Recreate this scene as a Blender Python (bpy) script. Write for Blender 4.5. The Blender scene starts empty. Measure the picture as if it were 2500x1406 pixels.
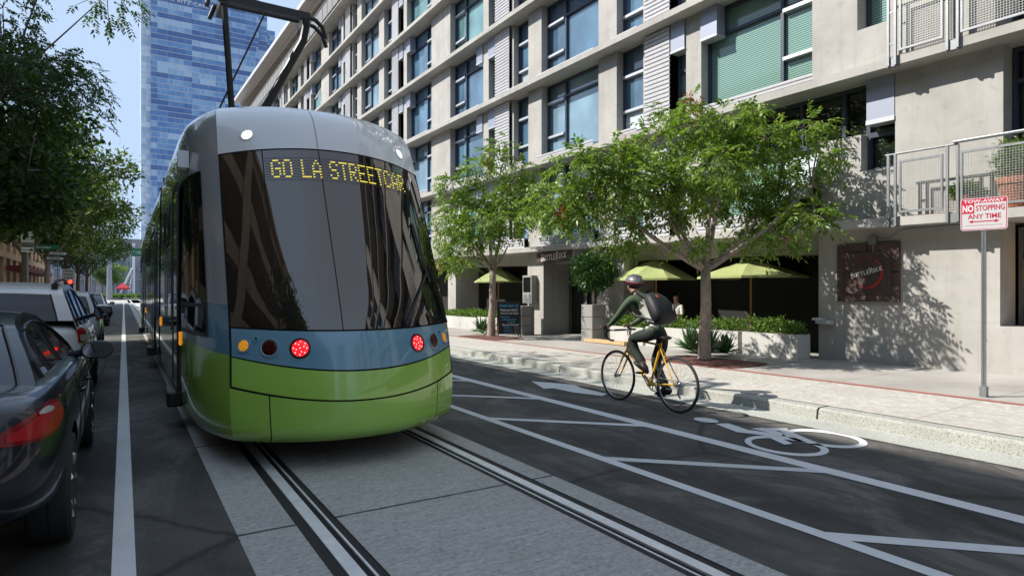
import bpy, bmesh, math, random
import numpy as np
from mathutils import Vector, Matrix

SC = bpy.context.scene
COL = SC.collection
R = math.radians

# ------------------------------------------------------------------ camera, sky, sun, exposure
FPX, CX, HZ, EYE = 1514.0, 1250.0, 715.0, 1.45      # focal length and centre in photo pixels, horizon row, eye height
YAW = math.atan(948 / 1514)                          # the street runs this far left of the view axis
CS, SN = math.cos(YAW), math.sin(YAW)
cam = bpy.data.cameras.new('camera')
cam.sensor_width = 36.0
cam.lens = 36.0 * FPX / 2500.0
cam.shift_y = (HZ - 703.0) / 2500.0
cam.clip_start, cam.clip_end = 0.05, 3000.0
camo = bpy.data.objects.new('camera', cam)
COL.objects.link(camo)
camo.location = (0, 0, EYE)
camo.rotation_euler = (R(90), 0, -YAW)
SC.camera = camo

SUN_DIR = Vector((0.66, -0.42, -0.69)).normalized()   # the way the light travels
SUN_EL = math.asin(-SUN_DIR.z)
SUN_AZ = math.atan2(-SUN_DIR.x, -SUN_DIR.y)          # clockwise from +Y
W = bpy.data.worlds.new('World')
SC.world = W
W.use_nodes = True
wn = W.node_tree.nodes
bg = wn['Background']
sky = wn.new('ShaderNodeTexSky')
sky.sky_type = 'NISHITA'
sky.sun_disc = False
sky.sun_elevation = SUN_EL
sky.sun_rotation = SUN_AZ
sky.air_density, sky.dust_density, sky.ozone_density = 1.0, 0.9, 1.6
hsv = wn.new('ShaderNodeHueSaturation')              # a hazy, slightly whitened city sky
hsv.inputs['Saturation'].default_value = 0.48
W.node_tree.links.new(sky.outputs[0], hsv.inputs['Color'])
cap = wn.new('ShaderNodeMix'); cap.data_type = 'RGBA'; cap.blend_type = 'DARKEN'; cap.inputs[0].default_value = 1.0
cap.inputs[7].default_value = (1.55, 2.02, 2.75, 1)     # haze evens out the glare round the sun
W.node_tree.links.new(hsv.outputs[0], cap.inputs[6])
W.node_tree.links.new(cap.outputs[2], bg.inputs[0])
bg.inputs[1].default_value = 0.15
sl = bpy.data.lights.new('sun', 'SUN')
sl.energy, sl.angle, sl.color = 3.0, R(0.53), (1.0, 0.945, 0.865)
sun = bpy.data.objects.new('sun', sl)
COL.objects.link(sun)
sun.rotation_euler = SUN_DIR.to_track_quat('-Z', 'Y').to_euler()
sun.location = (-30, -10, 40)
SC.view_settings.view_transform = 'Standard'
SC.view_settings.look = 'None'
SC.view_settings.gamma = 1.0
SC.view_settings.use_curve_mapping = False
SC.view_settings.exposure = 1.28
SC.cycles.max_bounces = 8
SC.cycles.transparent_max_bounces = 12
SC.cycles.caustics_reflective = False
SC.cycles.caustics_refractive = False
SC.cycles.use_denoising = True

# ------------------------------------------------------------------ helpers
ORG = {}

def gpt(px, py, z=0.0):
    """ground point seen at photo pixel (px, py)"""
    d = FPX * (EYE - z) / (py - HZ)
    u = (px - CX) / FPX * d
    return (u * CS + d * SN, d * CS - u * SN)

def xpt(px, py, X):
    """point of the plane x = X seen at a photo pixel -> (Y, z)"""
    t = (px - CX) / FPX
    Y = X * (CS - SN * t) / (SN + CS * t)
    d = X * SN + Y * CS
    return Y, EYE + (HZ - py) / FPX * d

def dpt(px, py, d):
    """point at depth d seen at a photo pixel"""
    u = (px - CX) / FPX * d
    return Vector((u * CS + d * SN, d * CS - u * SN, EYE + (HZ - py) / FPX * d))

def tag(o, label=None, cat=None, group=None, kind=None):
    if label: o['label'] = label
    if cat: o['category'] = cat
    if group: o['group'] = group
    if kind: o['kind'] = kind
    return o

def empty(name, loc, label=None, cat=None, group=None, rz=0.0):
    o = bpy.data.objects.new(name, None)
    o.empty_display_size = 0.2
    o.location = loc
    o.rotation_euler = (0, 0, rz)
    COL.objects.link(o)
    ORG[o] = Vector(loc)
    return tag(o, label, cat, group)

def copy_tree(o, parent=None):
    c = o.copy()
    COL.objects.link(c)
    if parent: c.parent = parent
    for ch in list(o.children):
        copy_tree(ch, c)
    return c

class MB:
    """collects verts and faces and links them as one mesh object"""
    def __init__(s):
        s.v, s.f, s.m = [], [], []
    def face(s, pts, m=0):
        n = len(s.v)
        s.v += [tuple(p) for p in pts]
        s.f.append(tuple(range(n, n + len(pts)))); s.m.append(m)
    def add(s, verts, faces, m=0):
        n = len(s.v)
        s.v += [tuple(p) for p in verts]
        for f in faces:
            s.f.append(tuple(i + n for i in f)); s.m.append(m)
    def box(s, x0, x1, y0, y1, z0, z1, m=0, mat=None, skip=''):
        v = [(x0,y0,z0),(x1,y0,z0),(x1,y1,z0),(x0,y1,z0),(x0,y0,z1),(x1,y0,z1),(x1,y1,z1),(x0,y1,z1)]
        if mat is not None: v = [mat @ Vector(p) for p in v]
        F = {'b':(0,3,2,1),'t':(4,5,6,7),'s':(0,1,5,4),'e':(1,2,6,5),'n':(2,3,7,6),'w':(3,0,4,7)}
        s.add(v, [F[k] for k in F if k not in skip], m)
    def grid(s, P, m=0, closed=False):
        """P: rows of points"""
        n = len(s.v); nr = len(P); nc = len(P[0])
        for r in P: s.v += [tuple(p) for p in r]
        for i in range(nr - 1):
            for j in range(nc if closed else nc - 1):
                k = (j + 1) % nc
                s.f.append((n+i*nc+j, n+i*nc+k, n+(i+1)*nc+k, n+(i+1)*nc+j)); s.m.append(m)
    def tube(s, pts, r, n=8, m=0, caps=True):
        pts = [Vector(p) for p in pts]
        rr = r if isinstance(r, (list, tuple)) else [r] * len(pts)
        rows = []; up = Vector((0.13, 0.21, 1)).normalized(); pa = None
        for i, p in enumerate(pts):
            t = (pts[min(i+1, len(pts)-1)] - pts[max(i-1, 0)]).normalized()
            a = (pa - t * pa.dot(t)) if pa is not None else t.cross(up)
            if a.length < 1e-5: a = t.cross(Vector((1, 0, 0)))
            a.normalize(); pa = a; b = t.cross(a)
            rows.append([p + (a * math.cos(k*2*math.pi/n) + b * math.sin(k*2*math.pi/n)) * rr[i] for k in range(n)])
        s.grid(rows, m, True)
        if caps:
            s.face(list(reversed(rows[0])), m); s.face(rows[-1], m)
    def lathe(s, prof, c=(0,0,0), n=16, m=0, axis='z', mat=None):
        rows = []
        for r, h in prof:
            row = []
            for k in range(n):
                a = 2*math.pi*k/n
                p = (r*math.cos(a), r*math.sin(a), h)
                if axis == 'x': p = (h, r*math.cos(a), r*math.sin(a))
                if axis == 'y': p = (r*math.sin(a), h, r*math.cos(a))
                q = Vector(p)
                if mat is not None: q = mat @ q
                row.append(q + Vector(c))
            rows.append(row)
        s.grid(rows, m, True)
        if prof[0][0] > 1e-4: s.face(list(reversed(rows[0])), m)
        if prof[-1][0] > 1e-4: s.face(rows[-1], m)
    def torus(s, c, Rr, r, axis='x', n=32, k=8, m=0):
        rows = []
        for i in range(n):
            a = 2*math.pi*i/n; row = []
            for j in range(k):
                b = 2*math.pi*j/k
                q = Rr + r*math.cos(b); h = r*math.sin(b)
                if axis == 'x': p = (h, q*math.cos(a), q*math.sin(a))
                elif axis == 'z': p = (q*math.cos(a), q*math.sin(a), h)
                else: p = (q*math.cos(a), h, q*math.sin(a))
                row.append(Vector(p) + Vector(c))
            rows.append(row)
        rows.append(rows[0])
        s.grid(rows, m, True)
    def prism(s, poly, fn0, fn1, m=0):
        a = [fn0(p) for p in poly]; b = [fn1(p) for p in poly]; n = len(poly)
        s.face(list(reversed(a)), m); s.face(b, m)
        for i in range(n):
            j = (i+1) % n
            s.face([a[i], a[j], b[j], b[i]], m)
    def build(s, name, mats, parent=None, smooth=False, sharp=35, loc=None, merge=True):
        me = bpy.data.meshes.new(name)
        o3 = ORG.get(parent, Vector((0,0,0))) if parent is not None else Vector(loc or (0,0,0))
        v = np.array(s.v, dtype=np.float64).reshape(-1, 3) - np.array(o3)
        me.from_pydata(v.tolist(), [], s.f)
        for mt in (mats if isinstance(mats, (list, tuple)) else [mats]): me.materials.append(mt)
        if any(s.m): me.polygons.foreach_set('material_index', s.m)
        if merge and len(s.v) < 60000:
            bm = bmesh.new(); bm.from_mesh(me)
            bmesh.ops.remove_doubles(bm, verts=bm.verts, dist=1e-4)
            bm.to_mesh(me); bm.free()
        if smooth:
            me.polygons.foreach_set('use_smooth', [True]*len(me.polygons))
            if sharp: me.set_sharp_from_angle(angle=R(sharp))
        me.update()
        o = bpy.data.objects.new(name, me)
        COL.objects.link(o)
        if parent is not None:
            o.parent = parent; ORG[o] = ORG.get(parent, Vector((0,0,0)))
        else:
            o.location = o3; ORG[o] = o3
        return o

def bevel(o, w=0.01, seg=2):
    md = o.modifiers.new('bevel', 'BEVEL'); md.width = w; md.segments = seg; md.limit_method = 'ANGLE'
    md.angle_limit = R(40)
    return o

def subsurf(o, n=2):
    md = o.modifiers.new('subsurf', 'SUBSURF'); md.levels = n; md.render_levels = n
    return o

_TXT = {}
def text_mesh(body, size=1.0, ext=0.0, bold=0.0, shear=0.0, spacing=1.0):
    key = (body, size, ext, bold, shear, spacing)
    if key not in _TXT:
        cu = bpy.data.curves.new('t', 'FONT'); cu.body = body; cu.size = size; cu.extrude = ext; cu.offset = bold
        cu.shear = shear; cu.space_character = spacing; cu.align_x = 'CENTER'; cu.align_y = 'CENTER'; cu.resolution_u = 3
        ob = bpy.data.objects.new('t', cu); COL.objects.link(ob)
        dg = bpy.context.evaluated_depsgraph_get()
        me = bpy.data.meshes.new_from_object(ob.evaluated_get(dg))
        _TXT[key] = ([tuple(v.co) for v in me.vertices], [tuple(p.vertices) for p in me.polygons])
        bpy.data.objects.remove(ob); bpy.data.curves.remove(cu); bpy.data.meshes.remove(me)
    return _TXT[key]

def fit_text(mb, body, fn, w, h, m=0, bold=0.0, shear=0.0):
    """lettering stretched to a width and height"""
    v, f = text_mesh(body, 1.0, 0.0, bold, shear, 1.0)
    xs = [p[0] for p in v]; ys = [p[1] for p in v]
    x0, x1, y0, y1 = min(xs), max(xs), min(ys), max(ys)
    mb.add([fn((p[0]-(x0+x1)/2)/(x1-x0)*w, (p[1]-(y0+y1)/2)/(y1-y0)*h) for p in v], f, m)

def add_text(mb, body, fn, size, m=0, bold=0.0, shear=0.0, spacing=1.0):
    v, f = text_mesh(body, size, 0.0, bold, shear, spacing)
    mb.add([fn(p[0], p[1]) for p in v], f, m)

# ------------------------------------------------------------------ materials
def nodes(name):
    m = bpy.data.materials.new(name); m.use_nodes = True
    nt = m.node_tree
    return m, nt, nt.nodes, nt.links, nt.nodes['Principled BSDF']

def ramp(nt, fac, stops, interp='LINEAR'):
    r = nt.nodes.new('ShaderNodeValToRGB'); r.color_ramp.interpolation = interp
    e = r.color_ramp.elements
    while len(e) < len(stops): e.new(0.5)
    for k, (p, c) in enumerate(stops):
        e[k].position = p; e[k].color = (c, c, c, 1) if isinstance(c, (int, float)) else (*c, 1)
    nt.links.new(fac, r.inputs[0])
    return r.outputs[0]

def noise(nt, scale, detail=4, rough=0.6, vec=None, dist=0.0):
    n = nt.nodes.new('ShaderNodeTexNoise'); n.inputs['Scale'].default_value = scale
    n.inputs['Detail'].default_value = detail; n.inputs['Roughness'].default_value = rough
    n.inputs['Distortion'].default_value = dist
    if vec is not None: nt.links.new(vec, n.inputs['Vector'])
    return n.outputs[0]

def mathn(nt, op, a, b=None, c=None):
    n = nt.nodes.new('ShaderNodeMath'); n.operation = op
    for i, x in enumerate((a, b, c)):
        if x is None: continue
        if isinstance(x, (int, float)): n.inputs[i].default_value = x
        else: nt.links.new(x, n.inputs[i])
    return n.outputs[0]

def mixc(nt, fac, a, b, mode='MIX'):
    n = nt.nodes.new('ShaderNodeMix'); n.data_type = 'RGBA'; n.blend_type = mode
    for i, x in ((0, fac), (6, a), (7, b)):
        if isinstance(x, (int, float)): n.inputs[i].default_value = x if i == 0 else (x, x, x, 1)
        elif isinstance(x, tuple): n.inputs[i].default_value = (*x, 1)
        else: nt.links.new(x, n.inputs[i])
    return n.outputs[2]

def position(nt, obj=False, scale=None):
    if obj:
        v = nt.nodes.new('ShaderNodeTexCoord').outputs['Object']
    else:
        v = nt.nodes.new('ShaderNodeNewGeometry').outputs['Position']
    if scale:
        mp = nt.nodes.new('ShaderNodeMapping'); mp.inputs['Scale'].default_value = scale
        nt.links.new(v, mp.inputs[0]); v = mp.outputs[0]
    return v

def xyz(nt, v):
    s = nt.nodes.new('ShaderNodeSeparateXYZ'); nt.links.new(v, s.inputs[0]); return s.outputs

def addbump(nt, b, h, strength=0.3, dist=0.01):
    n = nt.nodes.new('ShaderNodeBump'); n.inputs['Strength'].default_value = strength
    n.inputs['Distance'].default_value = dist
    nt.links.new(h, n.inputs['Height']); nt.links.new(n.outputs[0], b.inputs['Normal'])

def mat(name, col, rough=0.5, metal=0.0, var=0.0, scale=4.0, bump=0.0, bscale=60.0, coat=0.0, spec=0.5, emis=None, estr=0.0, ior=1.5):
    m, nt, N, L, b = nodes(name)
    b.inputs['Base Color'].default_value = (*col, 1)
    b.inputs['Roughness'].default_value = rough
    b.inputs['Metallic'].default_value = metal
    b.inputs['Specular IOR Level'].default_value = spec
    b.inputs['IOR'].default_value = ior
    b.inputs['Coat Weight'].default_value = coat
    b.inputs['Coat Roughness'].default_value = 0.03
    if emis:
        b.inputs['Emission Color'].default_value = (*emis, 1); b.inputs['Emission Strength'].default_value = estr
    if var or bump:
        v = position(nt)
        if var:
            f = ramp(nt, noise(nt, scale, 6, 0.65, v), [(0.3, 0.0), (0.7, 1.0)])
            lo = tuple(max(0, c*(1-var)) for c in col); hi = tuple(min(1, c*(1+var)) for c in col)
            L.new(mixc(nt, f, lo, hi), b.inputs['Base Color'])
        if bump: addbump(nt, b, noise(nt, bscale, 3, 0.6, v), bump)
    return m

def m_asphalt():
    m, nt, N, L, b = nodes('asphalt')
    v = position(nt)
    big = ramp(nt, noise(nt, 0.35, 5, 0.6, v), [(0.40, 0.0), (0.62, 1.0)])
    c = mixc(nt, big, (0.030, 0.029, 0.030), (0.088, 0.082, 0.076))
    pos = position(nt, scale=(3.0, 0.35, 1))
    c = mixc(nt, ramp(nt, noise(nt, 1.0, 4, 0.6, pos), [(0.48, 0.0), (0.72, 0.7)]), c, (0.105, 0.10, 0.094))
    mid = noise(nt, 1.1, 6, 0.7, position(nt, scale=(1.3, 0.8, 1)), 0.8)
    c = mixc(nt, ramp(nt, mid, [(0.50, 0.0), (0.64, 0.85)]), c, (0.17, 0.158, 0.145))  # lighter mottles: sun dapples painted into the asphalt colour
    c = mixc(nt, ramp(nt, mid, [(0.34, 0.7), (0.46, 0.0)]), c, (0.020, 0.020, 0.022))
    c = mixc(nt, ramp(nt, noise(nt, 38, 3, 0.7, v), [(0.55, 0.0), (0.72, 0.5)]), c, (0.14, 0.135, 0.125))
    sp = noise(nt, 130, 2, 0.7, v)
    c = mixc(nt, ramp(nt, sp, [(0.56, 0.0), (0.66, 0.55)]), c, (0.15, 0.145, 0.14))
    c = mixc(nt, ramp(nt, sp, [(0.36, 0.6), (0.46, 0.0)]), c, (0.018, 0.018, 0.02))
    vo = N.new('ShaderNodeTexVoronoi'); vo.feature = 'DISTANCE_TO_EDGE'; vo.inputs['Scale'].default_value = 0.22
    wv = noise(nt, 1.3, 4, 0.6, v); mp = mixc(nt, 0.18, v, wv); L.new(mp, vo.inputs['Vector'])
    c = mixc(nt, ramp(nt, vo.outputs[0], [(0.0, 0.8), (0.008, 0.0)]), c, (0.014, 0.014, 0.015))
    L.new(c, b.inputs['Base Color'])
    b.inputs['Roughness'].default_value = 0.78
    addbump(nt, b, sp, 0.35, 0.006)
    return m

def m_slab():
    """broom-finished track concrete with transverse joints every 2.5 m"""
    m, nt, N, L, b = nodes('track_concrete')
    v = position(nt); x, y, z = xyz(nt, v)
    st = position(nt, scale=(5, 34, 1))
    line = noise(nt, 1.0, 5, 0.75, st, 0.6)
    c = mixc(nt, ramp(nt, line, [(0.34, 0.0), (0.66, 1.0)]), (0.36, 0.355, 0.335), (0.60, 0.592, 0.565))
    c = mixc(nt, ramp(nt, noise(nt, 0.9, 5, 0.6, v), [(0.35, 0.45), (0.65, 0.0)]), c, (0.37, 0.365, 0.35))
    c = mixc(nt, ramp(nt, noise(nt, 30, 2, 0.6, v), [(0.36, 0.35), (0.46, 0.0)]), c, (0.17, 0.172, 0.165))
    gr = noise(nt, 1.0, 6, 0.8, position(nt, scale=(26, 48, 1)))
    c = mixc(nt, ramp(nt, gr, [(0.36, 0.65), (0.50, 0.0)]), c, (0.20, 0.198, 0.19))
    c = mixc(nt, ramp(nt, gr, [(0.54, 0.0), (0.66, 0.5)]), c, (0.68, 0.67, 0.65))
    c = mixc(nt, ramp(nt, noise(nt, 2.3, 4, 0.7, position(nt, scale=(1, 0.25, 1))), [(0.58, 0.0), (0.70, 0.4)]), c, (0.24, 0.225, 0.20))
    f = mathn(nt, 'PINGPONG', mathn(nt, 'SUBTRACT', y, 4.0), 1.25)
    wob = mathn(nt, 'MULTIPLY', mathn(nt, 'SUBTRACT', noise(nt, 9, 3, 0.6, v), 0.5), 0.02)
    f = mathn(nt, 'ADD', f, wob)
    c = mixc(nt, ramp(nt, f, [(0.010, 1.0), (0.016, 0.0)]), c, (0.035, 0.04, 0.035))
    L.new(c, b.inputs['Base Color'])
    b.inputs['Roughness'].default_value = 0.75
    addbump(nt, b, line, 0.4, 0.006)
    return m

def m_paint(name, col, wear=0.35):
    m, nt, N, L, b = nodes(name)
    v = position(nt)
    c = mixc(nt, ramp(nt, noise(nt, 2.2, 5, 0.65, v), [(0.4, 0.0), (0.75, 0.5)]), col, tuple(k*0.75 for k in col))
    c = mixc(nt, ramp(nt, noise(nt, 60, 4, 0.75, v), [(0.60, 0.0), (0.66, wear)]), c, (0.07, 0.07, 0.072))
    L.new(c, b.inputs['Base Color']); b.inputs['Roughness'].default_value = 0.6
    return m

def m_speckle(name, base, dark, light, scale=70):
    m, nt, N, L, b = nodes(name)
    v = position(nt)
    n1 = noise(nt, scale, 2, 0.6, v)
    c = mixc(nt, ramp(nt, n1, [(0.36, 1.0), (0.45, 0.0)]), base, dark)
    c = mixc(nt, ramp(nt, n1, [(0.56, 0.0), (0.66, 0.9)]), c, light)
    c = mixc(nt, ramp(nt, noise(nt, 1.6, 5, 0.65, v), [(0.4, 0.0), (0.75, 0.55)]), c, tuple(k*0.62 for k in base))
    L.new(c, b.inputs['Base Color']); b.inputs['Roughness'].default_value = 0.85
    addbump(nt, b, n1, 0.5, 0.006)
    return m

def m_paving():
    """pale small-stone paving with joints"""
    m, nt, N, L, b = nodes('pale_paving')
    v = position(nt); x, y, z = xyz(nt, v)
    vo = N.new('ShaderNodeTexVoronoi'); vo.inputs['Scale'].default_value = 26
    L.new(position(nt, scale=(1.0, 0.7, 1)), vo.inputs['Vector'])
    c = mixc(nt, ramp(nt, vo.outputs['Color'], [(0.1, 0.0), (0.9, 1.0)]), (0.36, 0.34, 0.305), (0.54, 0.515, 0.47))
    c = mixc(nt, ramp(nt, noise(nt, 1.2, 5, 0.6, v), [(0.4, 0.0), (0.7, 0.4)]), c, (0.34, 0.315, 0.28))
    f = mathn(nt, 'PINGPONG', mathn(nt, 'ADD', y, 0.4), 0.9)
    c = mixc(nt, ramp(nt, f, [(0.008, 0.55), (0.014, 0.0)]), c, (0.24, 0.2, 0.18))
    L.new(c, b.inputs['Base Color']); b.inputs['Roughness'].default_value = 0.8
    return m

def m_walk():
    m, nt, N, L, b = nodes('sidewalk_concrete')
    v = position(nt); x, y, z = xyz(nt, v)
    c = mixc(nt, ramp(nt, noise(nt, 0.8, 6, 0.65, v), [(0.35, 0.0), (0.7, 1.0)]), (0.30, 0.28, 0.26), (0.43, 0.405, 0.375))
    c = mixc(nt, ramp(nt, noise(nt, 45, 2, 0.6, v), [(0.36, 0.35), (0.46, 0.0)]), c, (0.3, 0.28, 0.26))
    f = mathn(nt, 'PINGPONG', mathn(nt, 'ADD', y, 0.4), 0.9)
    c = mixc(nt, ramp(nt, f, [(0.006, 0.7), (0.012, 0.0)]), c, (0.16, 0.15, 0.14))
    L.new(c, b.inputs['Base Color']); b.inputs['Roughness'].default_value = 0.85
    return m

def m_concrete(name='board_concrete', lo=(0.33,0.317,0.295), hi=(0.45,0.437,0.41)):
    """cast concrete: cloudy tone, vertical runs, tie holes and pour lines"""
    m, nt, N, L, b = nodes(name)
    v = position(nt); x, y, z = xyz(nt, v)
    c = mixc(nt, ramp(nt, noise(nt, 0.9, 7, 0.65, v), [(0.3, 0.0), (0.68, 1.0)]), lo, hi)
    runs = noise(nt, 1.0, 5, 0.65, position(nt, scale=(3.2, 3.2, 0.22)))
    c = mixc(nt, ramp(nt, runs, [(0.50, 0.0), (0.74, 0.4)]), c, tuple(k*0.72 for k in lo))
    streak = noise(nt, 1.0, 4, 0.7, position(nt, scale=(0.4, 0.4, 9)))
    c = mixc(nt, ramp(nt, streak, [(0.58, 0.0), (0.72, 0.3)]), c, tuple(k*0.75 for k in lo))
    vo = N.new('ShaderNodeTexVoronoi'); vo.inputs['Scale'].default_value = 2.3; L.new(v, vo.inputs['Vector'])
    c = mixc(nt, ramp(nt, vo.outputs['Distance'], [(0.028, 0.75), (0.05, 0.0)]), c, (0.13, 0.125, 0.115))
    c = mixc(nt, ramp(nt, noise(nt, 5.0, 6, 0.7, v), [(0.56, 0.0), (0.68, 0.35)]), c, tuple(k*0.72 for k in lo))
    L.new(c, b.inputs['Base Color']); b.inputs['Roughness'].default_value = 0.82
    addbump(nt, b, noise(nt, 35, 4, 0.6, v), 0.12, 0.006)
    return m

def m_glass(name, col, rough=0.03, ior=2.25, wave=0.012, var=0.35, scale=0.6):
    """coated window glass over a dim room: reflective, with a faint waviness"""
    m, nt, N, L, b = nodes(name)
    v = position(nt)
    c = mixc(nt, ramp(nt, noise(nt, scale, 3, 0.5, v), [(0.35, 0.0), (0.65, 1.0)]), tuple(k*(1-var) for k in col), tuple(min(1, k*(1+var)) for k in col))
    L.new(c, b.inputs['Base Color'])
    b.inputs['Roughness'].default_value = rough; b.inputs['IOR'].default_value = ior
    if wave: addbump(nt, b, noise(nt, 0.9, 1, 0.5, v), wave, 0.3)
    return m

def m_blind(name, a, c2, pitch=0.045, vertical=False):
    m, nt, N, L, b = nodes(name)
    v = position(nt); x, y, z = xyz(nt, v)
    f = mathn(nt, 'PINGPONG', y if vertical else z, pitch/2)
    f = mathn(nt, 'DIVIDE', f, pitch/2)
    c = mixc(nt, ramp(nt, f, [(0.25, 0.0), (0.7, 1.0)]), a, c2)
    L.new(c, b.inputs['Base Color'])
    b.inputs['Roughness'].default_value = 0.05; b.inputs['IOR'].default_value = 1.75
    return m

def m_leaf(name, cols, trans=0.35, rough=0.42):
    m, nt, N, L, b = nodes(name)
    g = N.new('ShaderNodeNewGeometry')
    n1 = noise(nt, 0.9, 2, 0.5, g.outputs['Position'])
    f = mathn(nt, 'ADD', mathn(nt, 'MULTIPLY', g.outputs['Random Per Island'], 0.72), mathn(nt, 'MULTIPLY', n1, 0.28))
    c = ramp(nt, f, [(k/(len(cols)-1), q) for k, q in enumerate(cols)])
    L.new(c, b.inputs['Base Color'])
    b.inputs['Roughness'].default_value = rough; b.inputs['Specular IOR Level'].default_value = 0.35
    tr = N.new('ShaderNodeBsdfTranslucent')
    L.new(mixc(nt, 1.0, c, (1.0, 1.15, 0.45), 'MULTIPLY'), tr.inputs[0])
    mx = N.new('ShaderNodeMixShader'); mx.inputs[0].default_value = trans
    L.new(b.outputs[0], mx.inputs[1]); L.new(tr.outputs[0], mx.inputs[2])
    L.new(mx.outputs[0], N['Material Output'].inputs[0])
    return m

def m_bark(name, a, c2):
    m, nt, N, L, b = nodes(name)
    n1 = noise(nt, 1.0, 5, 0.7, position(nt, scale=(14, 14, 5)))
    L.new(mixc(nt, ramp(nt, n1, [(0.35, 0.0), (0.65, 1.0)]), a, c2), b.inputs['Base Color'])
    b.inputs['Roughness'].default_value = 0.9
    addbump(nt, b, n1, 0.5, 0.01)
    return m

M = {}
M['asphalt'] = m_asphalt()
M['slab'] = m_slab()
M['paint'] = m_paint('road_paint', (0.72, 0.73, 0.74))
M['worn'] = m_paint('worn_road_paint', (0.62, 0.63, 0.64), 0.7)
M['kerb'] = m_speckle('kerb_aggregate', (0.36, 0.365, 0.325), (0.20, 0.195, 0.18), (0.46, 0.46, 0.42), 65)
M['gutter'] = m_speckle('gutter_aggregate', (0.40, 0.41, 0.37), (0.2, 0.195, 0.18), (0.55, 0.55, 0.51), 80)
M['paving'] = m_paving()
M['walk'] = m_walk()
M['brick'] = mat('red_brick_edging', (0.32, 0.12, 0.09), 0.85, var=0.35, scale=16)
M['mulch'] = m_speckle('red_bark_mulch', (0.13, 0.05, 0.04), (0.04, 0.02, 0.018), (0.24, 0.10, 0.08), 40)
M['dirt'] = mat('far_ground', (0.30, 0.28, 0.25), 0.9, var=0.2, scale=0.3)
M['gap'] = mat('dark_joint', (0.012, 0.012, 0.012), 0.9)
M['rail'] = mat('polished_rail_steel', (0.90, 0.90, 0.91), 0.5, 0.35, var=0.12, scale=6)
M['rubber'] = mat('black_rail_boot', (0.022, 0.021, 0.022), 0.7)
M['conc'] = m_concrete()
M['conc2'] = m_concrete('planter_concrete', (0.44, 0.43, 0.405), (0.58, 0.565, 0.54))
M['conc3'] = m_concrete('grey_pot_concrete', (0.22, 0.215, 0.20), (0.33, 0.325, 0.31))
M['frame'] = mat('slate_window_frame', (0.045, 0.055, 0.085), 0.4)
M['shopframe'] = mat('dull_shop_frame', (0.16, 0.17, 0.165), 0.45, 0.3)
M['alu'] = mat('pale_aluminium', (0.60, 0.62, 0.66), 0.35, 0.4)
M['louver'] = mat('white_corrugated_metal', (0.54, 0.54, 0.56), 0.4, 0.1, var=0.06, scale=1.5)
M['hood'] = mat('blue_grey_hood_metal', (0.33, 0.36, 0.45), 0.4, 0.2)
M['steel'] = mat('galvanised_steel', (0.27, 0.285, 0.30), 0.42, 0.6, var=0.15, scale=20)
M['g_blue'] = m_glass('blue_window_glass', (0.085, 0.165, 0.25))
M['g_pale'] = m_glass('pale_curtain_glass', (0.19, 0.30, 0.38))
M['g_teal'] = m_glass('teal_window_glass', (0.13, 0.26, 0.27))
M['g_dark'] = m_glass('dark_shop_glass', (0.006, 0.009, 0.009), 0.02, 1.85, 0.006)
M['g_white'] = m_glass('white_shade_glass', (0.55, 0.62, 0.64), 0.05, 1.6)
M['blind'] = m_blind('green_venetian_blind', (0.075, 0.15, 0.135), (0.26, 0.42, 0.36))
M['vblind'] = m_blind('vertical_blind', (0.16, 0.30, 0.33), (0.27, 0.44, 0.46), 0.12, True)
M['black'] = mat('black_plastic', (0.012, 0.012, 0.013), 0.35)
M['blackm'] = mat('black_painted_metal', (0.014, 0.013, 0.012), 0.45)
M['void'] = mat('dark_interior', (0.012, 0.012, 0.012), 0.9)
M['wood'] = mat('orange_wood_pole', (0.50, 0.24, 0.07), 0.45, var=0.2, scale=20)
M['lime'] = mat('lime_canvas', (0.33, 0.38, 0.15), 0.8, var=0.07, scale=3)
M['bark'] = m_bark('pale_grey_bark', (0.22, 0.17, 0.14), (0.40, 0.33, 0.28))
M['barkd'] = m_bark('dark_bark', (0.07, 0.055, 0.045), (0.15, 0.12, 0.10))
M['leaf'] = m_leaf('rain_tree_leaf', [(0.06, 0.105, 0.022), (0.115, 0.20, 0.032), (0.21, 0.31, 0.055), (0.36, 0.42, 0.13)], 0.42, 0.36)
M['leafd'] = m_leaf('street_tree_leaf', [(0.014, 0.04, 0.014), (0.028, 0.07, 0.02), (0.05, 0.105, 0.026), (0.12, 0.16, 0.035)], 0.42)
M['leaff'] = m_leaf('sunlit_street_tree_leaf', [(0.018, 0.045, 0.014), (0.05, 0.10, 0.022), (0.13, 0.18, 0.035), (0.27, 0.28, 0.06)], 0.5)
M['leafb'] = m_leaf('bay_leaf', [(0.018, 0.055, 0.015), (0.035, 0.095, 0.02), (0.06, 0.14, 0.03)], 0.2)
M['shrub'] = m_leaf('shrub_leaf', [(0.06, 0.12, 0.02), (0.13, 0.23, 0.04), (0.24, 0.34, 0.08)], 0.35)
M['pod'] = m_leaf('russet_seed_pod', [(0.22, 0.06, 0.02), (0.34, 0.11, 0.04), (0.42, 0.2, 0.08)], 0.3)
M['agave'] = m_leaf('agave_blade', [(0.045, 0.11, 0.05), (0.08, 0.16, 0.07), (0.15, 0.24, 0.11)], 0.12)

# ------------------------------------------------------------------ ground, road, track, kerb, pavements
def strip(name, m, x0, x1, y0, y1, z, kind='structure', ny=1, zf=None):
    mb = MB()
    for i in range(ny):
        a = y0 + (y1-y0)*i/ny; c = y0 + (y1-y0)*(i+1)/ny
        if zf: mb.face([(x0,a,zf(x0,a)),(x1,a,zf(x1,a)),(x1,c,zf(x1,c)),(x0,c,zf(x0,c))])
        else: mb.face([(x0,a,z),(x1,a,z),(x1,c,z),(x0,c,z)])
    return tag(mb.build(name, m), kind=kind)

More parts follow.
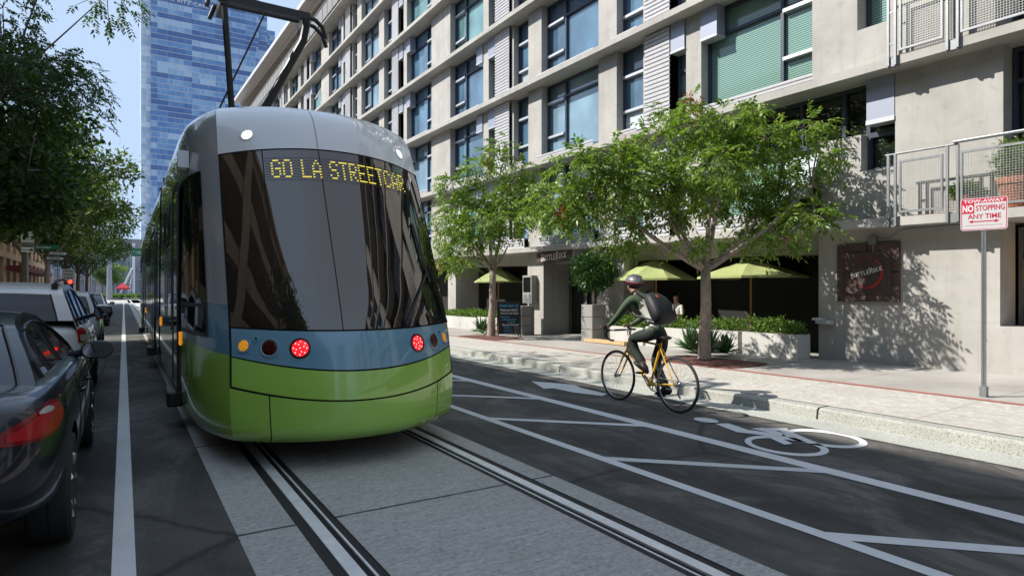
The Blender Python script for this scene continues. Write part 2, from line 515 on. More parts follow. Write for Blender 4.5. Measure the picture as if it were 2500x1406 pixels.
strip('ground', M['dirt'], -900, 900, -400, 1500, -0.05)
Y0, Y1 = -60, 104
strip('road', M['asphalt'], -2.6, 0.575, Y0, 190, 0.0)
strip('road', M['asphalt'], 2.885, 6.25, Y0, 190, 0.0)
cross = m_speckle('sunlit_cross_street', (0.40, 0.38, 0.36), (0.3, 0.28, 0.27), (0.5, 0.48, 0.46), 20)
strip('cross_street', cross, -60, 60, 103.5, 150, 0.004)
# track slab left open for the two rail grooves
LR, RR = 1.035, 2.57
def rails():
    segs = [(0.575, LR-0.125), (LR+0.125, RR-0.125), (RR+0.125, 2.885)]
    for i, (a, c) in enumerate(segs):
        strip('track_slab', M['slab'], a, c, Y0, 190, 0.004)
    for i, cx in enumerate((LR, RR)):
        s = 1 if i == 0 else -1            # groove lies on the inner side
        mb = MB()
        def bx(a, c, z, m):
            x0, x1 = sorted((cx + s*a, cx + s*c))
            mb.box(x0, x1, Y0, 190, -0.04, z, m, skip='b')
        bx(-0.125, -0.056, -0.001, 1)      # outer boot
        bx(-0.056, 0.020, 0.008, 0)        # running head
        bx(0.020, 0.062, -0.006, 2)        # flange groove
        bx(0.062, 0.076, 0.004, 0)         # keeper lip
        bx(0.076, 0.125, -0.002, 1)        # inner boot
        tag(mb.build('tram_rail', [M['rail'], M['rubber'], M['gap']]),
            ['steel tram rail on the left with its groove to the right, in black rubber', 'steel tram rail nearer the bike lane with its groove to the left, in black rubber'][i], 'rail', 'rails of the tram track')
rails()
KZ = 0.15
def walk_z(x, y):
    """pavement surface: level along the kerb, falling slightly along the building further up the street"""
    e = 0.255 - 0.011*(y-6)
    t = max(0.0, min(1.0, (x-6.66)/(11.2-6.66)))
    return KZ + (max(e, -0.1) - KZ)*t
mb = MB()
prof = [(6.25, 0.004), (6.655, 0.016), (6.67, 0.125), (6.70, 0.148), (6.86, KZ), (6.861, 0.02)]
ys = [Y0] + [4.12 + 4.9*k for k in range(-12, 14)] + [Y1]
for a, c in zip(ys[:-1], ys[1:]):
    mb.grid([[(x, a+0.012, z) for x, z in prof], [(x, c-0.012, z) for x, z in prof]], 0)
tag(mb.build('kerb', M['kerb']), kind='structure')
mb = MB()
for a in ys[1:-1]:
    mb.grid([[(x, a-0.012, z-0.012) for x, z in prof], [(x, a+0.012, z-0.012) for x, z in prof]], 0)
tag(mb.build('kerb_joint', M['gap']), kind='structure')
strip('gutter', M['gutter'], 6.25, 6.656, Y0, Y1, 0, ny=1, zf=lambda x, y: 0.009 if x < 6.4 else 0.021)
strip('pavement', M['paving'], 6.86, 8.42, Y0, Y1, 0, ny=40, zf=walk_z)
strip('pavement_edging', M['brick'], 8.42, 8.53, Y0, Y1, 0, ny=40, zf=lambda x, y: walk_z(x, y)+0.004)
strip('pavement', M['walk'], 8.53, 16.0, Y0, Y1, 0, ny=40, zf=walk_z)
mb = MB(); mb.box(-2.75, -2.6, Y0, Y1, -0.04, 0.15)
tag(mb.build('kerb', M['kerb']), kind='structure')
strip('pavement', M['walk'], -12, -2.75, Y0, Y1, 0.146)

# painted markings
def poly(name, pts, m, z=0.0045):
    mb = MB()
    for p in pts: mb.face([(x, y, z) for x, y in p])
    return tag(mb.build(name, m), kind='structure')
poly('lane_line', [[(-0.055, -5), (0.055, -5), (0.055, 101), (-0.055, 101)]], M['paint'])
poly('bike_lane_line', [[(4.785, -6), (4.945, -6), (4.945, 70), (4.785, 70)]], M['paint'])
poly('buffer_line', [[(3.495, -6), (3.60, -6), (3.60, 70), (3.495, 70)]], M['paint'])
def diagonal(k):
    y = 4.17 + 2.04*k
    a, b = (3.60, y+0.02), (4.785, y-1.16)
    return [(a[0], a[1]-0.13), (b[0], b[1]-0.13), (b[0], b[1]+0.03), (a[0], a[1]+0.03)]
for k in range(-3, 14):
    poly('buffer_diagonal', [diagonal(k)], M['worn'] if k == 0 else M['paint'])
poly('stop_line', [[(-2.4, 101.2), (6.1, 101.2), (6.1, 101.7), (-2.4, 101.7)]], M['paint'])
def gpoly(name, lists, m=None):
    poly(name, [[gpt(*q) for q in l] for l in lists], m or M['paint'], 0.005)
gpoly('bike_arrow', [[(1297,931), (1328,949), (1352,948), (1398,958), (1470,967), (1482,962), (1418,947), (1405,940), (1362,936)][::-1]])
def ell(cx, cy, rx, ry, rot, n=36):
    o = []
    for k in range(n):
        a = 2*math.pi*k/n; x, y = rx*math.cos(a), ry*math.sin(a)
        o.append((cx + x*math.cos(rot) - y*math.sin(rot), cy + x*math.sin(rot) + y*math.cos(rot)))
    return o
def symbol():
    # two wheels, frame, rider's legs and head, laid out on the road in front of the kerb
    mb = MB()
    w1, w2 = gpt(1921, 1089), gpt(2016, 1071)
    for (px, py, rx, ry) in ((1921, 1089, 104, 22), (2016, 1071, 103, 20)):
        rot = 0.125
        o = [gpt(*q) for q in ell(px, py, rx, ry, rot)]
        i = [gpt(*q) for q in ell(px-2, py, rx-18, ry-6.5, rot)]
        n = len(o)
        for k in range(n):
            j = (k+1) % n
            mb.face([(*o[k], 0.005), (*o[j], 0.005), (*i[j], 0.005), (*i[k], 0.005)])
    nb = [0]
    def bar(*pts):
        nb[0] += 1
        mb.face([(*gpt(*q), 0.0055 + 0.0006*nb[0]) for q in pts])
    bar((1745,1035), (1778,1034), (1826,1050), (1800,1056))
    bar((1800,1056), (1826,1050), (1912,1062), (1904,1068))
    bar((1832,1047), (1862,1045), (1917,1059), (1905,1063))
    bar((1893,1049), (1918,1050), (2000,1084), (1975,1084))
    bar((1846,1046), (1921,1047), (1926,1053), (1866,1053))
    bar((1860,1062), (1888,1061), (1935,1085), (1915,1087))
    bar(*[(1724 + 31*math.cos(a)*1.0 + 6*math.sin(a)*0, 1027 + 5.2*math.sin(a) + 3.5*math.cos(a)) for a in [2*math.pi*k/16 for k in range(16)]])
    tag(mb.build('bike_symbol', M['paint']), kind='structure')
symbol()

# ------------------------------------------------------------------ apartment building (right)
SH = 0.0162                       # the street falls away from the level storeys
XS, XC, XG, XB = 10.80, 11.20, 11.52, 12.3
BOT = [2.57, 5.22, 7.82, 10.36, 12.90, 15.42, 17.75]
TOP = [z + 0.15 for z in BOT]
P = 17.52
NEAR, FAR = -44.0, 74.0
def sh(x, y, z): return (x, y, z + SH*(y-6))
BLD = empty('apartment_building', (XC, 15, 0.2), 'pale concrete loft building with rows of blue windows above a wine bar', 'building')
def shear(mb):
    mb.v = [sh(*p) for p in mb.v]; return mb
class SB(MB):
    def build(s, *a, **k):
        shear(s); return MB.build(s, *a, **k)

fr = SB()
# floor slabs with slim projecting edges
for i in range(7):
    fr.box(XS, 14.0, NEAR, FAR, BOT[i], TOP[i])
fr.box(10.55, 15, 6.86, FAR, BOT[6]-0.06, BOT[6]-0.003)
# columns by bay; repeated every P
cols = [(16.13,16.88), (19.48,19.87), (22.6,24.4), (27.13,27.52), (30.12,30.87)]
def each(lst, lo=10.5, hi=FAR):
    out = []
    for k in range(-5, 5):
        for t in lst:
            a, c = t[0] + k*P, t[1] + k*P
            if a >= lo and c <= hi: out.append((a, c) + tuple(t[2:]))
    return out
colspans = each(cols, 10.5) + [(9.73, 10.18)]
colspans = sorted(set((round(a,2), round(c,2)) for a, c in colspans))
fins = each([(17.97-0.13,17.97), (28.9,29.03+0.0)], 9.0) + [(11.52,11.64)]
for r in range(6):
    z0, z1 = TOP[r], BOT[r+1]
    for a, c in colspans: fr.box(XC, 11.62, a, c, z0, z1, skip='bt')
    for a, c in fins: fr.box(XC+0.04, 11.62, a, c, z0, z1, skip='bt')
    # flush wall at the near end, with its window recesses
    if r == 0:
        fr.box(11.20, 11.62, 6.10, 6.86, z0, 4.28, skip='b')           # below the strip window
        fr.box(11.20, 11.62, 5.52, 6.10, z0, 3.62, skip='b')
        fr.box(11.20, 11.62, 3.98, 5.52, z0, z1, skip='bt')
    elif r == 1:
        fr.box(10.93, 11.62, 6.02, 6.86, z0, z1, skip='bt')
        fr.box(10.93, 11.62, 5.52, 6.02, z0, 6.05, skip='b')
        fr.box(10.93, 11.62, 3.98, 5.52, z0, z1, skip='bt')
    else:
        fr.box(10.93, 11.62, 3.98, 6.86, z0, z1, skip='bt')
    for k in range(0, 6):
        a = -3.6 - 8.0*k
        fr.box(10.93, 11.62, a-1.6, a, z0, z1, skip='bt')
        fr.box(XC, 11.62, a-4.6, a-4.1, z0, z1, skip='bt')
# ground storey: near wall, low wall under the near opening, piers, soffit beam
def gz(y): return walk_z(11.2, y) - SH*(y-6) - 0.25
fr.box(XC, 11.75, 4.02, 6.90, gz(5)-0.1, BOT[0], skip='bt')
fr.box(XC, 11.75, -10.0, 4.02, gz(2)-0.1, 0.98, skip='b')
fr.box(XC+0.02, 13.0, 12.35, 13.15, -0.5, BOT[0], skip='bt')
fr.box(XC+0.02, 12.6, 16.05, 16.95, -0.5, BOT[0], skip='bt')
fr.box(XC+0.1, 12.6, 22.3, 23.0, -0.8, BOT[0], skip='bt')
for y in (29.5, 36, 44, 53, 62): fr.box(XC+0.1, 12.6, y, y+0.8, -1.2, BOT[0], skip='bt')
fr.box(11.6, 12.2, 6.90, FAR, 2.2, BOT[0], skip='t')
fr.box(11.5, 12.0, -40, -10, -0.2, BOT[0])
# raked concrete fin beside the door
fr.prism([(XC+0.05, 0.0), (12.3, 0.0), (12.3, 1.95), (11.75, 1.95), (XC+0.05, 1.15)], lambda p: (p[0], 13.15, p[1]), lambda p: (p[0], 13.5, p[1]))
# pour joints on the near wall are narrow grooves
conc_o = fr.build('concrete_frame', M['conc'], BLD)
mb = SB()
mb.box(12.35, 12.5, NEAR, FAR, -1.0, 17.7)
mb.box(15.5, 15.6, 4.0, FAR, -1.5, BOT[0]); mb.box(11.8, 15.5, NEAR, 4.0, -0.5, -0.3)
mb.build('inner_wall', M['void'], BLD)

rng = random.Random(5)
def window(name, a, c, z0, z1, x, pane, mull=(), trans=(), fw=0.045, sash=None, fm='frame'):
    """framed window between y=a..c: frame mesh plus one pane child; sash lists (y0,y1,z) pale sill bars"""
    f = SB(); d = 0.09
    f.box(x-d, x+0.03, a, a+fw, z0, z1); f.box(x-d, x+0.03, c-fw, c, z0, z1)
    f.box(x-d, x+0.03, a+fw, c-fw, z0, z0+fw); f.box(x-d, x+0.03, a+fw, c-fw, z1-fw, z1)
    for y in mull: f.box(x-d+0.01, x+0.03, y-0.035, y+0.035, z0+fw, z1-fw, 0)
    for (ya, yb, z) in trans: f.box(x-d+0.014, x+0.03, ya, yb, z-0.03, z+0.03, 0)
    for (ya, yb, z) in (sash or ()): f.box(x-d-0.035, x+0.02, ya, yb, z-0.035, z+0.035, 1)
    o = f.build(name, [M[fm], M['alu']], BLD)
    p = SB(); p.face([(x, c-fw, z0+fw), (x, a+fw, z0+fw), (x, a+fw, z1-fw), (x, c-fw, z1-fw)])
    p.build('pane', pane, o)
    return o
def pick(r): 
    return M[rng.choice(['g_blue', 'g_blue', 'g_blue', 'g_blue', 'g_pale', 'g_teal', 'g_pale', 'vblind'])]
def louver(name, a, c, z0, z1, x=11.12, pitch=0.1):
    mb = SB(); n = max(2, int(round((z1-z0)/pitch))); h = (z1-z0)/n
    rows = []
    for i in range(n):
        z = z0 + i*h
        for t, dx in ((0.02, 0.030), (0.14, 0.0), (0.62, -0.004), (0.86, 0.022), (0.95, 0.034)):
            rows.append((x + dx, z + t*h))
    mb.grid([[(q, c, z), (q, a, z)] for q, z in rows], 0)
    return mb.build(name, M['louver'], BLD, smooth=True, sharp=50)
def hood(a, c, z1, h=0.62):
    mb = SB(); mb.box(11.16, 11.44, a, c, z1-h, z1-0.004, 0)
    mb.box(11.148, 11.45, a-0.006, c+0.006, z1-h-0.05, z1-h, 1)
    return mb.build('shade_hood', [M['hood'], M['alu']], BLD)

SILL = [0.34, 0.22, 0.17, 0.15, 0.15, 0.15]
awn = []
def big(a, c, r, side):
    z0, z1 = TOP[r]+SILL[r], BOT[r+1]-0.02
    h = z1-z0; w = c-a
    m = (a + w*0.34) if side < 0 else (c - w*0.34)
    lo, hi = (a, m) if side < 0 else (m, c)
    zt = z1 - h*(0.26 if (r+int(a)) % 2 else 0.22); zl = z0 + h*0.27
    tr = [(a, c, zt)]
    pane = pick(r)
    if 6 < a < 8: pane = M['blind']
    o = window('picture_window', a, c, z0, z1, XG, pane, [m], tr, sash=[(lo+0.05, hi-0.04, zl), (lo+0.05, hi-0.04, zt-0.06)])
    louver('sill_louver', a, c, TOP[r]+0.004, z0, 11.0 if r else 11.05, 0.085)
    return o, lo, hi, zl, zt
def narrow(a, c, r):
    z0, z1 = TOP[r]+SILL[r], BOT[r+1]-0.02; h = z1-z0
    pane = M['g_white'] if (r*7+int(a)) % 3 == 0 else pick(r)
    o = window('narrow_window', a, c, z0, z1, XG, M['g_blue'] if pane is M['g_white'] else pane, [], [(a, c, z1-h*0.27)], sash=[(a+0.05, c-0.04, z0+h*0.27), (a+0.05, c-0.04, z1-h*0.31)])
    if pane is M['g_white']:
        s = SB(); s.box(XG-0.012, XG-0.002, a+0.06, c-0.06, z0+0.05, z0+h*0.255); s.build('roller_shade', M['g_white'], o)
    louver('narrow_sill_louver', a, c, TOP[r]+0.004, z0, 11.0 if r else 11.05, 0.085)
def slot(a, c, r):
    z0, z1 = TOP[r]+0.02, BOT[r+1]-0.02; h = z1-z0
    window('slot_window', a, c, z0, z1, XG, M['g_teal'], [], [(a, c, z0+h*0.55)], sash=[(a+0.05, c-0.04, z0+h*0.27)])
bigs = [(6.86,9.73,-1,0)]
for k in range(0, 4):
    o = k*P
    bigs += [(13.35+o, 16.13+o, 1, 0), (19.87+o, 22.6+o, 1, 1), (24.4+o, 27.13+o, -1, 1)]
open_wins = []
for r in range(6):
    z1 = BOT[r+1]
    for a, c, side, hooded in bigs:
        if c > FAR: continue
        if r == 0 and a < 7:
            window('picture_window', a, c, TOP[0]+0.34, 4.28, XG, M['blind'], [7.9], [], sash=[(a, 7.9, 3.5)])
            louver('sill_louver', a, c, TOP[0]+0.004, TOP[0]+0.34, 11.05, 0.085)
            window('strip_window', 5.52+0.03, c, 4.285, z1-0.02, XG, M['g_dark'], [6.1, 6.55, 7.4, 8.4], [])
            continue
        o, lo, hi, zl, zt = big(a, c, r, side)
        if hooded: hood(a+0.01, a+0.46, z1) if side > 0 else hood(c-0.47, c-0.01, z1)
        if a < 7: hood(9.26, 9.72, z1, 0.66)
        open_wins.append((r, lo, hi, zl, zt))
    for a, c in [(11.64, 12.62)] + [(16.9+k*P, 17.83+k*P) for k in range(4)] + [(29.05+k*P, 30.10+k*P) for k in range(3)]:
        if c < FAR: narrow(a, c, r)
    for a, c in [(10.65, 11.5)] + [(17.98+k*P, 18.94+k*P) for k in range(4)] + [(28.06+k*P, 28.9+k*P) for k in range(3)]:
        if c < FAR: louver('louver_panel', a, c, TOP[r]+0.004, z1-0.004, 11.14, 0.105)
    for a, c in [(10.19, 10.64)] + [(18.96+k*P, 19.47+k*P) for k in range(4)] + [(27.53+k*P, 28.04+k*P) for k in range(3)]:
        if c < FAR:
            slot(a, c, r)
            if r < 5 or a < 30: hood(a+0.01, c-0.01, z1, 0.66)
    if r > 1:
        pass
# a few top-hung sashes standing open
def awning(r, lo, hi, zl, zt, ang=28):
    mb = SB(); t = R(ang); h = zt - zl - 0.12; z = zt - 0.09
    x1, z1 = XG - 0.10 - h*math.sin(t), z - h*math.cos(t)
    def q(y, s, off): 
        return (XG-0.10 + (x1-XG+0.10)*s - off*math.cos(t), y, z + (z1-z)*s + off*math.sin(t))
    A = [q(lo+0.06,0,0), q(hi-0.06,0,0), q(hi-0.06,1,0), q(lo+0.06,1,0)]
    B = [q(lo+0.06,0,0.05), q(hi-0.06,0,0.05), q(hi-0.06,1,0.05), q(lo+0.06,1,0.05)]
    mb.face(A, 0); mb.face(B[::-1], 1)
    for i in range(4): mb.face([A[i], B[i], B[(i+1)%4], A[(i+1)%4]], 0)
    mb.build('open_sash', [M['alu'], M['g_white']], BLD)
for (r, lo, hi, zl, zt) in open_wins:
    if (r == 0 and 19 < lo < 24) or (r == 4 and 40 < lo < 43) or (r == 3 and 35 < lo < 40): awning(r, lo, hi, zl, zt)
awning(0, 6.95, 7.75, 3.15, 4.2, 20)
# recessed window beside the near balcony, with its hood
window('recess_window', 5.53, 6.09, 3.64, 4.28, 11.5, M['g_dark'])
hood_mb = SB(); hood_mb.box(11.19, 11.42, 5.53, 6.0, 4.5, BOT[1]-0.004, 0); hood_mb.box(11.175, 11.43, 5.525, 6.005, 4.42, 4.5, 1)
hood_mb.build('shade_hood', [M['hood'], M['alu']], BLD)
window('recess_window', 5.53, 6.01, 6.07, BOT[2]-0.02, 11.3, M['blind'])
# dark glazed openings deep in the balcony bays at the near end
for r in range(0, 6):
    z0, z1 = TOP[r], BOT[r+1]-0.02
    window('balcony_door', 1.2, 3.96, z0, z1, 11.6, M['g_dark'], [2.2, 3.3], [(1.2, 3.96, z1-0.5)])
    for k in range(5):
        a = -3.6 - 8.0*k
        mb = SB(); mb.face([(11.56, a-1.62, z0), (11.56, a-7.98, z0), (11.56, a-7.98, z1), (11.56, a-1.62, z1)])
        if r == 0: mb.face([(11.56, 1.2, z0), (11.56, -3.58, z0), (11.56, -3.58, z1), (11.56, 1.2, z1)])
        mb.build('window_band', M['g_blue'], BLD)
# storefront glazing and door
def shopglass(a, c, x=12.9, mull=(), z1=2.2, name='storefront_window'):
    window(name, a, c, -0.6 - SH*(a-6), z1, x, M['g_dark'], mull, [(a, c, 2.0)], 0.05, fm='shopframe')
shopglass(6.92, 12.34, 12.9, [8.1, 9.5, 10.9])
shopglass(16.96, 22.3, 12.5, [18.2, 19.4, 20.8])
shopglass(23.0, 29.5, 12.5, [25, 27])
d = window('glass_door', 13.52, 16.04, -0.3, 2.3, 12.3, M['g_dark'], [14.3, 15.25], [(13.5, 16.04, 1.95)], 0.05, fm='shopframe')
mb = SB()
for y in (14.45, 15.1): mb.tube([(12.18, y, 0.75), (12.18, y, 1.6)], 0.02, 8)
mb.build('door_handle', M['alu'], d, smooth=True)
shopglass(1.0, 4.0, 11.9, [2.2], 2.5)
# a warm lamp glowing inside the near opening
mb = SB(); mb.lathe([(0.0, 0.06), (0.09, 0.045), (0.11, 0.0)], (11.82, 3.62, 1.88), 14)
mb.build('pendant_lamp', mat('warm_lamp', (0.8, 0.4, 0.1), emis=(1.0, 0.55, 0.16), estr=3.0), BLD, smooth=True)
# balconies: mesh-filled railings at the near end, repeated per floor, and the long top-floor gallery
wire = mat('woven_wire', (0.36, 0.37, 0.36), 0.45, 0.5)
def wiremesh(mb, x, a, c, z0, z1, pitch=0.036, r=0.0024):
    n = int((c-a)/pitch); k = int((z1-z0)/pitch)
    for i in range(n+1):
        y = a + (c-a)*i/n; mb.box(x-r, x+r, y-r, y+r, z0, z1)
    for j in range(k+1):
        z = z0 + (z1-z0)*j/k; mb.box(x-r-0.003, x+r-0.003, a, c, z-r, z+r)
def railing(r):
    z = TOP[r]; s = SB()
    x = XS - 0.04; top = z + 1.02
    spans = [(4.58, 5.20), (1.3, 4.47)]
    for y in (5.41, 5.30, 4.54, 4.40, 2.8, 1.2): s.box(x-0.02, x+0.02, y-0.018, y+0.018, z-0.16, top)
    s.tube([(x, 5.46, top), (x, 4.40, top)], 0.017, 8)
    s.tube([(x-0.03, 4.44, top+0.03), (x-0.03, 1.1, top+0.03)], 0.026, 10)
    for y in (5.355,):
        for zz in (z+0.2, z+0.72): s.box(x-0.012, x+0.012, y-0.05, y+0.05, zz-0.012, zz+0.012)
    for a, c in ((4.60, 5.24), (2.84, 4.36), (1.25, 2.76)):
        for (ya, yb, za, zb) in ((a, c, z+0.05, z+0.085), (a, c, z+0.87, z+0.905), (a, a+0.03, z+0.085, z+0.87), (c-0.03, c, z+0.085, z+0.87)):
            s.box(x-0.016, x+0.016, ya, yb, za, zb)
    o = s.build('balcony_railing', M['steel'], BLD)
    w = SB()
    for a, c in ((4.63, 5.21), (2.87, 4.33)): wiremesh(w, x, a, c, z+0.085, z+0.87)
    w.build('wire_panel', wire, o)
    for y in (5.36, 4.47):
        b = SB(); b.box(XS-0.03, XS+0.05, y-0.09, y+0.09, z-0.17, z-0.02); b.build('rail_bracket', M['steel'], o)
railing(0); railing(1)
s = SB(); w = SB(); z = TOP[6]
for k in range(0, 62):
    y = 7 + k*1.08
    if y > FAR: break
    s.box(10.58, 10.61, y-0.02, y+0.02, z-0.1, z+1.05)
    w.face([(10.60, y+1.04, z+0.1), (10.60, y+0.04, z+0.1), (10.60, y+0.04, z+0.95), (10.60, y+1.04, z+0.95)])
s.box(10.575, 10.615, 7, FAR, z+1.02, z+1.07); s.box(10.58, 10.61, 7, FAR, z+0.06, z+0.1)
o = s.build('gallery_railing', M['steel'], BLD)
def m_screen():
    m, nt, N, L, b = nodes('perforated_screen')
    b.inputs['Base Color'].default_value = (0.42, 0.42, 0.42, 1)
    tr = N.new('ShaderNodeBsdfTransparent'); mx = N.new('ShaderNodeMixShader'); mx.inputs[0].default_value = 0.6
    L.new(tr.outputs[0], mx.inputs[1]); L.new(b.outputs[0], mx.inputs[2]); L.new(mx.outputs[0], N['Material Output'].inputs[0])
    return m
w.build('screen_panel', m_screen(), o)
# set-back top storey and its long tilted roof
t = MB()
ro = [(36.35, 18.5), (74.0, 22.6)]
def rz(y): return 18.55 + (y-36.35)*0.092
t.face([(11.6, FAR, 17.6), (11.6, 6.9, 17.6), (11.6, 6.9, 19.6), (11.6, FAR, 22.0)], 0)
t.build('top_storey_glazing', M['g_dark'], BLD)
t = MB()
for x0, x1, dz, mi in ((10.2, 10.9, 0.0, 0), (10.9, 16.0, -0.30, 1)):
    a, c = 6.9, 74.0
    za, zc = 19.2, 22.3
    v = [(x0,a,za+dz),(x1,a,za+dz),(x1,c,zc+dz),(x0,c,zc+dz),(x0,a,za+dz+0.32),(x1,a,za+dz+0.32),(x1,c,zc+dz+0.32),(x0,c,zc+dz+0.32)]
    t.add(v, [(0,3,2,1),(4,5,6,7),(0,1,5,4),(1,2,6,5),(2,3,7,6),(3,0,4,7)], mi)
t.build('roof', [M['louver'], M['conc']], BLD)
# utility conduit and junction box on the near wall, small door stay on its corner
cb = SB(); cb.box(11.10, XC, 5.80, 5.92, 2.30, 2.44, 0)
cb.tube([(11.15, 5.86, 2.30), (11.15, 5.86, 2.02)], 0.014, 8, 0)
cb.tube([(11.16, 5.79, 2.38), (11.16, 5.6, 2.38), (11.16, 5.35, 2.53), (11.16, 4.1, 2.545)], 0.011, 8, 0)
cb.build('junction_box', M['steel'], BLD)
cb = SB(); cb.box(10.86, XC, 6.74, 6.82, 0.93, 0.975, 0); cb.box(11.06, XC, 6.60, 6.88, 0.86, 0.93, 0)
cb.build('wall_bracket', M['alu'], BLD)

# ------------------------------------------------------------------ tram
TX = 1.735
TRAM = empty('tram', (TX, 15, 0.0), 'green and blue streetcar with grey roof end and large dark rear windscreen', 'tram')
def lerp_tab(tab, q):
    if q <= tab[0][0]: return tab[0][1]
    for (a, va), (b, vb) in zip(tab[:-1], tab[1:]):
        if q <= b:
            t = (q-a)/(b-a); return va + (vb-va)*t
    return tab[-1][1]
def smooth_tab(tab, q):
    n = len(tab)
    if q <= tab[0][0]: return tab[0][1]
    if q >= tab[-1][0]: return tab[-1][1]
    for i in range(n-1):
        if q <= tab[i+1][0]:
            x0, y0 = tab[i]; x1, y1 = tab[i+1]
            def sl(k):
                if k == 0: return (tab[1][1]-tab[0][1])/(tab[1][0]-tab[0][0])
                if k == n-1: return (tab[-1][1]-tab[-2][1])/(tab[-1][0]-tab[-2][0])
                return (tab[k+1][1]-tab[k-1][1])/(tab[k+1][0]-tab[k-1][0])
            h = x1-x0; t = (q-x0)/h
            return (2*t**3-3*t**2+1)*y0 + (t**3-2*t**2+t)*h*sl(i) + (-2*t**3+3*t**2)*y1 + (t**3-t**2)*h*sl(i+1)
NOSE = [(0.22,5.16),(0.27,5.07),(0.33,5.03),(0.55,5.03),(0.80,5.06),(1.13,5.13),(1.6,5.34),(2.17,5.62),(2.8,5.93),(3.05,6.07),(3.22,6.24),(3.33,6.5),(3.40,6.95),(3.44,7.6)]
WID = [(0.22,0.955),(0.3,0.985),(0.6,1.005),(1.0,1.0),(2.0,0.995),(2.75,0.99),(3.0,0.985),(3.15,0.977),(3.26,0.957),(3.34,0.90),(3.39,0.79),(3.42,0.62),(3.44,0.3)]
def plan(dx):
    a = abs(dx)
    if a <= 1.0: return 0.45*a**2.2
    return smooth_tab([(1.0,0.45),(1.06,0.60),(1.12,0.80),(1.16,0.98),(1.20,1.25),(1.225,1.62),(1.235,2.06)], a)
def skin(dx, z):
    """outer skin of the end at half-width coordinate dx (before taper) and height z"""
    return Vector((TX + dx*smooth_tab(WID, z), smooth_tab(NOSE, z) + plan(dx), z))
def bent(z, dx):
    k = lerp_tab([(0.25,0.0),(0.57,0.13),(0.80,0.13),(1.13,0.03),(2.8,-0.07),(3.1,-0.05),(3.44,0.0)], z)
    return z + k*min(1.0, abs(dx))**2 * (1 if abs(dx) <= 1 else 1)
GRN = (0.38, 0.66, 0.10)
def m_livery():
    """green lower body, blue band sweeping down towards the corner, pale grey above"""
    m, nt, N, L, b = nodes('tram_livery')
    x, y, z = xyz(nt, position(nt))
    zz = mathn(nt, 'SUBTRACT', z, mathn(nt, 'MULTIPLY', mathn(nt, 'SUBTRACT', y, 5.5), 0.07))
    f = mathn(nt, 'DIVIDE', zz, 2.0)
    c = ramp(nt, f, [(0.0, GRN), (0.465, (0.17, 0.35, 0.47)), (0.665, (0.44, 0.455, 0.465))], 'CONSTANT')
    L.new(c, b.inputs['Base Color'])
    b.inputs['Roughness'].default_value = 0.25; b.inputs['Coat Weight'].default_value = 1.0; b.inputs['Coat Roughness'].default_value = 0.02
    return m
T = {}
T['green'] = mat('tram_green_paint', GRN, 0.3, coat=1.0, var=0.06, scale=1.6, ior=1.6)
T['blue'] = mat('tram_blue_paint', (0.17, 0.35, 0.47), 0.3, coat=1.0)
T['grey'] = mat('tram_pale_grey_paint', (0.78, 0.795, 0.81), 0.28, coat=0.8)
T['livery'] = m_livery()
T['glass'] = mat('tram_tinted_glass', (0.016, 0.014, 0.014), 0.02, ior=2.1)
T['side'] = mat('tram_side_glass', (0.012, 0.012, 0.012), 0.025, ior=1.65)
T['glass'].node_tree.nodes['Principled BSDF'].inputs['Specular Tint'].default_value = (1.0, 0.93, 0.87, 1)
T['seam'] = M['gap']
dxs = [0,.08,.16,.24,.32,.4,.48,.56,.64,.70,.733,.741,.78,.84,.90,.95,.985,1.0]
def panel(name, m, zs, sel, ends=True, dlist=None, smooth=True, off=0.0):
    mb = MB()
    dl = dlist or ([-d for d in dxs[:0:-1]] + dxs)
    dl = [d for d in dl if sel(d)]
    rows = [[skin(d, bent(z, d)) + Vector((0, off, 0)) for d in dl] for z in zs]
    mb.grid(rows, 0)
    return mb.build(name, m, TRAM, smooth=smooth, sharp=60)
def span(a, c, n): return [a + (c-a)*i/n for i in range(n+1)]
al = lambda d: abs(d) <= 1.0
bump_o = panel('bumper', T['green'], [0.22,0.25,0.28,0.31] + span(0.34,0.553,6), lambda d: abs(d) <= 0.7335)
for s in (-1, 1):
    panel('bumper_corner', T['green'], [0.22,0.25,0.28,0.31] + span(0.34,0.553,6), lambda d, s=s: 0.7405 <= d*s <= 1.0)
panel('end_panel', T['green'], span(0.567,0.797,6), lambda d: abs(d) <= 0.985)
blue_o = panel('lamp_panel', T['blue'], span(0.811,1.128,7), lambda d: abs(d) <= 0.985)
shield = panel('windscreen', T['glass'], span(1.142,2.795,26), lambda d: abs(d) <= 0.985)
cap = panel('roof_fairing', T['grey'], [2.81,2.9,3.0,3.08,3.15,3.21,3.26,3.30,3.34,3.37,3.40,3.42,3.44], al)
# black joint backing just behind the skin, filling every gap
back = MB()
dl = [-d for d in dxs[:0:-1]] + dxs
back.grid([[skin(d, bent(z, d)) + Vector((0, 0.012, 0)) for d in dl] for z in [0.24,0.3,0.55,0.6,0.8,0.85,1.1,1.2,1.6,2.17,2.7,2.85,3.0,3.1]], 0)
back.build('joint_backing', T['seam'], TRAM, smooth=True)
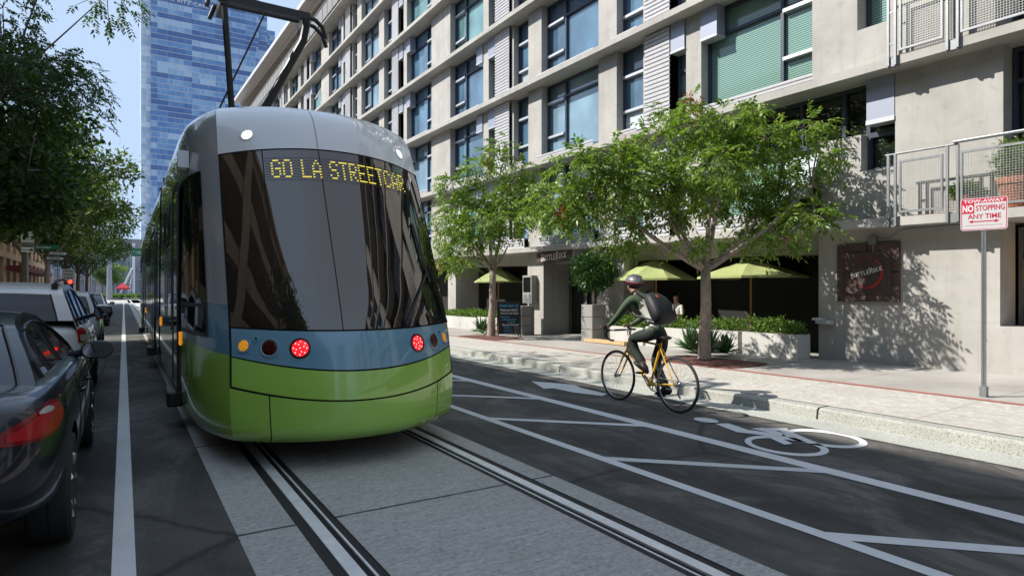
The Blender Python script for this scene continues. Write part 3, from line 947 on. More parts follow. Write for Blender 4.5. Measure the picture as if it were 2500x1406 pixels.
# thin seams drawn by glazing joints and the hood joint
sm = MB()
def seam(d0, d1, z0, z1, w=0.006, off=-0.003, n=14):
    for i in range(n):
        t0, t1 = i/n, (i+1)/n
        P0 = []; 
        za, zb = z0+(z1-z0)*t0, z0+(z1-z0)*t1; da, db = d0+(d1-d0)*t0, d0+(d1-d0)*t1
        q = [(da-w,za),(da+w,za),(db+w,zb),(db-w,zb)]
        sm.face([skin(d, bent(z, d)) + Vector((0, off, 0)) for d, z in q])
for q in (-0.18, -0.66, 0.80):
    sm = MB(); seam(q, q, 1.142, 2.795, 0.004); sm.build('glazing_joint', T['seam'], TRAM)
sm = MB(); seam(-0.18, -0.18, 2.815, 3.43, 0.003)
sm.build('fairing_joint', mat('grey_joint', (0.16,0.165,0.17), 0.5), TRAM)
# corners: pillar and cab side
cd = [1.0,1.02,1.04,1.06,1.08,1.10,1.12,1.14,1.16,1.18,1.20,1.215,1.225,1.232,1.235]
for s in (-1, 1):
    mb = MB()
    zs = [0.22,0.25,0.28,0.32,0.4,0.5,0.6,0.7,0.8,0.88,0.93,0.98,1.05,1.12,1.2,1.3,1.4,1.7,2.0,2.3,2.6,2.75,2.9,3.0,3.08,3.15,3.21,3.26,3.30,3.34,3.37,3.40,3.42,3.44]
    rows = []
    for z in zs:
        kz = lerp_tab([(0.22,0),(0.57,0.13),(0.8,0.13),(1.13,0.03),(2.8,-0.07),(3.1,-0.05),(3.44,0)], z)
        rows.append([skin(d*s, z + kz*max(0, 1-(d-1)/0.2)) for d in cd])
    mb.grid(rows if s > 0 else [r[::-1] for r in rows])
    mb.build('corner_panel', T['livery'], TRAM, smooth=True, sharp=60)
    # cab side window between the pillar and the door
    w = MB(); rows = []
    for z in span(1.36, 2.62, 10):
        t = (z-1.36)/(2.62-1.36); d0 = 1.118
        dd = [d0 + (1.2345-d0)*i/9 for i in range(10)]
        rows.append([skin(d*s, z) + Vector((s*0.004, -0.006, 0)) for d in dd])
    w.grid(rows if s > 0 else [r[::-1] for r in rows])
    w.build('cab_window', T['side'], TRAM, smooth=True)
    h = MB()
    for z0, z1, d0, d1, mi, off in ((1.07,1.36,1.118,1.2345,0,0.006), (1.11,1.325,1.135,1.2325,1,0.009)):
        dd = [d0 + (d1-d0)*i/7 for i in range(8)]
        rows = [[skin(d*s, z) + Vector((s*off, -off, 0)) for d in dd] for z in (z0, z1)]
        h.grid(rows if s > 0 else [r[::-1] for r in rows], mi)
    h.build('hopper_window', [M['black'], T['glass']], TRAM, smooth=True)
# long body behind the end: sections with joints
YA = lambda z: smooth_tab(NOSE, z) + 2.06
BODY_END = 26.0
sec = [(7.2, 11.45), (11.95, 19.2), (19.7, 25.6)]
zside = [0.22,0.27,0.4,0.6,0.8,1.0]
def side_strip(mb, s, ya, yb, zs, m=0, off=0.0):
    rows = [[Vector((TX + s*(1.235*smooth_tab(WID, z)+off), max(ya, YA(z)) if ya < 7.3 else ya, z)), Vector((TX + s*(1.235*smooth_tab(WID, z)+off), yb, z))] for z in zs]
    mb.grid(rows if s > 0 else [r[::-1] for r in rows], m)
topz = [3.0,3.08,3.15,3.21,3.26,3.30,3.34,3.37,3.40,3.42,3.44]
for i, (a, c) in enumerate(sec):
    mb = MB()
    for s in (-1, 1): side_strip(mb, s, a, c, topz)
    mb.grid([[(TX-1.235*0.3, max(a,7.2)+0.5, 3.44), (TX+1.235*0.3, max(a,7.2)+0.5, 3.44)], [(TX-1.235*0.3, c, 3.44), (TX+1.235*0.3, c, 3.44)]])
    mb.build('roof_panel', T['grey'], TRAM, smooth=True, sharp=60)
    for s in (-1, 1):
        mb = MB(); side_strip(mb, s, a, c, zside); mb.build('skirt', T['green'], TRAM, smooth=True)
        mb = MB(); side_strip(mb, s, a, c, [2.62,2.75,2.9,3.0]); mb.build('cantrail', mat('tram_cantrail', (0.16,0.2,0.22), 0.25, coat=1.0) if (i, s) == (0, -1) else bpy.data.materials['tram_cantrail'], TRAM, smooth=True)
        mb = MB(); side_strip(mb, s, a, c, [1.0,1.5,2.0,2.62]); mb.build('window_band', T['side'], TRAM, smooth=True)
    # end caps of the section
    mb = MB()
    for y in (a+0.6, c):
        if y < 8.5: continue
        mb.box(TX-1.2, TX+1.2, y-0.02, y-0.01, 0.3, 3.3)
    if mb.v: mb.build('bulkhead', M['black'], TRAM)
mb = MB()
for a, c in ((11.45, 11.95), (19.2, 19.7)):
    for k in range(5):
        y = a + (c-a)*(k+0.5)/5
        mb.box(TX-1.16+0.03*(k%2), TX+1.16-0.03*(k%2), y-0.05, y+0.05, 0.35, 3.25)
mb.build('gangway_bellows', M['black'], TRAM)
# far end of the tram
mb = MB()
for s in (-1, 1):
    rows = []
    for z in (0.22,0.6,1.0,1.6,2.2,2.8,3.1,3.3,3.4):
        w_ = 1.235*smooth_tab(WID, z)
        rows.append([Vector((TX + s*w_*math.cos(t), 25.6 + (1.6 - 0.35*max(0, z-1))*math.sin(t), z)) for t in span(0, math.pi/2, 8)])
    mb.grid(rows)
mb.build('far_end', T['livery'], TRAM, smooth=True)
# doors with frames, window posts, marker lamps, step boxes
for s in (-1, 1):
    for y0, y1 in ((7.42, 8.12), (13.4, 14.9), (21.6, 22.6)):
        X = TX + s*1.243
        mb = MB()
        def slabx(ya, yb, za, zb, m, o=0.0):
            mb.box(min(X, X+s*(0.012+o)), max(X, X+s*(0.012+o)), ya, yb, za, zb, m)
        slabx(y0, y1, 0.42, 2.55, 1)
        for y in ((y0, y1) if y1-y0 < 1.1 else (y0, (y0+y1)/2, y1)): slabx(y-0.035, y+0.035, 0.42, 2.62, 0, 0.006)
        slabx(y0+0.035, y1-0.035, 2.55, 2.62, 0, 0.006); slabx(y0+0.035, y1-0.035, 0.40, 0.46, 0, 0.006)
        d = mb.build('door', [M['black'], T['side']], TRAM)
    mb = MB()
    X = TX + s*1.238
    for y in (8.6, 9.9, 12.2, 13.1, 15.2, 16.8, 18.4, 20.4, 21.2, 23.0, 24.4):
        mb.box(min(X, X+s*0.014), max(X, X+s*0.014), y-0.05, y+0.05, 1.0, 2.62)
    mb.build('window_post', mat('tram_blue_post', (0.05,0.12,0.17), 0.3, coat=1.0) if s < 0 else bpy.data.materials['tram_blue_post'], TRAM)
    for y in (8.75, 10.0, 15.4, 17.0, 23.2):
        mb = MB(); mb.box(min(X, X+s*0.02), max(X, X+s*0.02), y, y+1.0, 2.1, 2.13); mb.box(min(X, X+s*0.02), max(X, X+s*0.02), y, y+0.03, 2.13, 2.55); mb.box(min(X, X+s*0.02), max(X, X+s*0.02), y+0.97, y+1.0, 2.13, 2.55)
        mb.build('window_vent', M['black'], TRAM)
    for y, z in ((7.25, 0.98), (11.3, 1.0), (19.05, 1.0)):
        X2 = TX + s*(1.235*smooth_tab(WID, z))
        mb = MB(); mb.box(min(X2-s*0.01, X2+s*0.018), max(X2-s*0.01, X2+s*0.018), y-0.03, y+0.03, z-0.07, z+0.07)
        bevel(mb.build('marker_lamp', mat('amber_lens', (0.75,0.25,0.02), 0.2, emis=(1.0,0.35,0.02), estr=0.25) if 'amber_lens' not in bpy.data.materials else bpy.data.materials['amber_lens'], TRAM), 0.01)
    for y in (7.75, 14.2, 22.1):
        X2 = TX + s*1.20
        mb = MB(); mb.box(min(X2, X2+s*0.15), max(X2, X2+s*0.15), y-0.28, y+0.28, 0.24, 0.40)
        bevel(mb.build('door_step', M['black'], TRAM), 0.02)
# underframe and bogies
mb = MB(); mb.box(TX-1.0, TX+1.0, 6.2, 25.5, 0.2, 0.9); mb.box(TX-0.8, TX+0.8, 5.4, 6.2, 0.26, 0.9)
mb.build('underframe', M['black'], TRAM)
for y in (8.4, 10.2, 22.6, 24.4):
    mb = MB()
    for x in (LR, RR): mb.lathe([(0.0,-0.06),(0.27,-0.06),(0.29,-0.05),(0.29,0.02),(0.25,0.05),(0.0,0.05)], (x, y, 0.30), 24, axis='x')
    mb.tube([(LR, y, 0.30), (RR, y, 0.30)], 0.06, 10)
    mb.build('wheelset', M['rail'], TRAM, smooth=True)
# rear lamps
def normal_at(d, z):
    e = 0.01
    a = skin(d+e, bent(z, d+e)) - skin(d-e, bent(z, d-e)); b2 = skin(d, bent(z, d)+e) - skin(d, bent(z, d)-e)
    n = a.cross(b2).normalized()
    return n if n.y < 0 else -n
def lamp(name, d, z, r, lens, dots, cup, zoff=0.012):
    p = skin(d, z); n = normal_at(d, z)
    q = n.to_track_quat('Z', 'Y').to_matrix().to_4x4()
    o = MB(); o.lathe([(r+0.02, -0.02), (r+0.018, 0.004), (r+0.006, 0.007), (r, 0.004), (r, -0.005)], p, 32, 0, mat=q)
    ring = o.build(name, cup, TRAM, smooth=True)
    o = MB(); o.lathe([(r, 0.001), (r*0.8, 0.007), (r*0.4, 0.011), (0.0, 0.012)], p, 32, 0, mat=q); ln = o.build('lens', lens, ring, smooth=True)
    o = MB()
    pts = [(0,0)] + [(0.48*r*math.cos(a), 0.48*r*math.sin(a)) for a in [k*math.pi/2+0.4 for k in range(4)]] + [(0.8*r*math.cos(a), 0.8*r*math.sin(a)) for a in [k*math.pi/4 for k in range(8)]]
    for x, y in pts:
        c = p + q @ Vector((x, y, 0.012 - 0.008*(x*x+y*y)/(r*r)))
        o.lathe([(r*0.085, 0.0), (r*0.07, 0.003), (0.0, 0.004)], c, 10, 0, mat=q)
    o.build('diode', dots, ring, smooth=True)
red_on = mat('lit_red_lens', (0.5,0.005,0.01), 0.15, emis=(1.0,0.01,0.02), estr=0.75)
red_dot = mat('lit_red_diode', (0.9,0.4,0.3), emis=(1.0,0.35,0.3), estr=1.0)
red_off = mat('dark_red_lens', (0.06,0.006,0.006), 0.12)
red_offd = mat('dark_red_diode', (0.12,0.008,0.008), 0.15)
amb = mat('amber_indicator_lens', (0.55,0.22,0.02), 0.15, emis=(1.0,0.4,0.02), estr=0.18)
ambd = mat('amber_indicator_diode', (0.30,0.09,0.01), 0.15)
for s in (-1, 1):
    lamp('tail_lamp', s*0.515, 1.0, 0.066, red_on, red_dot, red_off)
    lamp('brake_lamp', s*0.73, 1.005, 0.064, red_off, red_offd, T['blue'])
    lamp('indicator_lamp', s*0.905, 1.02, 0.045, amb, ambd, T['blue'])
    lamp('sensor', s*0.82, 1.075, 0.011, M['black'], M['black'], T['blue'])
    p = skin(s*0.77, 2.905)
    lamp('roof_lamp', s*0.765, 2.93, 0.052, mat('white_lamp_lens', (0.85,0.87,0.85), 0.15, emis=(1,0.97,0.9), estr=0.45) if s < 0 else bpy.data.materials['white_lamp_lens'], M['alu'], T['grey'])
# destination sign: dot-matrix letters just in front of the glass
FONT = {'G':'01110 10001 10000 10111 10001 10001 01110','O':'01110 10001 10001 10001 10001 10001 01110','L':'10000 10000 10000 10000 10000 10000 11111',
 'A':'00100 01010 10001 10001 11111 10001 10001','S':'01110 10001 10000 01110 00001 10001 01110','T':'11111 00100 00100 00100 00100 00100 00100',
 'R':'11110 10001 10001 11110 10100 10010 10001','E':'11111 10000 10000 11110 10000 10000 11111','C':'01110 10001 10000 10000 10000 10001 01110',' ':'000 000 000 000 000 000 000'}
lit, unlit = MB(), MB()
cells = []
x = 0
for ch in 'GO LA STREETCAR':
    rows = FONT[ch].split()
    for r, row in enumerate(rows):
        for k, bit in enumerate(row):
            if bit == '1': cells.append((x+k, r))
    x += len(rows[0]) + 1
ncol = x - 1
on = set(cells)
def led(mb, i, r, hw, hh):
    d0 = -0.60 + (i+0.5)*(1.33/ncol); z = 2.685 - r*0.0275
    for sx in (-0.25, 0.25):
        dd = d0 + sx*(1.33/ncol)
        q = [(dd-hw, z-hh), (dd+hw, z-hh), (dd+hw, z+hh), (dd-hw, z+hh)]
        mb.face([skin(a, bent(b, a)) + Vector((0, -0.004, 0)) for a, b in q])
for i in range(-3, ncol+3):
    for r in range(-1, 8):
        if (i, r) in on: led(lit, i, r, 0.0030, 0.0049)
        else: led(unlit, i, r, 0.0022, 0.0030)
lit.build('sign_letters', mat('yellow_led', (0.7,0.6,0.05), emis=(1.0,0.84,0.10), estr=0.5), TRAM, merge=False)
unlit.build('sign_matrix', mat('unlit_led', (0.10,0.10,0.105), 0.4), TRAM, merge=False)
# wiper
mb = MB()
def sp(d, z, o=0.03): return skin(d, z) + Vector((0, -o, 0))
mb.tube([sp(0.93,1.16), sp(0.88,1.5), sp(0.80,1.72,0.05)], 0.012, 6)
mb.tube([sp(0.97,1.16), sp(0.90,1.52), sp(0.82,1.70,0.05)], 0.010, 6)
mb.tube([sp(0.40,1.17,0.02), sp(0.60,1.42,0.02), sp(0.82,1.68,0.025), sp(0.84,1.72,0.03)], 0.010, 6)
mb.tube([sp(0.80,1.55,0.035), sp(0.72,2.14,0.02)], 0.013, 6)
mb.build('wiper', M['black'], TRAM, smooth=True)
# side camera pods
for s in (-1, 1):
    c = skin(s*1.19, 2.78) + Vector((s*0.05, 0, 0))
    mb = MB(); mb.lathe([(0.0,-0.10),(0.035,-0.085),(0.05,-0.04),(0.052,0.03),(0.04,0.08),(0.0,0.085)], c, 14)
    mb.box(c.x-0.05, c.x+0.05, c.y-0.05, c.y-0.03, c.z-0.07, c.z+0.10)
    mb.build('camera_pod', T['grey'], TRAM, smooth=True, sharp=40)
# pantograph
mb = MB()
yb = 9.2
mb.box(TX-0.75, TX+0.25, yb-0.3, yb+0.6, 3.40, 3.52)
mb.tube([(1.28, yb, 3.5), (1.12, yb-0.2, 5.42)], 0.042, 8)
mb.tube([(1.42, yb, 3.5), (2.16, yb-0.15, 5.02), (2.2, yb-0.2, 5.28)], 0.055, 8)
mb.tube([(0.92, yb+0.4, 3.5), (1.70, yb, 5.42)], 0.013, 6)
mb.build('pantograph_arm', M['blackm'], TRAM, smooth=True)
mb = MB()
zt = 5.36
mb.box(1.06, 2.24, yb-0.24, yb-0.16, zt-0.05, zt+0.05)
mb.tube([(0.92, yb-0.2, zt-0.16), (0.94, yb-0.2, zt-0.05), (1.0, yb-0.2, zt+0.02), (1.1, yb-0.2, zt+0.04)], 0.03, 8)
mb.tube([(2.2, yb-0.2, zt), (2.32, yb-0.2, zt-0.02), (2.42, yb-0.2, zt-0.10), (2.47, yb-0.2, zt-0.26)], 0.03, 8)
mb.tube([(1.0, yb+0.25, zt-0.14), (1.06, yb+0.25, zt+0.04), (1.2, yb+0.25, zt+0.10), (2.25, yb+0.25, zt+0.10), (2.42, yb+0.25, zt+0.07), (2.54, yb+0.25, zt-0.03), (2.6, yb+0.25, zt-0.2)], 0.03, 8)
for x in (1.12, 2.2): mb.box(x-0.04, x+0.04, yb-0.23, yb+0.28, zt-0.09, zt+0.02)
mb.build('pantograph_head', M['blackm'], TRAM, smooth=True)

# ------------------------------------------------------------------ other buildings
def m_tower(name, a, b2, c2, seed, dark):
    """curtain wall: long bands of blue glass in several tones with floor lines and mullions"""
    m, nt, N, L, b = nodes(name)
    x, y, z = xyz(nt, position(nt))
    h = mathn(nt, 'ADD', x, y)
    def cell(px, pz, off):
        fx = mathn(nt, 'FLOOR', mathn(nt, 'DIVIDE', mathn(nt, 'ADD', h, off), px)); fz = mathn(nt, 'FLOOR', mathn(nt, 'DIVIDE', z, pz))
        cb = N.new('ShaderNodeCombineXYZ'); L.new(fx, cb.inputs[0]); L.new(fz, cb.inputs[1]); cb.inputs[2].default_value = seed
        w = N.new('ShaderNodeTexWhiteNoise'); L.new(cb.outputs[0], w.inputs['Vector']); return w.outputs['Value']
    f = mathn(nt, 'ADD', mathn(nt, 'MULTIPLY', cell(13.0, 2.3, 0), 0.62), mathn(nt, 'MULTIPLY', cell(6.1, 2.3, 1.3), 0.26))
    f = mathn(nt, 'ADD', f, mathn(nt, 'MULTIPLY', cell(0.8, 2.3, 0), 0.12))
    c = ramp(nt, f, [(0.22, dark), (0.40, a), (0.58, b2), (0.80, c2)])
    pz = mathn(nt, 'PINGPONG', z, 1.15)
    c = mixc(nt, ramp(nt, pz, [(0.12, 0.75), (0.17, 0.0)]), c, (0.46, 0.44, 0.44))
    px = mathn(nt, 'PINGPONG', h, 0.4)
    c = mixc(nt, ramp(nt, px, [(0.03, 0.35), (0.05, 0.0)]), c, dark)
    L.new(c, b.inputs['Base Color']); b.inputs['Roughness'].default_value = 0.12; b.inputs['IOR'].default_value = 1.8
    return m
TW = empty('glass_tower', (30, 300, 0), 'tall blue glass skyscraper with hotel name at its top, behind the tram', 'tower')
tm = m_tower('tower_glass', (0.055, 0.17, 0.42), (0.11, 0.26, 0.50), (0.33, 0.48, 0.66), 1.0, (0.022, 0.085, 0.28))
tp = m_tower('tower_pale_glass', (0.42, 0.52, 0.62), (0.55, 0.64, 0.72), (0.68, 0.75, 0.8), 3.0, (0.32, 0.44, 0.56))
mb = MB(); mb.box(9.6, 52.0, 300, 330, 0, 137, skip='b'); mb.build('shaft', tm, TW)
mb = MB(); mb.box(6.2, 9.6, 304, 330, 0, 141, skip='b'); mb.build('side_shaft', tp, TW)
mb = MB(); mb.box(52.0, 56.2, 303, 330, 0, 129, skip='b'); mb.box(56.2, 60.2, 306, 330, 0, 124, skip='b'); mb.build('stepped_shoulder', tm, TW)
mb = MB(); mb.box(54, 56, 304.5, 306, 129, 131); mb.box(10, 50, 300.5, 329, 137, 140); mb.build('parapet', M['alu'], TW)
mb = MB(); add_text(mb, 'THE RITZ-CARLTON', lambda x, y: (25.5 + x, 299.9, 126.0 + y), 2.3, spacing=1.12)
mb.build('sign_letters', mat('white_sign_letters', (0.75, 0.78, 0.8), 0.5), TW, merge=False)

# long parking structure on the left, out of frame: it shades the street and shows in the windscreen
tan = mat('tan_concrete', (0.55, 0.42, 0.29), 0.85, var=0.12, scale=1.2)
PK = empty('parking_structure', (-7.5, -18, 0), 'tan multi-storey parking structure opposite the loft building', 'building')
mb = MB()
PH = 13.2
for k in range(5):
    z = 0.146 + k*2.62
    mb.box(-22, -7.3, -62, 25.0, z+1.85, z+2.62)
for y in range(-62, 23, 6): mb.box(-7.6, -7.0, y, y+0.7, 0.146, PH)
mb.box(-22, -21.7, -62, 25.0, 0.146, PH); mb.box(-7.35, -7.1, 24.3, 25.0, 0.146, PH); mb.box(-22, -7.3, 24.7, 25.0, 0.146, PH)
mb.box(-22.2, -6.9, -62, 25.2, PH-0.1, PH+0.25)
mb.build('concrete_frame', tan, PK)
mb = MB(); mb.box(-15, -14.8, -61, 24.5, 0.146, PH); mb.build('core_wall', M['conc3'], PK)
# tan block further up the street
T2 = empty('arcade_building', (-8, 70, 0), 'tan low building with dark window bays behind the parked cars and trees', 'building')
mb = MB()
mb.box(-30, -8.3, 31, 98, 0.146, 9.2)
for y in np.arange(31, 97, 3.4): mb.box(-8.3, -7.9, float(y), float(y)+1.5, 0.146, 8.6)
mb.box(-8.3, -7.75, 31, 98, 8.6, 9.2); mb.box(-8.3, -7.8, 31, 98, 4.2, 4.7)
mb.build('wall', mat('tan_stucco', (0.50, 0.33, 0.19), 0.85, var=0.12, scale=1), T2)
for y in np.arange(32.5, 96, 3.4):
    mb = MB(); mb.face([(-8.28, float(y)+1.9, 0.6), (-8.28, float(y), 0.6), (-8.28, float(y), 4.15), (-8.28, float(y)+1.9, 4.15)])
    mb.build('window', M['g_dark'], T2)
mb = MB(); mb.box(-7.75, -6.6, 62, 84, 3.2, 3.6); mb.build('awning', mat('dark_red_awning', (0.16, 0.02, 0.02), 0.8), T2)
# end of the view behind the camera, and the far arena
def slabblock(name, x0, x1, y0, y1, h, m, label, n, glass, south=True):
    o = empty(name, ((x0+x1)/2, y0, 0), label, 'building')
    mb = MB(); mb.box(x0, x1, y0, y1, 0, h, skip='b'); mb.build('wall', m, o)
    g = MB(); 
    yy = y0-0.05 if south else y1+0.05
    fl = int(h/3.2)
    for k in range(fl):
        z = 1.2 + k*3.2
        for i in range(n):
            a = x0 + (x1-x0)*(i+0.18)/n; c = x0 + (x1-x0)*(i+0.82)/n
            q = [(a, yy, z), (c, yy, z), (c, yy, z+2.0), (a, yy, z+2.0)]
            g.face(q if south else q[::-1])
    g.build('window_grid', glass, o)
    return o
slabblock('apartment_tower', -6, 8, -130, -112, 46, mat('brown_brick', (0.24, 0.17, 0.12), 0.85, var=0.1), 'brown apartment tower closing the street behind the viewer', 6, M['g_teal'], False)
AR = empty('arena', (-4, 215, 0), 'dark grey arena building far beyond the crossing', 'building')
mb = MB(); mb.box(-60, 8, 210, 260, 0, 17, skip='b'); mb.build('wall', mat('arena_panel', (0.22, 0.225, 0.25), 0.6, var=0.2, scale=0.15), AR)
mb = MB()
for i in range(24):
    x = -58 + i*2.7; mb.box(x, x+1.4, 209.7, 210, 1, 11)
for z in (5.0, 8.0): mb.box(-60, 8, 209.6, 209.75, z, z+0.5)
mb.build('glazing', M['g_blue'], AR)
# far side of the crossing: median planting bed, mast, tent, lamp post, people-scale clutter

# ------------------------------------------------------------------ plants
def np_leaves(name, V, m, parent, per=4, smooth=False, org=None):
    """V: (n, per, 3) array of leaf faces -> one mesh"""
    V = np.asarray(V, dtype=np.float64); n = V.shape[0]
    o3 = np.array(ORG.get(parent, Vector((0,0,0))) if parent is not None else (0,0,0))
    me = bpy.data.meshes.new(name)
    co = (V.reshape(-1, 3) - o3).astype(np.float32)
    me.vertices.add(n*per); me.vertices.foreach_set('co', co.ravel())
    me.loops.add(n*per); me.loops.foreach_set('vertex_index', np.arange(n*per, dtype=np.int32))
    me.polygons.add(n); me.polygons.foreach_set('loop_start', np.arange(0, n*per, per, dtype=np.int32))
    me.polygons.foreach_set('loop_total', np.full(n, per, dtype=np.int32))
    me.materials.append(m); me.update(calc_edges=True)
    o = bpy.data.objects.new(name, me); COL.objects.link(o)
    if parent is not None: o.parent = parent; ORG[o] = ORG[parent]
    return o

def frames(dirs, ups):
    d = dirs/np.linalg.norm(dirs, axis=1, keepdims=True)
    s = np.cross(d, ups); s /= np.maximum(np.linalg.norm(s, axis=1, keepdims=True), 1e-6)
    u = np.cross(s, d)
    return d, s, u

def fronds(rs, centres, outward, L=0.36, pairs=5, leaf=0.115, wid=0.042, droop=0.55):
    """pinnate leaves hanging outward from each centre: returns (n,4,3) leaflet quads"""
    n = len(centres)
    d = outward + rs.normal(0, 0.55, (n, 3)); d[:, 2] = d[:, 2]*0.6 - droop*rs.uniform(0.2, 1.2, n)
    up = np.tile(np.array([[0, 0, 1.0]]), (n, 1)) + rs.normal(0, 0.25, (n, 3))
    d, s, u = frames(d, up)
    Ls = L*rs.uniform(0.65, 1.2, (n, 1))
    out = []
    for k in range(pairs*2+1):
        if k == pairs*2: t, side = 1.0, 0.0
        else: t, side = 0.2 + 0.8*(k//2)/pairs, (1 if k % 2 else -1)
        base = centres + d*Ls*t - np.array([[0, 0, 1.0]])*(t*t*Ls*0.30)
        ld = d*(0.45 if side else 1.0) + s*side*0.9 + u*rs.uniform(-0.55, -0.05, (n, 1)) + rs.normal(0, 0.16, (n, 3))
        ld /= np.linalg.norm(ld, axis=1, keepdims=True)
        w = np.cross(ld, u + rs.normal(0, 0.35, (n, 3))); w /= np.maximum(np.linalg.norm(w, axis=1, keepdims=True), 1e-6)
        ll = leaf*rs.uniform(0.75, 1.2, (n, 1)); ww = wid*rs.uniform(0.8, 1.2, (n, 1))
        sag = np.array([[0, 0, -1.0]])*ll*0.16
        out.append(np.stack([base, base + ld*ll*0.42 + w*ww*0.5, base + ld*ll + sag, base + ld*ll*0.42 - w*ww*0.5], axis=1))
    return np.concatenate(out, axis=0)

def sprigs(rs, centres, outward, leaf=0.1, wid=0.05, per=5, spread=0.5, droop=0.2):
    out = []
    n = len(centres)
    for k in range(per):
        d = outward + rs.normal(0, 0.75, (n, 3)); d[:, 2] -= droop
        d /= np.linalg.norm(d, axis=1, keepdims=True)
        w = np.cross(d, rs.normal(0, 1, (n, 3))); w /= np.maximum(np.linalg.norm(w, axis=1, keepdims=True), 1e-6)
        b = centres + rs.normal(0, leaf*spread, (n, 3))
        ll = leaf*rs.uniform(0.7, 1.25, (n, 1)); ww = wid*rs.uniform(0.8, 1.2, (n, 1))
        out.append(np.stack([b, b + d*ll*0.45 + w*ww*0.5, b + d*ll, b + d*ll*0.45 - w*ww*0.5], axis=1))
    return np.concatenate(out, axis=0)

def clump_points(rs, c, r, n, shell=0.55):
    """points through a lumpy ellipsoid, denser towards its skin"""
    d = rs.normal(0, 1, (n, 3)); d /= np.linalg.norm(d, axis=1, keepdims=True)
    q = rs.uniform(shell**3, 1.0, (n, 1))**(1/3)
    lump = 1 + 0.18*np.sin(d[:, :1]*7+c[0]) * np.cos(d[:, 2:3]*6+c[1])
    return np.array(c)[None] + d*q*lump*np.array(r)[None], d

def limb(mb, pts, r0, r1, n=8):
    k = len(pts); mb.tube(pts, [r0 + (r1-r0)*i/(k-1) for i in range(k)], n)
def bez(a, b, c, n=8):
    a, b, c = Vector(a), Vector(b), Vector(c)
    return [a*(1-t)**2 + b*2*t*(1-t) + c*t*t for t in span(0, 1, n)]

def street_tree(name, label, base, clumps, trunk_top, trunk_r, forks, seed, n_per, leafmat, bark, fine, group=None, pods=0, pieces='frond', leafscale=1.0):
    """base: ground point; clumps: list of (centre, radii); forks: list of main limb end points"""
    rs = np.random.RandomState(seed); rr = random.Random(seed)
    o = empty(name, base, label, 'tree', group)
    mb = MB(); tt = Vector(trunk_top); b0 = Vector(base)
    tr = [b0 + Vector((0,0,-0.05)), b0 + Vector((0,0,0.06)), b0 + Vector((0.012,0.01,0.5))] + [b0.lerp(tt, t) + Vector((0.03*math.sin(5*t), 0.03*math.cos(4*t), 0)) for t in (0.45, 0.7)] + [tt]
    mb.tube(tr, [trunk_r*1.45, trunk_r*1.15, trunk_r, trunk_r*0.93, trunk_r*0.88, trunk_r*0.82], 12)
    ends = []
    for f in forks:
        f = Vector(f); mid = tt.lerp(f, 0.5) + Vector(((f.x-tt.x)*0.18, (f.y-tt.y)*0.18, -0.05))
        limb(mb, bez(tt - Vector((0,0,0.12)), mid, f, 9), trunk_r*0.52, trunk_r*0.15)
        ends.append(f)
    for c, r in clumps:
        c = Vector(c); near = min(ends + [tt], key=lambda e: (e-c).length)
        limb(mb, bez(near, near.lerp(c, 0.5) + Vector((0,0,0.18*rr.uniform(-0.5,1))), c, 6), trunk_r*0.15, trunk_r*0.05, 6)
        for q in range(4):
            a, d = clump_points(rs, c, r, 1, 0.8)
            limb(mb, bez(c, c.lerp(Vector(a[0]), 0.5) + Vector((0,0,0.06)), a[0], 4), trunk_r*0.07, 0.004, 5)
    mb.build('trunk', bark, o, smooth=True, sharp=None)
    C, D = [], []
    for c, r in clumps:
        vol = r[0]*r[1]*r[2]
        a, d = clump_points(rs, c, r, max(6, int(n_per*vol**0.75)), 0.45)
        C.append(a); D.append(d)
    C = np.concatenate(C); D = np.concatenate(D)
    if pieces == 'frond': V = fronds(rs, C, D, 0.33*leafscale, 6, 0.104*leafscale, 0.042*leafscale, 0.42)
    else: V = sprigs(rs, C, D, 0.2*leafscale, 0.10*leafscale, 7, 0.9)
    np_leaves('crown', V, leafmat, o)
    if pods:
        for k in range(pods):
            c, r = clumps[rr.randrange(len(clumps))]
            a, d = clump_points(rs, c, r, 1, 0.85); p = a[0]
            q = p[None] + rs.normal(0, 1, (26, 3))*np.array([0.05, 0.05, 0.10])[None]; q[:, 2] -= 0.08
            np_leaves('seed_pod_cluster', sprigs(rs, q, np.tile(d, (26, 1)), 0.05, 0.04, 2, 0.3), M['pod'], o)
    return o

# big tree by the cyclist
def clumps_from(lst, d0, seed, dz=0.9):
    rr = random.Random(seed); out = []
    for (px, py, rx, ry) in lst:
        if py > 500: py -= 20
        d = d0 + rr.uniform(-dz, dz); s = d/FPX*0.93
        out.append((dpt(px, py+ry*0.15, d), (rx*s, (rx+ry)*0.5*s*rr.uniform(0.8, 1.1), ry*s*0.82)))
    return out
d1 = 9.1*SN + 7.83*CS
L1 = [(1385,470,75,55),(1335,520,50,45),(1330,470,40,30),(1430,400,80,55),(1470,450,70,50),(1500,375,75,50),(1560,430,85,60),(1610,335,85,60),(1650,268,55,34),(1705,300,80,55),
      (1780,290,70,45),(1832,258,52,28),(1875,335,70,50),(1745,395,100,60),(1640,440,80,55),(1535,575,48,45),(1560,520,55,35),(1668,520,55,35),(1505,610,28,28),(1850,420,95,60),
      (1965,310,50,42),(1995,385,65,50),(1930,470,95,60),(2025,455,75,48),(2075,500,48,30),(1990,540,75,38),(1880,555,70,42),(1800,520,70,40),(1690,605,42,30),(1770,600,40,28),
      (1905,600,45,28),(2040,545,50,26),(1420,505,60,40),(1590,470,60,40),(1720,470,60,40),(2010,300,30,25),(1540,340,40,28),(1685,245,28,18),(1850,600,38,24),(1370,545,45,30),(1440,540,40,28),(1800,350,60,45)]
c1 = clumps_from(L1, d1, 11, 1.0)
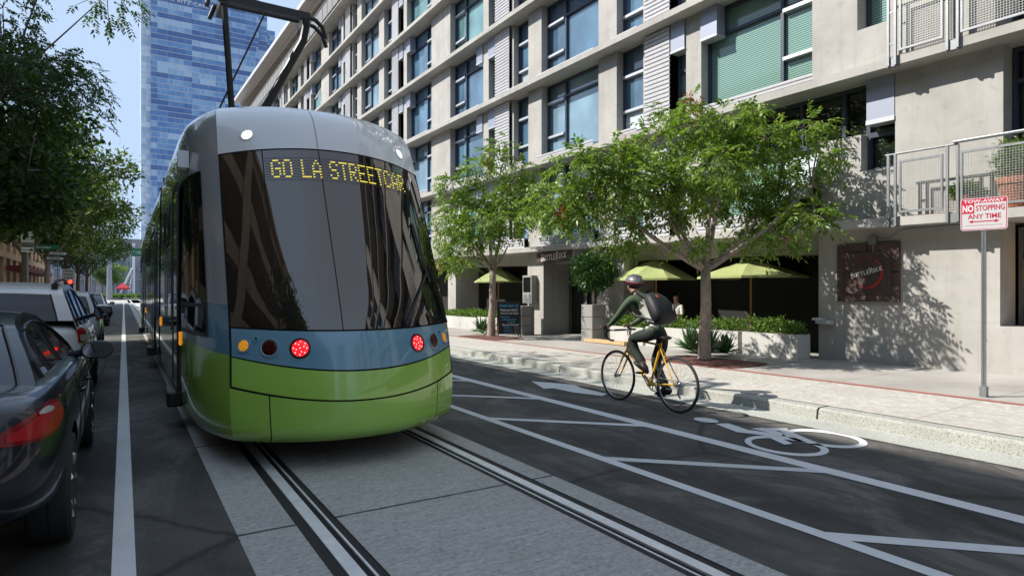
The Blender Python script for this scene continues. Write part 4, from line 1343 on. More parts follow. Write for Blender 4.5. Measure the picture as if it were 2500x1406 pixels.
street_tree('street_tree', 'wide green pinnate-leaved tree beside the cyclist, with russet pods and a forked pale trunk', (9.1, 7.83, 0.2), c1, dpt(1722, 645, d1), 0.108,
            [dpt(1735, 430, d1), dpt(1640, 545, d1-0.3), dpt(1850, 530, d1+0.4), dpt(1600, 420, d1+0.3), dpt(1470, 470, d1-0.4), dpt(1770, 340, d1+0.2), dpt(1980, 450, d1-0.2)], 3, 640, M['leaf'], M['bark'], True, 'street trees along the right pavement', 12)
d2 = 9.13*SN + 15.72*CS
L2 = [(1105,445,45,30),(1170,405,50,32),(1212,375,45,26),(1275,412,45,30),(1120,500,55,40),(1190,475,65,42),(1258,465,55,42),(1105,560,42,34),(1170,555,65,42),(1240,545,55,42),
      (1125,620,48,30),(1085,600,30,34),(1180,600,50,25),(1288,525,34,34),(1100,660,28,26),(1140,650,34,24),(1225,345,24,20),(1280,455,40,35),(1215,510,60,40),(1075,640,22,30),(1310,500,24,24)]
c2 = clumps_from(L2, d2, 12, 1.1)
street_tree('street_tree', 'smaller green tree beside the chalkboard sign, with a slim pale trunk', (9.13, 15.72, 0.16), c2, dpt(1203, 650, d2), 0.11,
            [dpt(1190, 520, d2), dpt(1240, 600, d2), dpt(1150, 590, d2-0.3), dpt(1240, 460, d2+0.3), dpt(1120, 500, d2)], 4, 560, M['leaf'], M['bark'], True, 'street trees along the right pavement', 7)
# left-hand row, seen against the light
def crown(cx, cy, cz, R_, n, seed):
    rr = random.Random(seed); out = []
    for k in range(n):
        a = rr.uniform(0, 2*math.pi); q = R_*math.sqrt(rr.uniform(0.02, 1)); z = rr.uniform(-1, 1)
        f = math.sqrt(max(0.15, 1-z*z))
        out.append((Vector((cx + q*f*math.cos(a), cy + q*f*math.sin(a), cz + z*R_*0.62)), (rr.uniform(0.7,1.15), rr.uniform(0.7,1.15), rr.uniform(0.4,0.62))))
    return out
LEFT = [(-3.5, 16.3, 7.6, 4.0, 58, 'dark leafy tree nearest the camera on the left, overhanging the top of the frame'),
        (-3.6, 21.8, 5.6, 3.3, 36, 'dark leafy tree on the left behind the nearest one, above the white cars'),
        (-3.6, 33.0, 6.2, 3.5, 38, 'sunlit leafy tree on the left whose thin trunk stands behind the parking sign'),
        (-3.5, 41.0, 6.4, 3.5, 38, 'leafy left-hand tree with a pale forked trunk right of the parking sign'),
        (-3.4, 52.0, 6.6, 3.9, 38, 'dark leafy tree over the one-way signs'),
        (-3.3, 63.0, 6.6, 4.1, 36, 'dark leafy tree with its trunk just right of the traffic signal'),
        (-3.2, 75.0, 6.8, 4.4, 36, 'dark round-headed tree furthest up the left row, nearest the crossing')]
for i, (x, y, z, R_, n, lab) in enumerate(LEFT):
    cl = crown(x, y, z, R_, n, 30+i)
    far = y > 28
    street_tree('street_tree', lab, (x, y, 0.146), cl, (x+0.1, y, 3.1), 0.15, [(x+0.9, y+0.4, 4.6), (x-0.9, y-0.3, 4.8), (x+0.2, y-0.9, 5.4), (x-0.2, y+1.0, 5.2), (x+1.5, y-0.4, 5.6)], 50+i,
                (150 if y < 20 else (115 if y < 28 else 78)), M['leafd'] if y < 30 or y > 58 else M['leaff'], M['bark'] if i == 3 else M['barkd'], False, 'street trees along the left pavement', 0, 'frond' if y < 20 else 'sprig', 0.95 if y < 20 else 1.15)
# trees behind the camera on the left, seen in the windscreen
for i, y in enumerate((0.4, -9.0)):
    cl = crown(-3.9, y, 5.2, 2.4, 22, 70+i)
    street_tree('street_tree', ['slender tree behind the viewer, reflected in the windscreen', 'second slender tree behind the viewer, further down the street'][i], (-3.9, y, 0.146), cl, (-3.9, y, 2.6), 0.11, [(-3.4, y, 4), (-4.3, y+0.4, 4.4), (-3.9, y-0.5, 5.0)], 80+i, 60, M['leaff'], M['barkd'], False, 'street trees along the left pavement', 0, 'sprig', 1.0)

# planters, shrubs, agaves, topiary
def shrub(base, ext, label, seed, n=260, leaf=0.06, m='shrub', group=None, name='shrub'):
    rs = np.random.RandomState(seed); o = empty(name, base, label, 'shrub', group)
    cs = []
    ys = np.arange(-ext[1]+0.12, ext[1], 0.24)
    if len(ys) == 0: ys = [0.0]
    for y in ys:
        cs.append((Vector(base) + Vector((rs.uniform(-0.05,0.05), float(y), ext[2]*rs.uniform(0.35, 0.7))), (ext[0], 0.2, ext[2]*rs.uniform(0.35, 0.6))))
    C, D = zip(*[clump_points(rs, c, r, n, 0.3) for c, r in cs])
    C, D = np.concatenate(C), np.concatenate(D)
    np_leaves('foliage', sprigs(rs, C, D, leaf, leaf*0.5, 3, 0.5, 0.0), M[m], o)
    mb = MB()
    for c, r in cs:
        for k in range(4):
            a = Vector((c.x + rs.uniform(-0.06,0.06), c.y + rs.uniform(-0.08,0.08), base[2]))
            mb.tube([a, a.lerp(c, 0.6) + Vector((rs.uniform(-0.04,0.04), rs.uniform(-0.05,0.05), 0)), c + Vector((rs.uniform(-0.1,0.1), rs.uniform(-0.12,0.12), r[2]*0.8))], [0.008, 0.006, 0.003], 5)
    mb.build('stem', M['barkd'], o, smooth=True)
    return o
def planter(x0, x1, y0, y1, z1, label, shrub_label, seed, m='conc2', n=100, h=0.29, leaf=0.06):
    zb = min(walk_z(x0, y0), walk_z(x0, y1)) - 0.02
    o = empty('planter_box', ((x0+x1)/2, (y0+y1)/2, walk_z(x0, (y0+y1)/2)), label, 'planter', 'long concrete planters along the terrace')
    t = 0.06
    mb = MB()
    mb.box(x0, x0+t, y0, y1, zb, z1); mb.box(x1-t, x1, y0, y1, zb, z1); mb.box(x0+t, x1-t, y0, y0+t, zb, z1); mb.box(x0+t, x1-t, y1-t, y1, zb, z1)
    mb.build('box', M[m], o)
    mb = MB(); mb.box(x0+t, x1-t, y0+t, y1-t, zb+0.05, z1-0.05); mb.build('soil', M['mulch'], o)
    shrub(((x0+x1)/2, (y0+y1)/2, z1-0.05), (0.17, (y1-y0)/2-0.05, h), shrub_label, seed, n, leaf, group='shrubs in the terrace planters')
planter(10.70, 11.12, 7.02, 8.24, 0.66, 'pale concrete planter nearest the dark wall sign, at the end of the terrace', 'light green shrub in the planter nearest the wall sign', 101)
planter(10.70, 11.12, 8.34, 9.62, 0.66, 'pale concrete planter in the middle, directly behind the tree trunk', 'light green shrub in the planter right behind the tree trunk', 102)
planter(10.70, 11.12, 9.72, 11.0, 0.64, 'pale concrete planter behind the cyclist, left of the tree trunk', 'light green shrub in the planter behind the backpack', 103)
planter(10.70, 11.12, 11.1, 12.3, 0.60, 'shaded concrete planter between the tall pot and the cyclist', 'dark green shrub in the planter left of the cyclist', 104)
planter(10.75, 11.15, 17.55, 19.5, 0.60, 'grey concrete planter behind the chalkboard, left of the door', 'dark green shrub in the planter behind the chalkboard', 105)
planter(10.75, 11.15, 19.6, 22.6, 0.56, 'grey concrete planter furthest up the street, beside the tram', 'dark green shrub in the planter beside the tram', 106)
def tall_pot(x, y, w, h, label):
    z = walk_z(x, y) - 0.01
    o = empty('tall_pot', (x, y, z), label, 'planter', 'tall square concrete pots by the door')
    mb = MB(); k = 3
    for i in range(k):
        mb.box(x-w/2, x+w/2, y-w/2, y+w/2, z + h*i/k + 0.006, z + h*(i+1)/k - 0.006)
    b = mb.build('block', M['conc3'], o); bevel(b, 0.008)
    mb = MB(); mb.box(x-w/2+0.015, x+w/2-0.015, y-w/2+0.015, y+w/2-0.015, z, z+h-0.01); mb.build('core', M['gap'], o)
    return z + h
Yp, zp = xpt(1449, 800, 10.55)
zt = tall_pot(10.55, Yp, 0.46, 0.98, 'tall grey concrete pot holding the round clipped tree, right of the door')
Yq, zq = xpt(1280, 790, 10.6)
zt2 = tall_pot(10.6, Yq, 0.46, 0.92, 'tall grey concrete pot without a tree, behind the chalkboard')
o = empty('topiary_tree', (10.55, Yp, zt), 'small clipped bay tree with a round dark green head in a tall pot', 'tree')
mb = MB(); mb.tube([(10.55, Yp, zt-0.1), (10.56, Yp+0.02, zt+0.35), (10.55, Yp, zt+0.75)], [0.045, 0.038, 0.03], 10); mb.build('trunk', M['bark'], o, smooth=True)
rs = np.random.RandomState(7)
C, D = clump_points(rs, (10.55, Yp, zt+0.86), (0.56, 0.56, 0.47), 1500, 0.45)
np_leaves('crown', sprigs(rs, C, D, 0.095, 0.034, 4, 0.5, -0.1), M['leafb'], o)
def agave(x, y, r, label, seed, nb=46):
    z = walk_z(x, y); rs = random.Random(seed)
    o = empty('agave', (x, y, z), label, 'plant', 'agaves at the feet of the trees')
    mb = MB()
    for k in range(nb):
        a = k*2.39996 + rs.uniform(-0.2, 0.2); el = R(rs.uniform(8, 82)) if k > 6 else R(rs.uniform(60, 85))
        L_ = r*rs.uniform(0.75, 1.15); w = 0.036*rs.uniform(0.8, 1.2)
        d = Vector((math.cos(a)*math.cos(el), math.sin(a)*math.cos(el), math.sin(el))); s = Vector((-math.sin(a), math.cos(a), 0))
        u = d.cross(s)*-1
        rows = []
        for t in (0, 0.15, 0.4, 0.7, 0.9, 1.0):
            c = Vector((x, y, z+0.05)) + d*L_*t - Vector((0,0,1))*L_*0.22*t*t*math.cos(el)
            ww = w*(0.75 + 1.2*t*(1-t)*1.6)*(1-t**3) + 0.002
            rows.append([c - s*ww + u*ww*0.35, c - u*ww*0.05, c + s*ww + u*ww*0.35])
        mb.grid(rows)
    mb.build('blades', M['agave'], o, smooth=True, sharp=None)
for (px, py, r, sd, lab) in ((1722, 878, 0.66, 1, 'large agave directly in front of the bigger tree'), (1686, 862, 0.56, 2, 'agave left of the large one, just above the rear bicycle wheel'), (1768, 872, 0.42, 3, 'small agave right of the large one at the bigger tree'),
                         (1178, 812, 0.55, 4, 'agave left of the trunk of the smaller tree'), (1198, 818, 0.48, 5, 'agave between the smaller trunk and the chalkboard')):
    x, y = gpt(px, py, 0.17)
    agave(x, y, r, lab, sd)
def mulch(x0, x1, y0, y1):
    mb = MB(); n = 24; cx, cy = (x0+x1)/2, (y0+y1)/2
    pts = []
    for k in range(n):
        a = 2*math.pi*k/n; q = 1/max(abs(math.cos(a)), abs(math.sin(a)))**0.8
        x, y = cx + (x1-x0)/2*math.cos(a)*q, cy + (y1-y0)/2*math.sin(a)*q
        pts.append((x, y, walk_z(x, y)+0.008))
    c = (cx, cy, walk_z(cx, cy)+0.05)
    for k in range(n): mb.face([c, pts[k], pts[(k+1)%n]])
    tag(mb.build('bark_mulch', M['mulch'], smooth=True), kind='stuff')
mulch(8.54, 9.62, 6.75, 8.75); mulch(8.54, 9.6, 14.5, 16.9)

# ------------------------------------------------------------------ parked cars
from mathutils.bvhtree import BVHTree
def evaluated(o, name):
    dg = bpy.context.evaluated_depsgraph_get(); dg.update()
    me = bpy.data.meshes.new_from_object(o.evaluated_get(dg)); me.name = name
    return me
def bvh_of(me):
    return BVHTree.FromPolygons([v.co.copy() for v in me.vertices], [tuple(p.vertices) for p in me.polygons])
def m_car(name, col, met=0.0):
    m, nt, N, L, b = nodes(name)
    v = position(nt)
    c = mixc(nt, ramp(nt, noise(nt, 3.0, 5, 0.6, v), [(0.45, 0.0), (0.8, 0.25)]), col, tuple(k*0.8+0.02 for k in col))
    L.new(c, b.inputs['Base Color']); b.inputs['Metallic'].default_value = met; b.inputs['Roughness'].default_value = 0.35
    b.inputs['Coat Weight'].default_value = 0.6; b.inputs['Coat Roughness'].default_value = 0.025; b.inputs['Specular IOR Level'].default_value = 0.3
    return m
M['car_dark'] = m_car('midnight_blue_car_paint', (0.006, 0.010, 0.020))
M['car_white'] = m_car('white_car_paint', (0.78, 0.77, 0.74))
M['car_white2'] = m_car('cool_white_car_paint', (0.78, 0.79, 0.80))
M['car_glass'] = mat('car_glass', (0.012, 0.02, 0.03), 0.03, ior=1.6)
M['tyre'] = mat('tyre_rubber', (0.02, 0.02, 0.021), 0.75)
M['rim'] = mat('alloy_rim', (0.5, 0.51, 0.53), 0.3, 0.8)
M['tail'] = mat('red_tail_lens', (0.42, 0.012, 0.02), 0.2)
M['taild'] = mat('deep_red_tail_lens', (0.22, 0.006, 0.012), 0.2)
M['clear'] = mat('clear_lens', (0.55, 0.53, 0.52), 0.1, coat=1.0)
M['plate'] = mat('plate_white', (0.6, 0.6, 0.6), 0.5)

def car(name, label, loc, paint, stations, profile, L_, wb, wr, belt, wheels, tail, wheel_r=0.32, rails=False, rear_lean=0.25, glass_side=(), mirror=None, pillar=0.9, spoiler=False, group='cars parked along the left kerb'):
    """car standing with its rear axle end at local y = 0, nose towards +y"""
    o = empty(name, loc, label, 'car', group)
    X0, Y0_, Z0 = loc
    mb = MB(); rows = []
    for (y, w, zb, zs, zd) in stations:
        half = [(0.0, zb), (0.55*w, zb), (0.90*w, zb+0.02), (0.975*w, zb+0.13), (1.0*w, zb+0.5*(zs-zb)), (0.995*w, zb+0.72*(zs-zb)), (0.965*w, zs-0.045), (0.90*w, zs), (0.72*w, zd), (0.35*w, zd+0.012), (0.0, zd+0.016)]
        ring = [(x, z) for x, z in half] + [(-x, z) for x, z in half[-2:0:-1]]
        t = max(0.0, 1 - y/0.5) if y < 0.5 else 0.0
        rows.append([Vector((x, y + t*rear_lean*max(0, z-0.55), z)) for x, z in ring])
    mb.grid(rows, 0, True)
    mb.face(rows[0]); mb.face(rows[-1][::-1])
    tmp = mb.build('tmp', paint)
    subsurf(tmp, 2)
    cyls = []
    for y in wheels:
        for s in (-1, 1):
            c = MB(); ww = 0.95
            c.lathe([(wheel_r+0.055, min(s*0.58, s*1.2)), (wheel_r+0.055, max(s*0.58, s*1.2))], (0, y, wheel_r), 40, axis='x')
            co = c.build('cut', M['black']); 
            md = tmp.modifiers.new('b', 'BOOLEAN'); md.operation = 'DIFFERENCE'; md.object = co; md.solver = 'EXACT'; cyls.append(co)
    me = evaluated(tmp, 'body')
    bpy.data.objects.remove(tmp)
    for c in cyls: bpy.data.objects.remove(c)
    for p in me.polygons: p.use_smooth = True
    me.set_sharp_from_angle(angle=R(38))
    body = bpy.data.objects.new('body', me); COL.objects.link(body); body.parent = o; ORG[body] = Vector(loc)
    tree = bvh_of(me)
    org = Vector(loc)
    def hit(p, d):
        h = tree.ray_cast(Vector(p), Vector(d).normalized())
        return h
    def put(pts2, m, name, off=0.006, frm='corner', parent=o, sub=None):
        pass
    # greenhouse
    pr = [Vector((0, y, z)) for y, z in profile]
    def cat(t):
        n = len(pr)-1; f = min(max(t*n, 0), n-1e-6); i = int(f); u = f-i
        p0, p1, p2, p3 = pr[max(i-1,0)], pr[i], pr[i+1], pr[min(i+2,n)]
        return 0.5*((2*p1) + (p2-p0)*u + (2*p0-5*p1+4*p2-p3)*u*u + (3*p1-p0-3*p2+p3)*u**3)
    zmax = max(z for y, z in profile)
    def hw(z): 
        q = min(1.0, max(0.0, (z-belt)/(zmax-belt)))
        return wb + (wr-wb)*q**1.25
    NS, NT = 48, 14
    def top(i, t, off=0.0):
        c = cat(i/NS); w = hw(c.z)
        e = 1 - t*t
        y = c.y + (-0.07 if i < NS*0.3 else (0.09 if i > NS*0.7 else 0))*e*(1 if True else 0)
        return org + Vector((t*w, y, c.z + 0.028*e*min(1, (c.z-belt)/0.2) + off))
    n = len(profile)-1
    iR, iF = int(NS*glass_side[0]), int(NS*glass_side[1])
    ts = [-1 + 2*j/NT for j in range(NT+1)]
    g = MB(); g.grid([[top(i, t) for t in ts] for i in range(iR, iF+1)]); g.build('roof', paint, o, smooth=True)
    # pillars flanking front and rear glass
    pl = MB()
    for a, c in ((0, iR), (iF, NS)):
        for s in (-1, 1):
            tt = [s*(pillar + (1-pillar)*k/3) for k in range(4)]
            pl.grid([[top(i, t) for t in tt] for i in range(a, c+1)])
    for s in (-1, 1):
        rows = []
        for i in range(NS+1):
            c = cat(i/NS); w = hw(c.z)
            rows.append([org + Vector((s*(w + (wb+0.015-w)*k/5), c.y, c.z + (belt-0.03-c.z)*k/5)) for k in range(6)])
        pl.grid(rows)
    pl.build('pillars', paint, o, smooth=True, sharp=50)
    tg = [pillar*(-1 + 2*j/NT) for j in range(NT+1)]
    g = MB(); g.grid([[top(i, t, -0.004) for t in tg] for i in range(0, iR+1)]); g.build('rear_window', M['car_glass'], o, smooth=True)
    g = MB(); g.grid([[top(i, t, -0.004) for t in tg] for i in range(iF, NS+1)]); g.build('windscreen', M['car_glass'], o, smooth=True)
    # black rubber surround of the rear glass
    for s in (-1, 1):
        g = MB(); g.tube([top(i, s*pillar, 0.003) for i in range(0, iR+1, 2)], 0.009, 6); g.build('glass_seal', M['black'], o, smooth=True)
    # side glass
    ys = [cat(i/NS) for i in range(NS+1)]
    ymin, ymax = ys[0].y, ys[-1].y
    def ztop(y):
        best = belt
        for a, c in zip(ys[:-1], ys[1:]):
            if a.y <= y <= c.y and c.y > a.y: best = max(best, a.z + (c.z-a.z)*(y-a.y)/(c.y-a.y))
        return best
    for s in (-1, 1):
        for (ya, yb) in glass_side[2]:
            rows = []; fr_ = []
            for k in range(15):
                y = ya + (yb-ya)*k/14
                zt_ = ztop(y) - 0.065; z0 = belt + 0.012
                if zt_ < z0 + 0.004: zt_ = z0 + 0.004
                row = []
                for q in range(6):
                    z = z0 + (zt_-z0)*q/5
                    zz = ztop(y); wtop = hw(zz); f = (zz-z)/max(0.02, (zz-belt+0.03))
                    row.append(org + Vector((s*(wtop + (wb+0.015-wtop)*f + 0.006), y, z)))
                rows.append(row)
            g = MB(); g.grid(rows if s < 0 else [r[::-1] for r in rows])
            wdw = g.build('side_window', M['car_glass'], o, smooth=True)
            f_ = MB(); loop = [r[0] for r in rows] + [r[-1] for r in rows[::-1]]
            f_.tube([p + Vector((s*0.002,0,0)) for p in loop + [loop[0]]], 0.010, 6); f_.build('trim', M['black'], wdw, smooth=True)
    # tail lamps wrapped on the corner: list of (material, polygon rows in (u, z)), u runs from the rear face round the corner
    for s in (-1, 1):
        root = None
        for (mt, u0, u1, fz0, fz1, off) in tail:
            rows = []
            for k in range(15):
                u = u0 + (u1-u0)*k/14; z0, z1 = fz0((k/14)), fz1((k/14))
                row = []
                for q in range(9):
                    z = z0 + (z1-z0)*q/8
                    a = u*math.pi/2                     # 0: straight behind, 1: straight from the side
                    cxx, cyy = 0.55, 0.60
                    src = Vector((s*(cxx + 2*math.sin(a)), cyy - 2*math.cos(a), z)); dr = Vector((-s*math.sin(a), math.cos(a), 0))
                    h = hit(src, dr)
                    pnt = (h[0] - dr*off) if h[0] is not None else Vector((s*0.8, 0.2, z))
                    row.append(org + pnt)
                rows.append(row)
            g = MB(); g.grid(rows if s < 0 else [r[::-1] for r in rows])
            ob = g.build('tail_lamp' if root is None else 'lens', mt, o if root is None else root, smooth=True)
            root = root or ob
    # wheels
    for y in wheels:
        for s in (-1, 1):
            xw = s*(stations[len(stations)//2][1]-0.115)
            t = MB(); r = wheel_r
            t.lathe([(r*0.64, -0.10), (r*0.93, -0.105), (r*0.985, -0.085), (r, -0.05), (r, -0.006), (r-0.006, -0.004), (r-0.006, 0.004), (r, 0.006), (r, 0.05), (r*0.985, 0.085), (r*0.93, 0.105), (r*0.64, 0.10)], org + Vector((xw, y, r)), 40, axis='x')
            wo = t.build('wheel', M['tyre'], o, smooth=True, sharp=30)
            t = MB(); c = org + Vector((xw, y, r))
            t.lathe([(r*0.66, -s*0.02), (r*0.66, s*0.095), (r*0.60, s*0.09), (r*0.57, s*0.05)], c, 32, axis='x')
            t.lathe([(0.0, s*0.075), (r*0.17, s*0.07), (r*0.19, s*0.03)], c, 20, axis='x')
            for k in range(7):
                a = 2*math.pi*k/7
                t.tube([c + Vector((s*0.065, math.cos(a)*r*0.15, math.sin(a)*r*0.15)), c + Vector((s*0.082, math.cos(a)*r*0.61, math.sin(a)*r*0.61))], [0.022, 0.03], 6)
            t.lathe([(0.0, s*0.02), (r*0.6, s*0.022)], c, 24, axis='x', m=1)
            t.build('rim', [M['rim'], M['black']], wo, smooth=True)
    # mirrors
    if mirror:
        my, mz, mw, mh = mirror
        for s in (-1, 1):
            c = org + Vector((s*(wb+0.21), my, mz))
            t = MB()
            rows = []
            for k, (dy, q) in enumerate(((-0.055, 0.86), (-0.05, 0.97), (-0.01, 1.0), (0.05, 0.85), (0.085, 0.45), (0.09, 0.1))):
                rows.append([c + Vector((mw*q*math.copysign(abs(math.cos(a))**0.8, math.cos(a)), dy, mh*q*math.copysign(abs(math.sin(a))**0.8, math.sin(a)))) for a in [2*math.pi*j/24 for j in range(24)]])
            t.grid(rows, 0, True); t.face(rows[-1], 0)
            t.tube([org + Vector((s*(wb-0.02), my+0.06, mz-mh*0.7)), org + Vector((s*(wb+0.10), my+0.03, mz-mh*0.35))], 0.03, 8)
            mo = t.build('wing_mirror', M['black'] if paint is not M['car_dark'] else paint, o, smooth=True)
            t = MB(); t.face([c + Vector((mw*0.86*math.copysign(abs(math.cos(a))**0.8, math.cos(a)), -0.0545, mh*0.86*math.copysign(abs(math.sin(a))**0.8, math.sin(a)))) for a in [2*math.pi*j/24 for j in range(24)]][::-1])
            t.build('mirror_glass', mat('mirror_glass', (0.22,0.24,0.27), 0.03, 1.0) if 'mirror_glass' not in bpy.data.materials else bpy.data.materials['mirror_glass'], mo)
    # shut lines and handles projected on the sides
    def side(y, z, s, off=0.002):
        h = hit((s*2.5, y, z), (-s, 0, 0))
        return org + (h[0] + Vector((s*off, 0, 0)) if h[0] is not None else Vector((s*stations[5][1], y, z)))
    dl_ = [glass_side[2][-1][1]-0.05, glass_side[2][-1][0]-0.03] + ([glass_side[2][-2][0]+0.02] if len(glass_side[2]) > 1 else [])
    for s in (-1, 1):
        for y in dl_:
            sl_ = MB(); sl_.tube([side(y, z, s, 0.0) for z in span(0.36, belt-0.05, 10)], 0.0045, 5); sl_.build('door_gap', M['gap'], o)
    for s in (-1, 1):
        for y in dl_[1:]:
            t = MB(); t.tube([side(y+0.05, belt-0.14, s, 0.012), side(y+0.10, belt-0.135, s, 0.03), side(y+0.2, belt-0.135, s, 0.03), side(y+0.25, belt-0.14, s, 0.012)], 0.012, 6)
            t.build('door_handle', paint, o, smooth=True)
    # rear bumper strip, plate, rear hatch gap
    def rear(x, z, off=0.003):
        h = hit((x, -2, z), (0, 1, 0))
        return org + (h[0] - Vector((0, off, 0)) if h[0] is not None else Vector((x, 0, z)))
    t = MB(); t.grid([[rear(x, z, 0.006) for x in span(-0.16, 0.16, 6)][::-1] for z in span(0.70, 0.84, 4)]); t.build('number_plate', M['plate'], o)
    t = MB(); t.tube([rear(x, 0.60, 0.0) for x in span(-0.66, 0.66, 20)], 0.006, 5); t.build('bumper_gap', M['gap'], o)
    if rails:
        for s in (-1, 1):
            t = MB(); yy = span(profile[1][0]+0.25, profile[-2][0]-0.1, 12)
            def rt(y, dz): return org + Vector((s*(wr-0.05), y, ztop(y)+dz))
            t.tube([rt(yy[0]-0.05, 0.0)] + [rt(y, 0.065) for y in yy] + [rt(yy[-1]+0.05, 0.0)], 0.016, 8)
            for y in (yy[0], yy[-1]): t.box(org.x+s*(wr-0.05)-0.03, org.x+s*(wr-0.05)+0.03, org.y+y-0.07, org.y+y+0.05, org.z+ztop(y)-0.01, org.z+ztop(y)+0.06)
            t.build('roof_rail', M['black'], o, smooth=True, sharp=40)
    if spoiler:
        t = MB(); t.tube([rear(x, 0.93, 0.02) + Vector((0, 0.05 + 0.1*abs(x), 0.055)) for x in span(-0.6, 0.6, 12)], 0.03, 8); t.build('spoiler', paint, o, smooth=True)
    return o

K = lambda a, b2, c2=None: (lambda t: a + (b2-a)*t if c2 is None else (1-t)**2*a + 2*t*(1-t)*c2 + t*t*b2)
sed = [(0.0,0.62,0.40,0.82,0.85),(0.05,0.74,0.36,0.89,0.91),(0.22,0.835,0.33,0.93,0.95),(0.6,0.875,0.26,0.95,0.97),(1.2,0.89,0.2,0.96,0.97),(2.3,0.89,0.2,0.95,0.96),(3.1,0.89,0.2,0.93,0.95),(3.8,0.86,0.22,0.85,0.88),(4.3,0.78,0.25,0.74,0.78),(4.55,0.6,0.3,0.62,0.66)]
sedp = [(0.62,0.945),(1.0,1.13),(1.38,1.262),(1.95,1.31),(2.5,1.28),(2.95,1.14),(3.45,0.93)]
sedtail = [(M['taild'], 0.10, 0.93, K(0.75,0.80,0.72), K(0.80,0.87,0.96), 0.006), (M['tail'], 0.15, 0.88, K(0.765,0.81,0.74), K(0.79,0.86,0.935), 0.011), (M['clear'], 0.36, 0.60, K(0.86,0.86,0.85), K(0.868,0.868,0.90), 0.014)]
car('sedan', 'glossy dark blue sedan parked nearest the camera at the left edge', (-1.13, 3.55, 0.0), M['car_dark'], sed, sedp, 4.55, 0.735, 0.52, 0.93, (0.98, 3.62), sedtail, 0.315,
    glass_side=(0.32, 0.66, [(0.98, 1.42), (1.50, 2.12), (2.18, 3.15)]), mirror=(2.62, 0.985, 0.115, 0.075), spoiler=True)
suv = [(0.0,0.66,0.42,0.98,1.02),(0.04,0.79,0.36,1.03,1.06),(0.2,0.86,0.30,1.05,1.08),(0.6,0.885,0.27,1.06,1.08),(1.2,0.89,0.26,1.05,1.07),(2.3,0.89,0.26,1.03,1.05),(3.0,0.89,0.26,1.01,1.04),(3.7,0.87,0.28,0.95,0.99),(4.15,0.8,0.32,0.85,0.88),(4.35,0.62,0.38,0.7,0.74)]
suvp = [(0.13,1.13),(0.25,1.33),(0.46,1.49),(1.2,1.55),(2.0,1.55),(2.55,1.44),(3.25,1.03)]
suvtail = [(M['tail'], 0.30, 0.86, K(0.88,0.97,0.82), K(1.07,1.02,1.09), 0.008), (M['clear'], 0.34, 0.72, K(0.90,0.94,0.86), K(0.96,0.96,0.965), 0.014)]
car('suv', 'white sport utility with roof rails parked directly ahead of the dark sedan', (-1.24, 8.6, 0.0), M['car_white'], suv, suvp, 4.35, 0.77, 0.60, 1.03, (0.92, 3.5), suvtail, 0.35,
    rails=True, rear_lean=0.10, glass_side=(0.25, 0.66, [(0.42, 1.0), (1.06, 1.85), (1.92, 2.95)]), mirror=(2.55, 1.16, 0.12, 0.10), pillar=0.80)
hat = [(0.0,0.62,0.36,0.9,0.93),(0.05,0.75,0.30,0.95,0.97),(0.2,0.83,0.26,0.98,1.0),(0.6,0.86,0.22,0.98,1.0),(1.2,0.865,0.2,0.97,0.99),(2.0,0.865,0.2,0.96,0.98),(2.7,0.86,0.2,0.95,0.97),(3.3,0.84,0.22,0.90,0.93),(3.75,0.76,0.26,0.78,0.8),(3.95,0.6,0.32,0.65,0.68)]
hatp = [(0.16,0.97),(0.36,1.22),(0.60,1.42),(1.25,1.48),(1.9,1.47),(2.4,1.32),(3.05,0.96)]
hattail = [(M['tail'], 0.28, 0.86, K(0.80,0.86,0.76), K(0.92,0.92,0.95), 0.008), (M['clear'], 0.45, 0.62, K(0.82,0.82), K(0.86,0.86), 0.013)]
car('hatchback', 'white hatchback parked ahead of the white sport utility', (-1.32, 17.5, 0.0), M['car_white2'], hat, hatp, 3.95, 0.75, 0.58, 0.965, (0.72, 3.2), hattail, 0.31,
    rear_lean=0.12, glass_side=(0.29, 0.66, [(0.5, 0.95), (1.0, 1.65), (1.72, 2.75)]), mirror=(2.3, 1.03, 0.10, 0.07), pillar=0.86)
whites = [(M['tail'], 0.25, 0.85, K(0.72,0.76), K(0.86,0.88), 0.008)]
sed2p = [(0.55,0.96),(0.95,1.2),(1.38,1.38),(1.95,1.44),(2.5,1.40),(2.95,1.2),(3.45,0.95)]
car('sedan', 'white sedan furthest ahead in the parked row, before the sunlit crossing', (-1.42, 31.6, 0.0), M['car_white2'], sed, sed2p, 4.55, 0.755, 0.58, 0.95, (0.98, 3.62), whites, 0.315,
    glass_side=(0.36, 0.66, [(0.95, 1.42), (1.50, 2.12), (2.18, 3.15)]), mirror=(2.66, 0.98, 0.10, 0.07))

# ------------------------------------------------------------------ cyclist
BX = 5.67
RY, FY, WR = 5.29, 6.36, 0.34
BIKE = empty('bicycle', (BX, 5.8, 0.0), 'mustard yellow racing bicycle with drop bars, ridden in the bike lane', 'bicycle')
ylw = mat('mustard_bike_paint', (0.78, 0.42, 0.02), 0.3, coat=0.5)
chrome = mat('bike_alloy', (0.42, 0.43, 0.44), 0.3, 0.9)
bb = Vector((BX, 5.74, 0.29)); st = Vector((BX, 5.565, 0.80)); ht = Vector((BX, 6.125, 0.845)); hb = Vector((BX, 6.165, 0.70)); ra = Vector((BX, RY, WR)); fa = Vector((BX, FY, WR))
mb = MB()
mb.tube([st, ht], 0.014, 10); mb.tube([hb, bb], 0.0155, 10); mb.tube([bb, st, st + Vector((0,-0.01,0.03))], 0.0145, 10); mb.tube([ht + Vector((0,-0.008,0.02)), hb - Vector((0,-0.006,0.02))], 0.019, 12)
